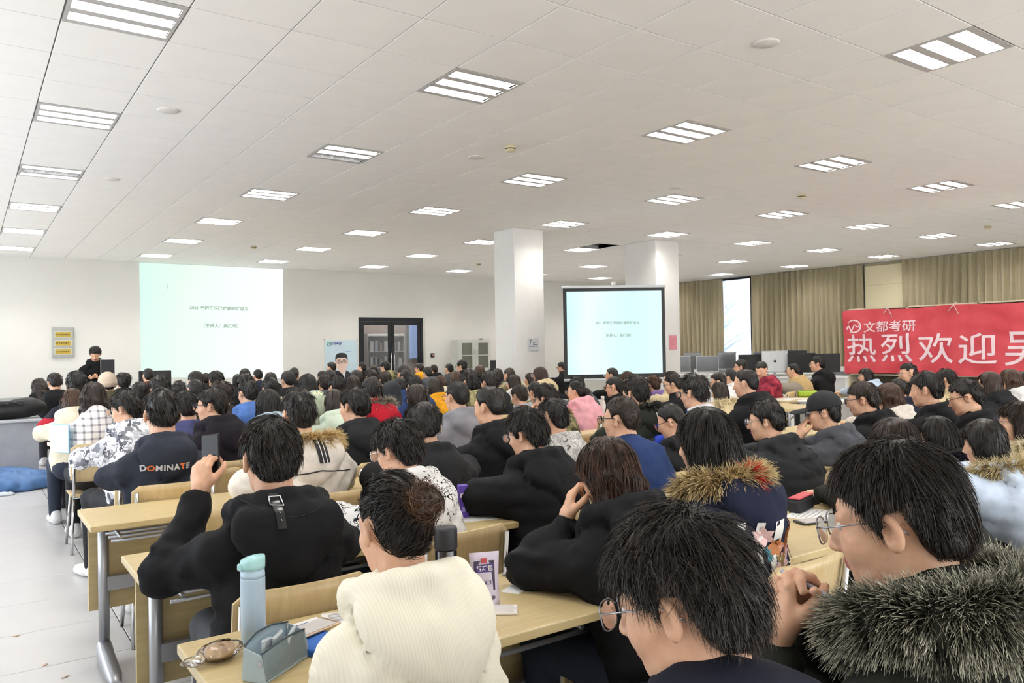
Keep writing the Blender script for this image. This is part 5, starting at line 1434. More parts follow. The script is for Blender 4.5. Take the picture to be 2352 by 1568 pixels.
        V, F, T = strands(pc + rad * fr_ * 0.75, d0, fl * (0.55 + 0.8 * rg.random(nst)), rads, 3, 0.45, 0.22, None, rg)
        tb, tF = surf(lambda P: chain(P, ring, [fr_ * 0.72] * len(ring), 0.01) + 0.004 * noise(P * 45), ring.min(0) - 0.07, ring.max(0) + 0.07, 0.012)
        m = nst // 2; q0, nr = sample_faces(tb, tF, m, rg)
        V3, F3, T3 = strands(q0 - nr * 0.004, nr * 0.8 + A3(0, 0, -0.15), fl * (0.5 + 0.7 * rg.random(m)), rads, 3, 0.45, 0.3, None, rg)
        F = [F, F3 + len(V)]; V = np.concatenate([V, V3]); T = np.concatenate([T, T3])
        fo = ob('fur_trim', np_mesh('fur_trim', np.concatenate([V, tb]), F + [tF + len(V)], [FURC[ex['fur']]], True, None, np.concatenate([T, np.full(len(tb), 0.3)])), root)
        if 'flecks' in ex:
            for uu in (3.9, 6.6):
                i0 = int(uu); ff = uu - i0; q = ring[i0] * (1 - ff) + ring[i0 + 1] * ff
                m = 260; ph = rg.random(m) * 2 * PI; tdir = ring[i0 + 1] - ring[i0]; tdir /= np.linalg.norm(tdir)
                a1 = np.cross(tdir, A3(0, 0, 1)); a2 = np.cross(a1, tdir); rd = a1[None] * np.cos(ph)[:, None] + a2[None] * np.sin(ph)[:, None]
                oo = q - ce; oo[2] = 0; oo /= np.linalg.norm(oo)
                V, F, T = strands((q + rd * fr_ * 0.8 + rg.normal(0, 0.012, (m, 1)) * tdir).astype(np.float32), rd * 0.7 + oo * 0.5, fl * (0.7 + 0.6 * rg.random(m)), rads * 1.2, 3, 0.4, 0.15, None, rg)
                ob('red_fleck', np_mesh('red_fleck', V, F, [FURC['red']], True, None, T), fo)
    # hands, trousers, shoes
    if w > 33 or arm != 'desk':
        for hnd in hands: put_hand(root, *hnd)
    tm = TRM[int(abs(hash_(n)) % 3)] if n != 'camo' else TRM[0]
    def share(name, me, m, loc=(0, 0, 0), rz=0):
        o = ob(name, me, root, loc, (0, 0, rz)); o.material_slots[0].link = 'OBJECT'; o.material_slots[0].material = m; return o
    share('trousers', LEGS[1 if stand else 0], tm)
    sm = SHOEM[int(abs(hash_(n)) % 2)] if n != 'camo' else SHOEM[1]
    for sg in (-1, 1): share('shoe', SHOE, sm, (sg * 0.12, (0.03 if stand else 0.43), 0), -sg * 0.1)
    p['root'] = root; p['coat_ob'] = coat; p['c'] = c; p['Hc'] = Hc; p['Rh'] = Rh
    return root
def hash_(s):
    h = 2166136261
    for ch in s: h = ((h ^ ord(ch)) * 16777619) & 0xffffffff
    return h
def decal(p, name, V2, F, mats, mi=None, off=0.003, target=None, sub=None, side=(0, 1, 0), start=(0, -1.2, 0)):
    """print that lies on a garment: a flat outline (u right, v up, in the garment's own frame seen from behind) dropped onto the cloth"""
    V, Fc = p['coatVF'] if target is None else target
    bv = BVHTree.FromPolygons([tuple(map(float, v)) for v in V], [tuple(map(int, f)) for f in Fc])
    d = Vector(side).normalized(); W = []; last = None
    rgt = Vector((d.y, -d.x, 0)).normalized()
    for u, v in V2:
        o = rgt * float(u) + Vector((0, 0, float(v))) - d * 1.5
        h = bv.ray_cast(o, d)
        if h[0] is None: q = last if last is not None else Vector(o + d * 1.4)
        else: q = h[0] - d * off; 
        last = q; W.append(tuple(q))
    return ob(name, np_mesh(name, W, F, mats, False, mi), p['root'])
def grid2(x0, x1, z0, z1, nx, nz):
    u, v = np.meshgrid(np.linspace(x0, x1, nx + 1), np.linspace(z0, z1, nz + 1)); V = np.stack([u.ravel(), v.ravel()], 1)
    i = (np.arange(nx)[None] + (nx + 1) * np.arange(nz)[:, None]).ravel()
    return V, np.stack([i, i + 1, i + nx + 2, i + nx + 1], 1)
PDATA = [  # name, x, y, height of the head top, head scale, size class, head turn (deg, left +), nod, hair, hair colour, coat cut, coat colour, extras, label
    ('boy', 1.196, 0.66, 1.346, 0.998, 325, 18.0, 12.0, 's', 'k', 'f', 'olivek', 'fur=grey,furr=0.05,furl=0.036,furw=1.22,nohood=1,gl=metal,face=1,big=1,hsc=0.95,arms=clasp', 'person in olive black coat with thick grey fur hood, hands clasped at the mouth'),
    ('guy', 0.776, 0.72, 1.286, 0.946, 360, 22.0, 15.0, 'm', 'k', 'c', 'navyk', 'gl=metal,face=1,big=1,arms=desk', 'person with tousled black hair and metal glasses at the bottom centre, nearest the camera'),
    ('cream', 0.844, 1.714, 1.21, 1.0, 185, 3.0, 12.0, 'u', 'k', 'h', 'cream', 'hood=1.1,big=1,arms=lap', 'person with brown hair bun in cream corduroy hooded coat'),
    ('brown4', 1.67, 1.86, 1.211, 0.903, 155, 20.0, 14.0, 'w', 'r', 'h', 'black', 'ln=0.26,big=1,arms=chinL', 'person with long reddish brown hair in black hoodie, hand at the face'),
    ('floral', 2.137, 1.86, 1.288, 0.971, 150, 12.0, 8.0, 'l', 'k', 'f', 'navy', 'fur=tan,furr=0.045,furl=0.042,furw=1.2,flecks=1,big=1,arms=desk', 'person in navy coat with white stripes, flowers and red-flecked tan fur trim'),
    ('hair124', 3.374, 1.86, 1.172, 0.9, 100, 5.0, 10.0, 'l', 'd', 'h', 'olivek', 'arms=desk', 'person with centre-parted long brown hair behind the boy with grey fur hood'),
    ('hair125', 4.301, 2.129, 1.101, 0.9, 92, 8.0, 10.0, 'l', 'k', 'h', 'olivek', 'fur=plum,furr=0.055,furl=0.03,arms=desk', 'person with long black hair above a dark plum fluffy hood trim'),
    ('ltblue', 3.986, 1.753, 1.125, 0.9, 80, 10.0, 10.0, 'b', 'k', 'f', 'ltblue', 'fur=sand,quilt=1,furw=1.1,arms=desk', 'person in pale blue puffer jacket with sand-coloured fur trim'),
    ('beige126', 4.485, 1.806, 1.184, 0.9, 92, 35.0, -4.0, 'b', 'd', 'f', 'ivory', 'fur=cream,gl=purple,face=1,arms=desk,quilt=1', 'person with bob hair and purple glasses in ivory coat with cream fur'),
    ('black5', 0.813, 2.535, 1.296, 1.047, 138, -4.0, 4.0, 's', 'k', 'h', 'black', 'hood=1.15,big=1,lean=0.07,arms=phoneL', 'person in black duffle hooded coat holding up a phone'),
    ('doodle', 1.468, 2.927, 1.215, 1.0, 115, 22.0, 14.0, 'm', 'k', 'h', 'doodle', 'gl=white,big=1,arms=desk', 'person in white hooded jacket covered with black doodles'),
    ('black102', 2.139, 2.935, 1.223, 0.947, 100, 22.0, 12.0, 'm', 'k', 'p', 'black', 'gl=metal,face=1,big=1,arms=desk', 'person in black padded jacket with zip hood and metal glasses, left of long brown hair'),
    ('navy92', 2.738, 2.935, 1.251, 0.947, 92, 18.0, 2.0, 'c', 'd', 'c', 'navyb', 'gl=dark,face=1,big=1,arms=desk', 'person with short brown hair in navy blue denim-collar jacket'),
    ('puff111', 3.908, 2.935, 1.174, 0.987, 85, 28.0, 6.0, 's', 'k', 'p', 'charcoal', 'gl=metal,face=1,big=1,arms=desk', 'person with clear-framed glasses in charcoal quilted jacket, left of the black cap'),
    ('cap', 4.494, 2.935, 1.202, 0.974, 80, 30.0, 6.0, 'cap', 'k', 'h', 'greyblue', 'gl=metal,face=1,big=1,arms=chinL', 'person wearing black baseball cap and grey jacket with bright blue panels'),
    ('glass113', 4.951, 2.935, 1.241, 0.944, 72, 22.0, 8.0, 's', 'd', 'p', 'black', 'gl=dark,face=1,arms=desk', 'person with short dark brown hair and dark glasses in black jacket, right of the cap'),
    ('thin117', 6.056, 3.072, 1.27, 1.082, 72, 15.0, 6.0, 's', 'k', 'p', 'black', 'arms=desk', 'person with thinning crown hair in thick black hooded jacket below the banner'),
    ('down120', 5.621, 2.586, 1.245, 1.0, 75, 30.0, 14.0, 's', 'k', 'h', 'black', 'gl=dark,arms=desk', 'person with parted black hair and bare nape looking down, in black jacket'),
    ('furstrip', 1.402, 3.919, 1.313, 1.0, 85, 2.0, 2.0, 's', 'k', 'f', 'offwhite', 'fur=gold,furr=0.045,furl=0.042,furw=1.3,hood=1.1,big=1,arms=desk', 'person in off-white coat with golden fur hood and black striped strap'),
    ('puff71', 1.999, 3.66, 1.224, 1.0, 80, -22.0, 14.0, 's', 'k', 'p', 'blackg', 'arms=desk', 'person in matte black puffer turning slightly right, in front of grey quilted hood'),
    ('blk73', 2.64, 4.01, 1.273, 0.997, 78, 18.0, 6.0, 'c', 'k', 'h', 'black', 'big=1,arms=desk', 'person with undercut hair in black hoodie with white letter F on the sleeve'),
    ('marble', 3.016, 3.857, 1.185, 1.0, 76, 10.0, 14.0, 's', 'k', 'h', 'marble', 'big=1,arms=desk', 'person in black and white marble-print hooded jacket'),
    ('look100', 3.784, 3.58, 1.121, 0.923, 72, 30.0, 20.0, 'c', 'k', 'h', 'blackg', 'gl=dark,face=1,arms=desk', 'person with buzzed sides and dark glasses looking down beside long black hair'),
    ('parka91', 4.01, 4.15, 1.288, 1.0, 66, 8.0, 8.0, 'm', 'k', 'f', 'darkgreen', 'fur=black,arms=desk', 'person in dark green parka with black fur and white script on the back'),
    ('blue96', 4.161, 3.718, 1.304, 1.021, 72, 10.0, 8.0, 'm', 'k', 'c', 'royal', 'gl=metal,arms=desk', 'person in royal blue jacket with white collar'),
    ('black109', 5.094, 4.01, 1.31, 0.946, 60, 18.0, 6.0, 'c', 'k', 'p', 'black', 'arms=desk', 'person with flat crew cut in black quilted hood jacket, left of dark red jacket'),
    ('wavy114', 6.491, 3.61, 1.159, 1.027, 66, 5.0, 6.0, 'w', 'b', 'h', 'offwhite', 'arms=desk', 'person with wavy light brown hair between two black hooded jackets'),
    ('red121', 8.354, 3.613, 1.204, 1.0, 56, 5.0, 4.0, 'l', 'r', 'h', 'blackg', 'arms=desk', 'person with long dark auburn hair under the banner at right'),
    ('curl122', 9.198, 3.769, 1.196, 1.0, 52, 5.0, 4.0, 'w', 'b', 'h', 'white', 'arms=desk', 'person with wavy brown hair and white top under the banner at right'),
    ('far123', 10.113, 4.01, 1.132, 0.9, 36, 5.0, 4.0, 's', 'k', 'h', 'navy', 'arms=desk', 'person in navy top cut by the right picture edge under the banner'),
    ('far118', 9.052, 4.362, 1.194, 1.004, 45, 5.0, 4.0, 'm', 'k', 'h', 'tanw', 'arms=desk', 'person with round black hair against the lower banner, in beige top'),
    ('dark119', 8.174, 4.44, 1.106, 0.9, 40, 5.0, 12.0, 's', 'k', 'h', 'navyk', 'arms=desk', 'dark-haired person bent low in front of the person resting chin on hand'),
    ('dom', 0.897, 4.685, 1.315, 1.114, 85, -3.0, 6.0, 's', 'k', 'h', 'slate', 'lean=0.08,big=1,arms=desk', 'person in slate jacket lettered DOMINATE across the back'),
    ('gl23', 1.34, 5.407, 1.274, 0.919, 70, 58.0, 2.0, 's', 'k', 'h', 'blackp', 'gl=dark,face=1,big=1,arms=desk', 'person turned left in profile with dark glasses and black hoodie'),
    ('boy50', 2.075, 4.756, 1.274, 1.0, 72, 20.0, 4.0, 's', 'k', 'h', 'blackg', 'face=1,big=1,arms=desk', 'person with bare left ear and black hooded windbreaker, left of red hood'),
    ('grey70', 3.055, 5.085, 1.267, 0.995, 60, 5.0, 2.0, 'c', 'k', 'h', 'grey', 'gl=metal,arms=desk', 'person with rounded crew cut in grey quilted hooded jacket'),
    ('hand84', 3.906, 5.085, 1.203, 0.958, 58, 25.0, 10.0, 'm', 'k', 'f', 'olive', 'fur=brown,gl=metal,face=1,arms=chinL', 'person with messy black hair, hands raised before the face, brown fur hood'),
    ('purp16', 1.357, 6.19, 1.232, 1.05, 60, 0.0, 12.0, 's', 'k', 'h', 'indigo', 'arms=desk', 'person in washed indigo hoodie partly hidden behind slate jacket'),
    ('camo', 0.877, 5.76, 1.271, 1.011, 74, 48.0, 10.0, 'm', 'k', 'h', 'camo', 'gl=metal,face=1,big=1,arms=desk,legs=1', 'person in white grey camouflage hooded jacket at the aisle'),
    ('long35', 1.96, 6.16, 1.224, 0.975, 60, 8.0, 6.0, 'l', 'k', 'h', 'paleblue', 'arms=desk', 'person with long black hair over pale blue jacket with black piping'),
    ('red49', 2.845, 6.16, 1.283, 0.955, 50, 5.0, 6.0, 'm', 'k', 'f', 'red', 'fur=grizzle,furr=0.045,furl=0.05,furw=1.25,big=1,arms=desk', 'person in red parka with grizzled fur hood'),
    ('long68', 3.281, 6.16, 1.206, 0.934, 54, 14.0, 4.0, 'l', 'd', 'h', 'blackg', 'arms=desk', 'person with long straight dark hair, right of red parka'),
    ('girl51', 2.516, 6.16, 1.193, 0.9, 40, 6.0, 8.0, 'l', 'd', 'h', 'mint', 'arms=desk', 'person with dark hair and mint white coat hidden behind bare-eared person'),
    ('camo63', 3.794, 6.08, 1.32, 1.0, 50, 5.0, 4.0, 'm', 'k', 'h', 'olive', 'arms=desk', 'person with bushy black hair in olive camouflage jacket'),
    ('pink', 5.127, 6.16, 1.169, 0.9, 44, 28.0, 4.0, 'p', 'k', 'h', 'pink', 'gl=metal,face=1,arms=desk', 'person with curly ponytail in pink hooded coat'),
    ('spec90', 5.658, 6.16, 1.187, 0.9, 42, 30.0, 4.0, 's', 'k', 'h', 'black', 'gl=dark,face=1,arms=desk', 'person in profile with dark glasses left of dark green parka'),
    ('spec95', 6.555, 6.16, 1.185, 0.927, 42, 32.0, 10.0, 's', 'k', 'c', 'black', 'gl=metal,face=1,arms=desk', 'person in black collar coat with metal glasses below the screen corner'),
    ('spec97', 7.319, 6.16, 1.181, 0.922, 40, 35.0, 10.0, 'c', 'k', 'h', 'white', 'gl=dark,face=1,arms=desk', 'person with shaved sides and glasses bent forward below the monitors'),
    ('fur98', 6.577, 5.515, 1.112, 0.9, 42, 5.0, 10.0, 'b', 'd', 'f', 'tanw', 'fur=cream,arms=desk', 'person with dark hair and fluffy cream fur collar, left of flat crew cut'),
    ('lblue115', 10.475, 6.16, 1.145, 0.911, 36, 45.0, 0.0, 'b', 'k', 'h', 'paleblue', 'gl=metal,face=1,arms=desk', 'person in pale blue jacket in profile before the banner edge'),
    ('chin116', 9.594, 5.085, 1.241, 0.987, 40, 50.0, 2.0, 's', 'k', 'h', 'black', 'gl=metal,face=1,arms=chinL', 'person resting mouth on hand before the red banner'),
    ('plaid', 0.847, 7.108, 1.294, 1.0, 58, 2.0, 6.0, 'w', 'd', 'c', 'plaid', 'big=1,arms=desk', 'person with long wavy hair in white plaid jacket at the aisle'),
    ('p13', 1.365, 7.235, 1.32, 0.939, 47, 4.0, 4.0, 'm', 'k', 'h', 'black', 'arms=desk', 'person with bushy hair directly above the slate jacket'),
    ('p22', 1.919, 7.372, 1.259, 1.13, 54, 5.0, 10.0, 'm', 'd', 'h', 'umber', 'arms=desk', 'person with dark brown hair in umber jacket behind the profile with glasses'),
    ('blue27', 1.994, 6.805, 1.281, 0.965, 50, 12.0, 8.0, 's', 'k', 'h', 'denim', 'arms=desk', 'person in washed denim blue hooded jacket'),
    ('iceland', 2.681, 7.235, 1.289, 0.905, 46, 5.0, 6.0, 'b', 'k', 'h', 'sage', 'arms=desk', 'person in sage green hood with pale lettering'),
    ('grey41', 3.195, 7.769, 1.254, 1.0, 43, 10.0, 4.0, 'm', 'k', 'c', 'greycream', 'arms=desk', 'person in grey and cream jacket left of the red parka'),
    ('p59', 3.824, 7.235, 1.242, 0.989, 43, 5.0, 6.0, 'm', 'k', 'h', 'navyb', 'arms=desk', 'person with tousled black hair and navy collar, above long straight dark hair'),
    ('p64', 4.57, 6.938, 1.274, 1.0, 43, 3.0, 2.0, 'm', 'k', 'h', 'blackg', 'arms=desk', 'person with round black hair in front of the glass cabinet'),
    ('purple93', 7.512, 7.427, 1.122, 1.0, 36, 5.0, 4.0, 'u', 'b', 'h', 'purple', 'arms=desk', 'person with low brown hair bun in purple jacket below the tripod screen'),
    ('bun94', 7.196, 6.805, 1.192, 0.9, 34, 25.0, 2.0, 'u', 'd', 'h', 'tanw', 'face=1,arms=desk', "person with small topknot at the tripod screen's right corner"),
    ('p99', 8.866, 7.235, 1.161, 0.9, 28, 5.0, 2.0, 's', 'k', 'h', 'white', 'arms=desk', 'dark head just left of flat crew cut, below wrapped monitors'),
    ('tan107', 10.325, 7.235, 1.212, 0.955, 32, 20.0, 4.0, 'c', 'k', 'p', 'taupe', 'face=1,gl=metal,arms=desk', 'person in taupe quilted jacket with tan navy-lined hood'),
    ('red106', 9.354, 7.078, 1.267, 1.0, 31, 100.0, 16.0, 's', 'k', 'h', 'maroon', 'face=1,arms=desk', 'person in maroon mottled jacket looking down at a paper'),
    ('spec105', 10.439, 8.31, 1.268, 0.989, 31, 35.0, 0.0, 's', 'k', 'h', 'white', 'gl=dark,face=1,arms=desk', 'person in glasses before the window, below the window frame'),
    ('black108', 10.899, 7.204, 1.307, 1.0, 33, 30.0, 0.0, 's', 'k', 'h', 'black', 'gl=metal,face=1,arms=desk', 'person in black fleece sitting upright beside the banner edge'),
    ('browncream', 0.774, 7.88, 1.22, 0.9, 40, 5.0, 10.0, 'l', 'b', 'h', 'creamw', 'arms=desk', 'person with long brown hair in fluffy cream coat at the aisle'),
    ('p12', 1.394, 8.31, 1.244, 0.908, 40, 4.0, 8.0, 'm', 'k', 'h', 'black', 'arms=desk', 'person with wide dark hair between the beanie and slate jacket'),
    ('p20', 1.907, 8.31, 1.247, 0.984, 42, 4.0, 8.0, 'c', 'k', 'h', 'oliveb', 'arms=desk', 'person with cropped hair in dark olive jacket under the wall screen'),
    ('p26', 2.499, 8.623, 1.285, 1.0, 40, 4.0, 4.0, 'm', 'k', 'h', 'black', 'arms=desk', 'person with fluffy hair above the denim blue hood'),
    ('p31', 2.598, 8.101, 1.249, 1.0, 42, 4.0, 4.0, 's', 'k', 'h', 'creamw', 'arms=desk', 'person with flat dark hair and cream collar above long black hair'),
    ('hood52', 4.092, 8.31, 1.137, 0.992, 42, 6.0, 8.0, 'hood', 'k', 'h', 'charcoalb', 'arms=desk', 'person wearing a charcoal hood up behind the red parka'),
    ('p78', 5.855, 8.31, 1.167, 0.9, 36, 28.0, 6.0, 'b', 'd', 'h', 'white', 'gl=white,face=1,arms=desk', 'person with tied dark hair and white glasses before the pillar'),
    ('auburn79', 6.293, 8.31, 1.263, 0.917, 37, 20.0, 2.0, 'l', 'r', 'h', 'tanw', 'face=1,gl=white,arms=desk', 'person with long straight auburn hair right of the pillar'),
    ('fade88', 7.585, 8.31, 1.21, 0.9, 30, 28.0, 2.0, 'c', 'k', 'h', 'black', 'gl=metal,face=1,arms=desk', 'person with faded buzz cut against the tripod screen'),
    ('curl89', 7.074, 7.45, 1.181, 0.914, 34, 10.0, 4.0, 'm', 'b', 'h', 'black', 'arms=desk', 'person with curly light brown hair against the tripod screen'),
    ('p82', 5.023, 7.015, 1.105, 1.0, 42, 5.0, 12.0, 's', 'd', 'h', 'greyw', 'arms=desk', 'person with flat brown hair bent low in front of white glasses'),
    ('p83', 5.726, 7.665, 1.091, 0.946, 36, 5.0, 10.0, 's', 'k', 'h', 'olive', 'arms=desk', 'person with dark round hair below the long auburn hair'),
    ('redhood', 0.879, 8.555, 1.354, 1.044, 46, -8.0, 4.0, 's', 'k', 'h', 'crimson', 'arms=desk', 'person in crimson and navy hooded jacket left of the beanie'),
    ('beanie', 1.253, 9.385, 1.327, 0.963, 42, 3.0, 6.0, 'beanie', 'k', 'h', 'oliveb', 'arms=desk', 'person wearing a beige knit beanie'),
    ('p17', 2.143, 9.312, 1.315, 1.0, 38, 3.0, 4.0, 'c', 'k', 'h', 'black', 'arms=desk', 'person with close-cropped round head under the screen, left one of two'),
    ('p19', 2.466, 9.718, 1.301, 1.0, 36, 3.0, 4.0, 's', 'k', 'h', 'greyc', 'arms=desk', 'person with cream hood edge below the middle of the wall screen'),
    ('p21', 1.889, 8.955, 1.21, 0.902, 36, 3.0, 8.0, 'm', 'k', 'h', 'black', 'arms=desk', 'person with curly black hair low beside dark olive jacket'),
    ('p32', 3.234, 9.38, 1.282, 1.0, 36, 5.0, 2.0, 'c', 'k', 'p', 'black', 'arms=desk', 'person with crew cut in thick black ribbed scarf collar'),
    ('p40', 3.788, 9.6, 1.206, 0.989, 34, 4.0, 4.0, 'm', 'd', 'h', 'greyc', 'arms=desk', 'person with reddish brown curls and grey hood below the poster'),
    ('p47', 4.489, 9.703, 1.264, 1.0, 33, 3.0, 4.0, 'm', 'd', 'h', 'black', 'arms=desk', "person with curly dark brown hair below the glass door's left leaf"),
    ('p48', 4.528, 9.385, 1.232, 0.975, 33, 3.0, 4.0, 'm', 'd', 'h', 'black', 'arms=desk', 'person with loose curly brown hair beside the door mullion'),
    ('yel69', 5.067, 8.99, 1.141, 1.0, 38, 5.0, 4.0, 'l', 'd', 'h', 'yellow', 'arms=desk', 'person with long dark hair over a yellow hood'),
    ('lblond66', 5.627, 9.385, 1.211, 0.9, 28, 5.0, 4.0, 'l', 'b', 'h', 'black', 'arms=desk', 'person with light brown hair left of bushy black hair'),
    ('p77', 6.544, 9.385, 1.228, 0.947, 30, 6.0, 6.0, 's', 'd', 'f', 'khaki', 'fur=cream,arms=desk', 'person with brown hair and khaki fur-edged hood before the pillar'),
    ('p67', 6.77, 10.03, 1.202, 0.9, 26, 4.0, 4.0, 'b', 'd', 'h', 'black', 'arms=desk', "person with dark bob before the pillar's left face"),
    ('face80', 7.321, 9.922, 1.119, 0.9, 20, 45.0, 4.0, 'b', 'd', 'h', 'tanw', 'face=1,arms=desk', 'person in profile peeking left of the long auburn hair'),
    ('grey86', 6.043, 7.235, 1.163, 0.905, 36, 10.0, 14.0, 's', 'k', 'h', 'greyc', 'arms=desk', 'person bent over in dark grey jacket below the tripod screen'),
    ('p8', 1.571, 10.46, 1.296, 0.994, 35, 2.0, 6.0, 'm', 'k', 'h', 'black', 'arms=desk', 'person with shaggy black hair right of the beanie'),
    ('p45', 4.608, 10.46, 1.24, 0.972, 30, 3.0, 4.0, 's', 'k', 'h', 'black', 'arms=desk', "person with black hair below the poster's right edge"),
    ('p46', 3.851, 8.848, 1.212, 0.9, 32, 3.0, 6.0, 'b', 'd', 'h', 'black', 'arms=desk', 'person with smooth dark bob low below the poster'),
    ('pony54', 5.331, 10.383, 1.297, 1.084, 33, 5.0, 2.0, 'p', 'd', 'h', 'yellow', 'arms=desk', 'person with loose brown hair and yellow collar before the door'),
    ('p55', 5.176, 10.03, 1.235, 0.9, 28, 3.0, 4.0, 's', 'k', 'h', 'black', 'arms=desk', 'person with black hair just below the yellow collar'),
    ('p53', 4.533, 8.955, 1.16, 0.9, 28, 3.0, 4.0, 'b', 'k', 'h', 'navyb', 'arms=desk', 'person with dark hair and navy collar right of charcoal hood'),
    ('bun60', 5.989, 10.46, 1.119, 0.949, 28, 4.0, 4.0, 'p', 'b', 'h', 'creamw', 'arms=desk', 'person with short brown ponytail and cream collar'),
    ('p65', 6.718, 10.46, 1.248, 0.9, 20, 4.0, 2.0, 'b', 'b', 'h', 'black', 'arms=desk', 'person with olive brown hair before the dark monitor'),
    ('leanL', 0.995, 12.21, 1.277, 1.048, 33, 5.0, 16.0, 's', 'k', 'h', 'black', 'arms=desk', 'person in black jacket leaning forward near the left wall'),
    ('curlL', 0.883, 13.285, 1.187, 1.05, 34, 10.0, 30.0, 'w', 'd', 'h', 'black', 'arms=desk', 'person with long curly hair bowed over the leftmost desk'),
    ('p30', 3.713, 11.535, 1.22, 0.928, 30, 3.0, 4.0, 'b', 'd', 'h', 'black', 'arms=desk', "person with smooth dark brown hair below the wall screen's right part"),
    ('p39', 4.434, 11.028, 1.244, 1.009, 30, 3.0, 4.0, 's', 'k', 'h', 'black', 'arms=desk', "person with broad black hair below the poster's left edge"),
    ('p39b', 4.77, 12.18, 1.2, 0.9, 24, 3.0, 4.0, 's', 'k', 'h', 'black', 'arms=desk', "black round head left of the poster's lower edge"),
    ('fuzz61', 7.42, 12.61, 1.254, 0.942, 23, 5.0, 0.0, 'c', 'k', 'h', 'greyc', 'arms=desk', 'person with round black hair left of the glass cabinet, grey collar'),
    ('curl62', 7.042, 11.535, 1.33, 0.947, 27, 28.0, 0.0, 'm', 'k', 'h', 'black', 'face=1,gl=dark,arms=desk', 'person with spiky curls in front of the glass cabinet'),
    ('p10', 2.23, 12.61, 1.302, 0.973, 28, 2.0, 2.0, 'c', 'k', 'h', 'rust', 'arms=desk', 'person with cropped hair and rust collar in front of black monitor'),
    ('p24', 3.547, 12.259, 1.269, 1.0, 28, 2.0, 2.0, 'c', 'k', 'h', 'black', 'arms=desk', "person with round cropped head under the wall screen's centre right"),
    ('p33', 4.31, 12.21, 1.262, 1.048, 28, -30.0, 2.0, 'm', 'k', 'h', 'black', 'face=1,arms=desk', "person turned right, beside the wall screen's lower right corner"),
    ('camo44', 6.105, 12.61, 1.325, 0.931, 25, 22.0, 2.0, 'm', 'k', 'h', 'olive', 'face=1,arms=desk', 'person in olive camouflage before the door mullion'),
    ('p43', 7.189, 15.405, 1.199, 0.9, 19, 3.0, 2.0, 'b', 'd', 'h', 'black', 'arms=desk', "small brown-haired head before the door's left leaf"),
    ('yel56', 7.373, 13.685, 1.25, 0.926, 23, 30.0, 0.0, 'm', 'k', 'h', 'yellow', 'face=1,gl=dark,arms=desk', "person in glasses and yellow hood before the door's right leaf"),
    ('p57', 6.363, 11.535, 1.227, 0.9, 24, 3.0, 4.0, 's', 'k', 'h', 'greyc', 'arms=desk', 'person with smooth dark hair right of the yellow hood'),
    ('p58', 8.061, 14.33, 1.202, 0.9, 17, 3.0, 2.0, 's', 'd', 'h', 'black', 'arms=desk', 'small dark head right of the door frame'),
    ('dark81', 10.117, 12.61, 1.216, 0.9, 20, 28.0, 2.0, 's', 'k', 'c', 'black', 'face=1,gl=dark,arms=desk', "person in black coat at the tripod screen's left edge"),
    ('cap11', 2.615, 13.685, 1.245, 0.988, 26, 2.0, 2.0, 'c', 'k', 'h', 'greyc', 'arms=desk', "person with cap-like round hair at the wall screen's lower left corner"),
    ('p25', 4.184, 13.685, 1.221, 0.964, 24, 2.0, 2.0, 'c', 'k', 'c', 'navy', 'arms=desk', 'person with crew cut and navy collar under the wall screen'),
    ('p18', 3.309, 13.685, 1.18, 0.9, 20, 2.0, 2.0, 's', 'k', 'h', 'black', 'arms=desk', 'small black head between two round heads under the wall screen'),
    ('p28', 3.983, 14.222, 1.135, 0.9, 18, 2.0, 2.0, 'b', 'k', 'h', 'black', 'arms=desk', 'small black-haired head left of fluffy hair under the screen'),
    ('fade37', 5.53, 13.685, 1.319, 0.917, 24, 30.0, 0.0, 'c', 'k', 'h', 'black', 'face=1,arms=desk', "person with faded haircut in profile at the poster's left side"),
    ('p42', 6.628, 14.76, 1.28, 0.904, 21, 22.0, 0.0, 's', 'k', 'h', 'black', 'face=1,arms=desk', "person with neat black hair at the poster's right edge"),
]
def parse(r):
    n, X, Y, z, s, w, hy, hp, hair, hc, coat, cc, ex, lab = r
    e = {}
    for q in ex.split(','):
        k, _, v = q.partition('='); e[k] = v
    return dict(n=n, X=X, Y=Y, z=z, s=s, w=w, hy=hy, hp=hp, hair=hair, hc=hc, coat=coat, cc=cc, ex=e, label=lab, grp='students seated in the rows',
                lean=float(e.get('lean', min(0.30, max(0.10, 0.15 + (1.29 - z) * 0.8)))))
PP = {}
for r in PDATA:
    p = parse(r); PP[p['n']] = p; PEOPLE.append(p)
lay_desks(PEOPLE)
def short_label(l, pre, cap=16):
    l = l[7:] if l.startswith('person ') else l
    return ' '.join((pre + ' ' + l).split()[:cap])
for p in PEOPLE:
    make_person(p)
    if p['Y'] < 7.2 and p['n'] not in ('cream', 'guy', 'boy', 'hair124', 'hair125', 'ltblue', 'beige126'):
        r = p['root']; make_chair(r.location.x, r.location.y, r.rotation_euler.z * 0.5, short_label(p['label'], 'plywood chair of the person'))
make_chair(0.98, 3.74, 0.03, 'empty plywood chair at the left desk end, left of the off-white coat')
make_chair(1.15, 4.95, -0.03, 'empty plywood chair right of the slate jacket lettered DOMINATE')
lp = dict(n='lect', X=1.81, Y=14.88, z=1.66, s=1.0, w=60, hy=168, hp=30, hair='s', hc='k', coat='h', cc='black', ex={'stand': '', 'face': '', 'arms': 'book', 'by': '172'},
          label='standing speaker in black hoodie looking down at a folder by the left wall', grp='speaker', lean=0.1)
make_person(lp); del lp['root']['group']
t = thing('folder', 'dark folder held up by the standing speaker', 'folder', (1.95, 14.52, 1.30), PI - 0.15)
MB().box(-0.10, 0.10, -0.012, 0.012, -0.13, 0.13, bev=0.003).build('cover', M('folder_dark', '#232328', 0.5), t)
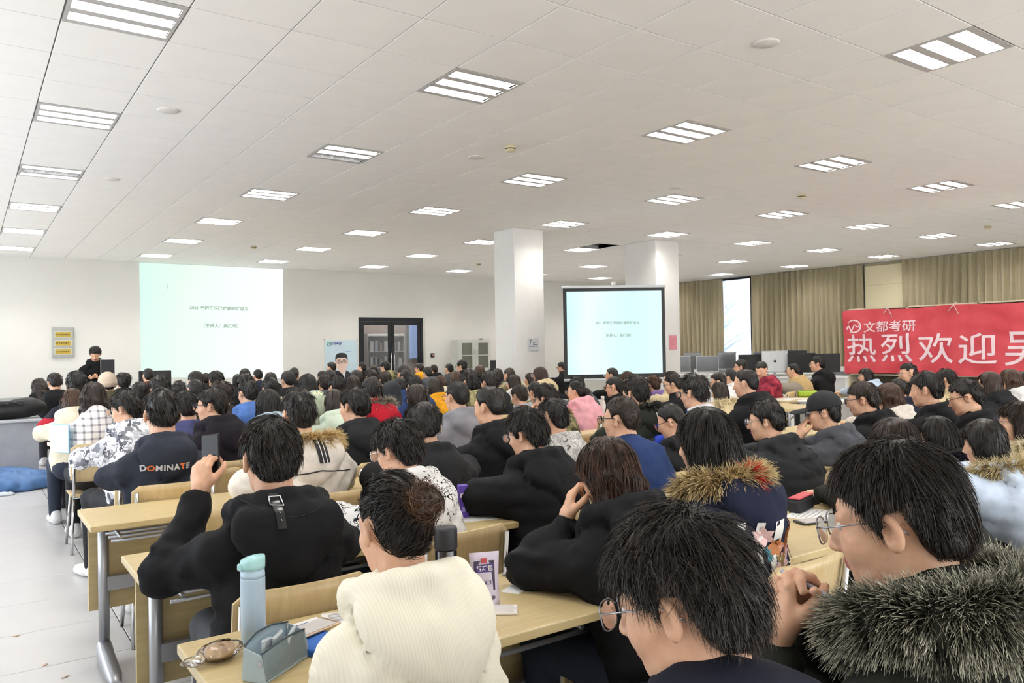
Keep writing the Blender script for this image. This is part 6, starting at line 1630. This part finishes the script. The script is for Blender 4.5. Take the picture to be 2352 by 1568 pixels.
MB().box(-0.10, 0.11, -0.006, 0.006, 0.131, 0.137).box(0.102, 0.108, -0.008, 0.008, -0.12, 0.13).build('pages', PAPER, t)

# ------------------------------------------------------------------ prints and trims on the clothes
def azs(p):   # direction in which the print is seen, in the garment's frame
    r = p['root']; v = Vector((r.location.x, r.location.y, 0)).normalized(); v.rotate(Matrix.Rotation(-r.rotation_euler.z, 3, 'Z')); return (v.x, v.y, 0)
def tdecal(p, s, size, u, v, mat, name='lettering', tilt=0.0, bold=0.0, side=(0, 1, 0), target=None, cols=None):
    V, F = text_geo(s, size, bold, 'CENTER', size * 0.4)
    c, q = math.cos(tilt), math.sin(tilt)
    W = np.stack([u + V[:, 0] * c - V[:, 1] * q, v + V[:, 0] * q + V[:, 1] * c], 1)
    return decal(p, name, W, F, mat, side=side, off=0.003)
LG = M('letter_grey', '#b9b9bd', 0.5); LO = M('letter_orange', '#d0682c', 0.5); WHT = M('print_white_cloth', '#dedbd6', 0.7)
p = PP['dom']; x = -0.145
for ch, wd in zip('DOMINATE', (0.031, 0.034, 0.037, 0.015, 0.034, 0.034, 0.029, 0.026)):
    tdecal(p, ch, 0.042, x + wd / 2, 0.90 + 0.01 * (x + 0.085), [LO if ch in 'OT' else LG], 'lettering', 0.02, 0.0016); x += wd
p = PP['black5']
V, F = grid2(-0.062, -0.038, 0.985, 1.075, 3, 10); decal(p, 'leather_strap', V, F, [M('strap_leather', '#1d1d1f', 0.3)], off=0.006)
def along(p, pts, name, r, mat, off=0.006, side=(0, 1, 0)):
    V, F = p['coatVF']; bv = BVHTree.FromPolygons([tuple(map(float, v)) for v in V], [tuple(map(int, f)) for f in F]); d = Vector(side).normalized(); rg_ = Vector((d.y, -d.x, 0)); out = []
    for u, v in pts:
        h = bv.ray_cast(rg_ * u + Vector((0, 0, v)) - d * 1.5, d)
        if h[0] is not None: out.append(h[0] - d * off)
    if len(out) > 1: return MB().tube(out, r, 6).build(name, mat, p['root'])
along(p, [(-0.066, 1.045), (-0.066, 1.068), (-0.034, 1.068), (-0.034, 1.045), (-0.066, 1.045)], 'buckle', 0.0028, CHROME, 0.012)
for z in (1.028, 1.008): along(p, [(-0.0505, z), (-0.0495, z + 0.0005)], 'stud', 0.005, CHROME, 0.009)
along(p, [(-0.19 + 0.02 * k, 1.10 - 0.09 * math.sin(k / 19 * PI)) for k in range(20)], 'hood_seam', 0.0016, M('seam_black', '#0c0c0d', 0.8), 0.0)
p = PP['furstrip']
V, F = grid2(-0.025, 0.032, 0.96, 1.13, 4, 14); V[:, 0] += (1.13 - V[:, 1]) * 0.12; decal(p, 'black_strap', V, F, [M('strap_woven', '#17171a', 0.6)], off=0.005)
for du in (0.018, 0.038):
    V, F = grid2(-0.025 + du, -0.025 + du + 0.004, 0.96, 1.13, 1, 14); V[:, 0] += (1.13 - V[:, 1]) * 0.12; decal(p, 'strap_line', V, F, [WHT], off=0.008)
along(p, [(-0.22 + 0.022 * k, 0.925 - 0.0035 * abs(k - 10) - 0.0) for k in range(21)], 'black_piping', 0.0035, M('piping_black', '#1a1a1c', 0.6), 0.001)
p = PP['long35']; along(p, [(-0.2 + 0.02 * k, 1.0 - 0.003 * abs(k - 10)) for k in range(21)], 'black_piping', 0.006, MATS['piping_black'], 0.001)
p = PP['iceland']; tdecal(p, 'ICELAND', 0.062, 0.0, 1.11, [M('letter_cream', '#d9d8b4', 0.6)], 'lettering', 0.0, 0.002, azs(p))
p = PP['blk73']; tdecal(p, 'F', 0.05, 0.075, 0.93, [WHT], 'lettering', -0.1, 0.002, azs(p))
p = PP['parka91']; tdecal(p, 'Pomelo', 0.05, 0.12, 1.03, [WHT], 'lettering', 0.25, 0.002, azs(p))
# blue panels on the jacket of the person with the cap
p = PP['cap']; BLU = M('panel_blue', '#2e62c9', 0.7); sd = azs(p)
for a, b, c, d in ((0.03, 0.15, 0.97, 1.05), (0.04, 0.13, 0.83, 0.93), (-0.05, -0.0, 0.80, 0.88)):
    V, F = grid2(a, b, c, d, 8, 8); V[:, 0] += (V[:, 1] - c) * 0.5; decal(p, 'blue_panel', V, F, [BLU], off=0.004, side=sd)
# white stripes and flowers on the navy coat
p = PP['floral']; sd = azs(p); vs, fs, n0 = [], [], 0
for k in range(9):
    x0 = -0.22 + 0.052 * k
    V, F = grid2(0, 0.026, 0.60, 0.93, 2, 16); V[:, 0] += x0 + 0.010 * np.sin(V[:, 1] * 22 + k); vs.append(V); fs.append(F + n0); n0 += len(V)
decal(p, 'white_stripes', np.concatenate(vs), np.concatenate(fs), [M('stripe_white', '#dcdad6', 0.7)], off=0.004, side=sd)
FC = [M('petal_pink', '#c49aa0', 0.7), M('petal_orange', '#a5673a', 0.7), M('leaf_teal', '#3f7f8c', 0.7), M('petal_rose', '#d8b6b4', 0.7), M('leaf_olive', '#7d6a3a', 0.7)]
vs, fs, ms, n0 = [], [], [], 0
def petal(cx, cz, ang, L, W, m):
    global n0
    t = np.linspace(0, 1, 7); w = W * np.sin(PI * t ** 0.8); c, s = math.cos(ang), math.sin(ang)
    a = np.stack([t * L, w], 1); b = np.stack([t * L, -w], 1); Q = np.concatenate([a, b]); Q = np.stack([cx + Q[:, 0] * c - Q[:, 1] * s, cz + Q[:, 0] * s + Q[:, 1] * c], 1)
    i = np.arange(6); vs.append(Q); fs.append(np.stack([i, i + 1, i + 8, i + 7], 1) + n0); ms.extend([m] * 6); n0 += len(Q)
for cx, cz, r, m in ((0.15, 0.80, 0.055, 0), (0.06, 0.88, 0.04, 3), (0.10, 0.84, 0.03, 1), (0.17, 0.89, 0.035, 1), (-0.05, 0.79, 0.05, 3), (0.02, 0.73, 0.04, 0), (0.19, 0.72, 0.04, 3)):
    for k in range(6): petal(cx, cz, k * PI / 3 + cx * 9, r, r * 0.34, m if k % 2 else (3 if m == 0 else m))
    for k in range(4): petal(cx + 0.01 * k, cz - r * 0.8, -1.2 - 0.35 * k + 0.3, r * 1.3, r * 0.15, 2 if m != 1 else 4)
decal(p, 'flower_print', np.concatenate(vs), np.concatenate(fs), FC, ms, off=0.007, side=sd)
# the pale label on the sleeve of the black hoodie
p = PP['brown4']; V, F = grid2(-0.005, 0.04, 0.86, 0.94, 3, 5); V[:, 0] += (0.94 - V[:, 1]) * 0.25; decal(p, 'sleeve_label', V, F, [M('label_ivory', '#d6cfc4', 0.6)], off=0.004, side=(0.97, 0.25, 0))

# ------------------------------------------------------------------ things on the desks
DZ0 = 0.75
def phone(x, y, rz, lab, case, glass='#0d0d12', z=DZ0, M4=None):
    t = thing('phone', lab, 'phone', (x, y, z), rz)
    MB().box(-0.036, 0.036, -0.075, 0.075, 0, 0.008, bev=0.003, seg=2).build('body', case, t)
    MB().box(-0.033, 0.033, -0.062, 0.062, 0.0082, 0.0088).build('screen', M('phone_glass', glass, 0.08, spec=0.8), t)
    MB().lathe([(0.005, 0.0083), (0.005, 0.0092), (0.0001, 0.0092)], n=12).build('home_button', case, t, (0, -0.0685, 0))
    return t
WPL = M('phone_white', '#e4dfdb', 0.3); BPL = M('phone_black', '#161618', 0.3); GOLD = M('phone_gold', '#d0b49a', 0.3, 0.6)
def sheet(x, y, rz, w, d, lab, cat='paper', name='paper', mat=None, z=DZ0, th=0.0015, lines=True):
    t = thing(name, lab, cat, (x, y, z), rz)
    MB().box(-w / 2, w / 2, -d / 2, d / 2, 0, th).build('sheet', mat or PAPER, t)
    if lines:
        m = MB()
        for k in range(7): m.box(-w * 0.4, w * (0.4 - 0.25 * (k % 3 == 2)), d * (0.38 - 0.1 * k), d * (0.38 - 0.1 * k) + 0.003, th + 0.0002, th + 0.0006)
        m.build('print_lines', M('print_grey', '#8d8d92', 0.8), t)
    return t
# thermos bottle
b = thing('thermos_bottle', 'pale blue thermos bottle with mint lid on the nearest left desk', 'bottle', (0.605, 2.045, DZ0)); b.scale = (1, 1, 0.9)
MB().lathe([(0.028, 0), (0.031, 0.004), (0.031, 0.185), (0.0305, 0.19)], n=28).build('body', M('thermos_blue', '#b4c9da', 0.4), b)
MB().lathe([(0.0308, 0.19), (0.0308, 0.2), (0.0300, 0.202), (0.0300, 0.214)], n=28).build('neck_ring', M('thermos_ring', '#b7cfdf', 0.35), b)
lid = MB(); lid.lathe([(0.0312, 0.214), (0.0318, 0.225), (0.0315, 0.236), (0.03, 0.24), (0.0001, 0.246)], n=28)
for v in lid.bm.verts:
    if v.co.z > 0.23: v.co.z += 0.25 * (v.co.x * 0.8 - v.co.y * 0.2) + 0.004
lid.box(-0.038, -0.028, -0.008, 0.008, 0.212, 0.232, bev=0.003); lid.build('lid', M('thermos_mint', '#a8d6d6', 0.35), b)
MB().box(0.0, 0.014, -0.004, 0.004, 0.2465, 0.25, bev=0.002).build('button', M('thermos_button', '#7fb4b6', 0.4), b)
# open pencil pouch
pc_ = thing('pencil_pouch', 'open grey blue zip pencil pouch beside the pale blue thermos', 'pencil pouch', (0.60, 1.845, DZ0), 0.62)
pc_.scale = (0.9, 0.9, 0.9); PCM = M('pouch_blue', '#a6b5ba', 0.7, bump=0.3); PCI = M('pouch_lining', '#bccbd2', 0.6)
def wallm(y0, y1, top, mat, name):
    nx = 12; m = MB(); g = []
    for j in range(7):
        v = j / 6; row = []
        for i in range(nx + 1):
            u = i / nx * 2 - 1
            row.append(m.bm.verts.new((u * 0.095 * (1 - 0.05 * v), y0 + (y1 - y0) * v + 0.01 * (1 - u * u) * (1 if y1 > 0 else -1) * v, 0.002 + top * v * (1 - 0.12 * u * u) + 0.002 * math.sin(u * 5))))
        g.append(row)
    for j in range(6):
        for i in range(nx): m.bm.faces.new((g[j][i], g[j][i + 1], g[j + 1][i + 1], g[j + 1][i])).smooth = True
    r = bmesh.ops.solidify(m.bm, geom=m.bm.faces[:], thickness=0.0025)
    return m.build(name, mat, pc_)
wallm(-0.035, -0.022, 0.085, PCM, 'front_wall'); wallm(0.035, 0.03, 0.10, PCI, 'back_wall')
MB().box(-0.095, 0.095, -0.036, 0.036, 0, 0.006, bev=0.002).prism([(-0.036, 0.004), (0.036, 0.004), (0.03, 0.085), (-0.022, 0.07)], -0.096, -0.092, axis='x').prism([(-0.036, 0.004), (0.036, 0.004), (0.03, 0.085), (-0.022, 0.07)], 0.092, 0.096, axis='x').build('gusset', PCM, pc_)
MB().tube([(-0.092, -0.022, 0.074), (-0.05, -0.031, 0.084), (0.0, -0.034, 0.088), (0.05, -0.031, 0.084), (0.092, -0.022, 0.074)], 0.0028, 6).tube([(-0.092, 0.03, 0.089), (-0.03, 0.041, 0.101), (0.03, 0.041, 0.101), (0.092, 0.03, 0.089)], 0.0028, 6).build('zip', M('zip_dark', '#3f4c53', 0.5), pc_)
MB().lathe([(0.007, -0.001), (0.007, 0.001), (0.0001, 0.001)], n=14).build('zip_pull', CHROME, pc_, (-0.098, -0.02, 0.05), (0, PI / 2, 0))
for k, (x, y) in enumerate(((-0.05, 0.0), (0.0, 0.006), (0.04, -0.004))):
    MB().box(-0.03, 0.03, -0.006, 0.006, 0, 0.085, bev=0.004).build('clear_wrapper', M('wrapper_grey', '#b9c1c6', 0.15), pc_, (x, y, 0.008), (0.1 * k, 0.2 - 0.2 * k, 0.3))
# bread in a clear bag
br = thing('bread_roll', 'small bread roll in a clear plastic bag near the desk corner', 'bread', (0.505, 1.985, DZ0), 0.3)
soft('roll', lambda P: np.maximum(el(P, (0, 0, 0.02), (0.042, 0.03, 0.02)) + 0.004 * noise(P * 60), 0.001 - P[:, 2]), (-0.06, -0.05, 0), (0.06, 0.05, 0.05), 0.004, M('bread_crust', '#d9b78e', 0.6, var=0.15, vscale=40), br)
soft('clear_bag', lambda P: np.maximum(np.minimum(el(P, (0, 0, 0.022), (0.06, 0.042, 0.024)), el(P, (-0.06, 0.01, 0.012), (0.035, 0.03, 0.01))) + 0.007 * np.abs(noise(P * 70)), 0.0005 - P[:, 2]), (-0.12, -0.07, 0), (0.09, 0.07, 0.06), 0.004, glass_mat('bag_film', (0.97, 0.96, 0.95, 1), 0.06, 0.1), br)
t = sheet(0.735, 2.06, 0.25, 0.17, 0.10, 'white leaflet with violet print under the gold phone left of the cream coat', 'leaflet', 'leaflet', lines=False)
flat_text('writing', '文都考研', 0.022, MATS['logo_violet'], t, (0.0, 0.02, 0.0022), (1, 0, 0), (0, 1, 0), 0.001)
phone(0.735, 1.985, -1.2, 'gold and white phone lying on a dark case left of the cream coat', GOLD, '#e2dcd8', DZ0 + 0.02)
tag(MB().box(-0.06, 0.06, -0.085, 0.085, 0, 0.018, bev=0.003).build('notebook', M('book_blue', '#2c62b4', 0.5), None, (0.715, 1.935, DZ0), (0, 0, 0.5)), 'blue notebook under the phone left of the cream coat', 'notebook')
# right of the cream coat
b = thing('tumbler', 'black tumbler bottle standing beside the cream coat', 'bottle', (1.145, 1.98, DZ0))
MB().lathe([(0.03, 0), (0.032, 0.003), (0.032, 0.165), (0.029, 0.17)], n=24).build('body', M('tumbler_black', '#19171b', 0.2, spec=0.7), b)
MB().lathe([(0.0335, 0.17), (0.034, 0.173), (0.034, 0.225), (0.032, 0.232), (0.0001, 0.234)], n=24).build('cap', M('tumbler_cap', '#2b2b30', 0.5), b)
sn = thing('snack_pouch', 'standing violet snack pouch printed with white Chinese lettering', 'snack pouch', (1.235, 1.915, DZ0), -0.35)
m = MB(); g = []
for j in range(9):
    v = j / 8; hw_ = 0.045 * (1 - 0.06 * math.sin(v * PI)); th = 0.026 * (1 - v) ** 0.8 + 0.001
    g.append([m.bm.verts.new((x * hw_, -th * (1 - abs(x) ** 3) - 0.001, 0.002 + 0.155 * v)) for x in (-1, -0.6, -0.2, 0.2, 0.6, 1)] + [m.bm.verts.new((x * hw_, th * (1 - abs(x) ** 3) + 0.001, 0.002 + 0.155 * v)) for x in (1, 0.6, 0.2, -0.2, -0.6, -1)])
for a, b_ in zip(g, g[1:]):
    for k in range(12): m.bm.faces.new((a[k], a[(k + 1) % 12], b_[(k + 1) % 12], b_[k])).smooth = True
m.bm.faces.new(g[0][::-1]); m.bm.faces.new(g[-1])
m.build('pouch', M('pouch_lilac', '#cfc3d2', 0.35), sn)
def on_pouch(u, v): return (u, -(0.026 * max(0, 1 - v / 0.157) ** 0.8 + 0.001) * (1 - abs(u / 0.045) ** 3) - 0.0028, v)
def pouch_patch(pts, mi, m, dy=0.0):
    f = m.bm.faces.new([m.bm.verts.new((lambda q: (q[0], q[1] - dy, q[2]))(on_pouch(*q))) for q in pts]); f.material_index = mi
m = MB()
for k in range(8):
    z0, z1 = 0.05 + k * 0.0105, 0.05 + (k + 1) * 0.0105
    pouch_patch([(-0.033, z0), (0.028, z0), (0.028, z1), (-0.033, z1)], 0, m)
pouch_patch([(-0.012, 0.128), (0.006, 0.128), (0.006, 0.142), (-0.012, 0.142)], 1, m, 0.001); pouch_patch([(-0.027, 0.102), (0.023, 0.102), (0.025, 0.126), (-0.027, 0.124)], 2, m, 0.001)
pouch_patch([(-0.012, 0.068), (0.016, 0.068), (0.016, 0.08), (-0.012, 0.08)], 2, m, 0.001)
for cx, cz in ((-0.012, 0.035), (0.006, 0.024), (0.02, 0.03)): pouch_patch([(cx + 0.008 * math.cos(a), cz + 0.006 * math.sin(a)) for a in np.linspace(0, 2 * PI, 9)[:-1]], 3, m, 0.001)
m.build('printed_panel', [M('pouch_dark', '#4a4356', 0.4), M('pouch_red', '#b5484c', 0.4), M('pouch_violet', '#54417f', 0.4), M('pouch_plum', '#5d4f62', 0.4)], sn)
T, F = text_geo('轻巧包', 0.0165, 0.0004); W = [on_pouch(a - 0.002, b + 0.113) for a, b in T]; ob('writing', np_mesh('writing', [(a, b - 0.0025, c) for a, b, c in W], F, [WHT], False), sn)
T, F = text_geo('黑加', 0.012, 0.0003); W = [on_pouch(a + 0.002, b + 0.074) for a, b in T]; ob('writing', np_mesh('writing', [(a, b - 0.0025, c) for a, b, c in W], F, [WHT], False), sn)
phone(1.225, 1.865, 0.95, 'white phone with dark screen lying right of the cream coat', WPL)
tag(soft('sweet_wrapper', lambda P: np.maximum(el(P, (0, 0, 0.006), (0.022, 0.014, 0.008)) + 0.005 * noise(P * 120), 0.0005 - P[:, 2]), (-0.035, -0.03, 0), (0.035, 0.03, 0.025), 0.003, M('wrapper_coral', '#d9776c', 0.4), None, (1.235, 1.99, DZ0)), 'small coral sweet wrapper between snack pouch and white phone', 'wrapper')
tag(soft('clear_wrapper', lambda P: np.maximum(el(P, (0, 0, 0.01), (0.045, 0.03, 0.014)) + 0.012 * noise(P * 55), 0.0005 - P[:, 2]), (-0.07, -0.05, 0), (0.07, 0.05, 0.035), 0.004, M('film_lilac', '#b9b0b9', 0.15), None, (1.49, 2.13, DZ0)), 'crumpled clear wrapper left of the black hoodie elbow', 'wrapper')
sheet(1.40, 1.99, 0.5, 0.09, 0.06, 'small white card left of the black hoodie elbow', 'card', 'card', lines=False)
mk = thing('milk_carton', 'slim violet drink carton standing on the second row desk', 'carton', (1.815, 2.98, DZ0), -0.15)
MB().box(-0.02, 0.02, -0.02, 0.02, 0, 0.145, bev=0.002).build('carton', M('carton_violet', '#5a3fa0', 0.4), mk)
MB().box(0.0202, 0.0208, -0.015, 0.015, 0.02, 0.12).build('side_panel', M('carton_yellow', '#d9d0a5', 0.5), mk)
flat_text('writing', '纯奶', 0.022, WHT, mk, (0, -0.0206, 0.10), (1, 0, 0), (0, 0, 1), 0.001)
MB().box(-0.014, 0.014, -0.0208, -0.0204, 0.03, 0.05).build('label_block', M('carton_lilac', '#9a8ccb', 0.5), mk)
sheet(1.86, 2.97, -0.2, 0.16, 0.20, 'notebook page under a phone by the violet drink carton', 'notebook', 'notebook'); phone(1.90, 3.03, -0.9, 'black phone lying by the violet drink carton', BPL, z=DZ0 + 0.003)
sheet(1.33, 3.22, 0.2, 0.2, 0.14, 'white paper behind the doodle jacket', 'paper')
sheet(3.04, 2.03, 0.3, 0.24, 0.20, 'printed white sheet left of the round glasses', 'paper'); phone(2.90, 1.95, 1.3, 'black phone lying below the printed sheet by the round glasses', BPL, z=DZ0 + 0.003)
pz_ = thing('pencil_case', 'open black and red pencil case behind the printed sheet', 'pencil case', (3.08, 2.13, DZ0), 0.25)
MB().box(-0.09, 0.09, -0.03, 0.03, 0, 0.06, bev=0.012, seg=2).build('case', M('case_black', '#232327', 0.6), pz_); MB().box(-0.085, 0.085, -0.026, 0.026, 0.06, 0.068, bev=0.003).build('red_lining', M('case_red', '#c4545c', 0.6), pz_)
sheet(1.47, 1.05, 0.25, 0.21, 0.29, 'printed white sheet at the bottom between the two nearest people', 'paper')
# the phone held up by the person in black, and the pen between the clasped hands
p = PP['black5']; hd = [c for c in p['root'].children if c.name.startswith('hand')][0]
bpy.context.view_layer.update()
ph = phone(0, 0, 0, 'black phone held up in the left hand of the person in black', BPL); ph.matrix_world = hd.matrix_world @ Matrix.Translation((0.004, 0.12, -0.03)) @ Matrix.Rotation(0.12, 4, 'Z') @ Matrix.Rotation(PI, 4, 'Y')
p = PP['boy']; hd = [c for c in p['root'].children if c.name.startswith('hand')][0]
pen = thing('pen', 'clear pen held between the clasped hands of the boy with grey fur hood', 'pen')
MB().tube([(0, -0.07, 0), (0, 0.05, 0)], 0.0042, 8).build('barrel', M('pen_clear', '#b9b6c2', 0.2), pen); MB().tube([(0, -0.09, 0), (0, -0.07, 0)], 0.005, 8).build('cap', M('pen_cap', '#33333c', 0.3), pen)
pen.matrix_world = hd.matrix_world @ Matrix.Translation((0.01, 0.105, -0.035)) @ Matrix.Rotation(1.25, 4, 'Z')
# left aisle and far desks
fo = thing('plastic_folder', 'bright blue folder standing at the desk end by the white plaid jacket', 'folder', (0.60, 7.0, DZ0), 0.5)
m = MB().box(-0.004, 0.004, -0.11, 0.11, 0, 0.22); m.build('cover', M('folder_cyan', '#5fb4da', 0.35), fo); MB().box(-0.0055, -0.0042, -0.108, 0.108, 0.004, 0.216).build('pages', PAPER, fo)
cu = thing('cup', 'red cup on the desk beside the white plaid jacket', 'cup', (0.70, 7.62, DZ0)); MB().lathe([(0.038, 0), (0.046, 0.13), (0.048, 0.14), (0.044, 0.138), (0.036, 0.01)], n=20).build('cup', M('cup_red', '#b8473f', 0.35), cu)
MB().lathe([(0.0475, 0.132), (0.049, 0.143), (0.0001, 0.146)], n=20).build('lid', M('cup_lid', '#9c3530', 0.35), cu)
tb = thing('tablet', 'tablet with pale screen tilted on the desk by the grey steel desk', 'tablet', (0.78, 8.5, DZ0), 0.2); MB().box(-0.12, 0.12, -0.08, 0.08, 0, 0.012, bev=0.003).build('body', BPL, tb); MB().box(-0.11, 0.11, -0.07, 0.07, 0.0122, 0.013).build('screen', M('tablet_screen', '#ccd6df', 0.2), tb)
tag(MB().box(-0.09, 0.09, -0.13, 0.13, 0, 0.03, bev=0.003).build('book', M('book_pink', '#d7b6ae', 0.6), None, (0.66, 7.5, DZ0), (0, 0, 0.1)), 'pink-covered book at the desk end by the red cup', 'book')
tag(MB().box(-0.09, 0.09, -0.13, 0.13, 0, 0.035, bev=0.003).build('book', M('book_tan', '#cdb793', 0.6), None, (0.80, 8.62, DZ0 + 0.014), (0, 0, 0.3)), 'tan book lying on the tablet near the grey steel desk', 'book')
sheet(*on_desk(0.72, 6.3), 0.2, 0.2, 0.14, 'tan notebook before the camouflage jacket', 'notebook', 'notebook', M('note_tan', '#c9a978', 0.6), lines=False)
def small_bottle(x, y, lab, body, cap, h=0.19, z=DZ0):
    x, y = on_desk(x, y); b = thing('bottle', lab, 'bottle', (x, y, z)); MB().lathe([(0.03, 0), (0.033, 0.005), (0.033, h * 0.62), (0.028, h * 0.72), (0.015, h * 0.84), (0.015, h * 0.88)], n=18).build('body', body, b)
    MB().lathe([(0.0185, h * 0.86), (0.0185, h * 0.99), (0.016, h), (0.0001, h)], n=18).build('cap', cap, b); return b
small_bottle(5.35, 6.08, 'white bottle standing right of the pink hooded coat', M('bottle_white', '#dddad4', 0.4), MATS['print_white_cloth'], 0.24)
small_bottle(4.55, 6.3, 'red-capped bottle before the raised hands', M('bottle_clear', '#d8d5d3', 0.2), M('cap_red', '#c23a3c', 0.4))
small_bottle(7.0, 8.9, 'white cup-like bottle right of the long auburn hair', MATS['bottle_white'], MATS['print_white_cloth'], 0.14)
gc = thing('pencil_case', 'lime green pencil case on the reading table by the maroon jacket', 'pencil case', (9.75, 6.6, DZ0), -0.6)
MB().box(-0.14, 0.14, -0.05, 0.05, 0, 0.085, bev=0.025, seg=3).build('case', M('case_lime', '#9dbb35', 0.5), gc); MB().tube([(-0.11, -0.0, 0.087), (0.11, 0.0, 0.087)], 0.004, 6).build('zip', M('zip_green', '#62791e', 0.5), gc)
for k, (x, y) in enumerate(((9.0, 6.5), (9.3, 6.5), (10.2, 6.6))): sheet(x, y, 0.3 * k, 0.21, 0.29, ['white sheet in front of the maroon jacket', 'white sheet left of the lime green pencil case', 'white sheet beside the taupe jacket elbow'][k], 'paper')
for k, (x, y, lab) in enumerate(((3.0, 3.16, 'paper on the desk right of the navy blue jacket'), (2.45, 4.2, 'paper on the desk left of the marble jacket'), (1.95, 6.25, 'paper before the pale blue jacket with piping'), (0.9, 2.08, 'white leaflet lying right behind the blue notebook'))):
    sheet(*on_desk(x, y), 0.2 - 0.2 * k, 0.2, 0.2 if k < 3 else 0.1, lab, 'paper')
# dry leaves and scraps on the aisle floor
for k, (x, y) in enumerate(((0.21, 4.98), (0.37, 4.2), (0.3, 4.42))):
    tag(soft('scrap', lambda P: np.maximum(el(P, (0, 0, 0.003), (0.02, 0.010, 0.004)) + 0.004 * noise(P * 90 + k), 0.0004 - P[:, 2]), (-0.04, -0.03, 0), (0.04, 0.03, 0.02), 0.003, M('scrap_tan', '#cbb7a6', 0.8), None, (x, y, 0.0), 0.5 * k),
        ['tan paper scrap on the aisle tiles, farthest left', 'pale tan scrap on the aisle tiles near the desk foot', 'small tan scrap between the other two on the aisle'][k], 'scrap')

# notices on the pillars
n_ = thing('notice', 'white plastic notice sheet on the near face of the first pillar', 'notice', (7.80, 10.474, 0))
MB().box(-0.10, 0.13, -0.003, 0, 1.46, 1.67).build('sheet', M('notice_white', '#d3d6d8', 0.2), n_)
m = MB(); m.tube([(-0.055, -0.0045, 1.58), (-0.05, -0.0045, 1.60), (-0.06, -0.0045, 1.625), (-0.04, -0.0045, 1.645), (-0.025, -0.0045, 1.62)], 0.005, 5); m.build('symbol', INK, n_)
m = MB()
for k, (a, b) in enumerate(((0.0, 0.04), (0.0, 0.10), (-0.08, 0.10))): m.box(a, b, -0.0042, -0.0035, 1.585 - 0.028 * k, 1.597 - 0.028 * k)
m.build('print_lines', M('notice_ink', '#5f6d80', 0.6), n_)
n_ = thing('notice', 'pink paper sheet on the second pillar right of the tripod screen', 'notice', (11.02, 10.334, 0))
MB().box(-0.10, 0.10, -0.003, 0, 1.43, 1.70).build('sheet', M('notice_pink', '#d98f99', 0.7), n_)
m = MB()
for k in range(6): m.box(-0.075, 0.075 - 0.03 * (k % 3), -0.0042, -0.0035, 1.64 - 0.03 * k, 1.646 - 0.03 * k)
m.build('print_lines', M('notice_ink_red', '#b36a78', 0.6), n_)
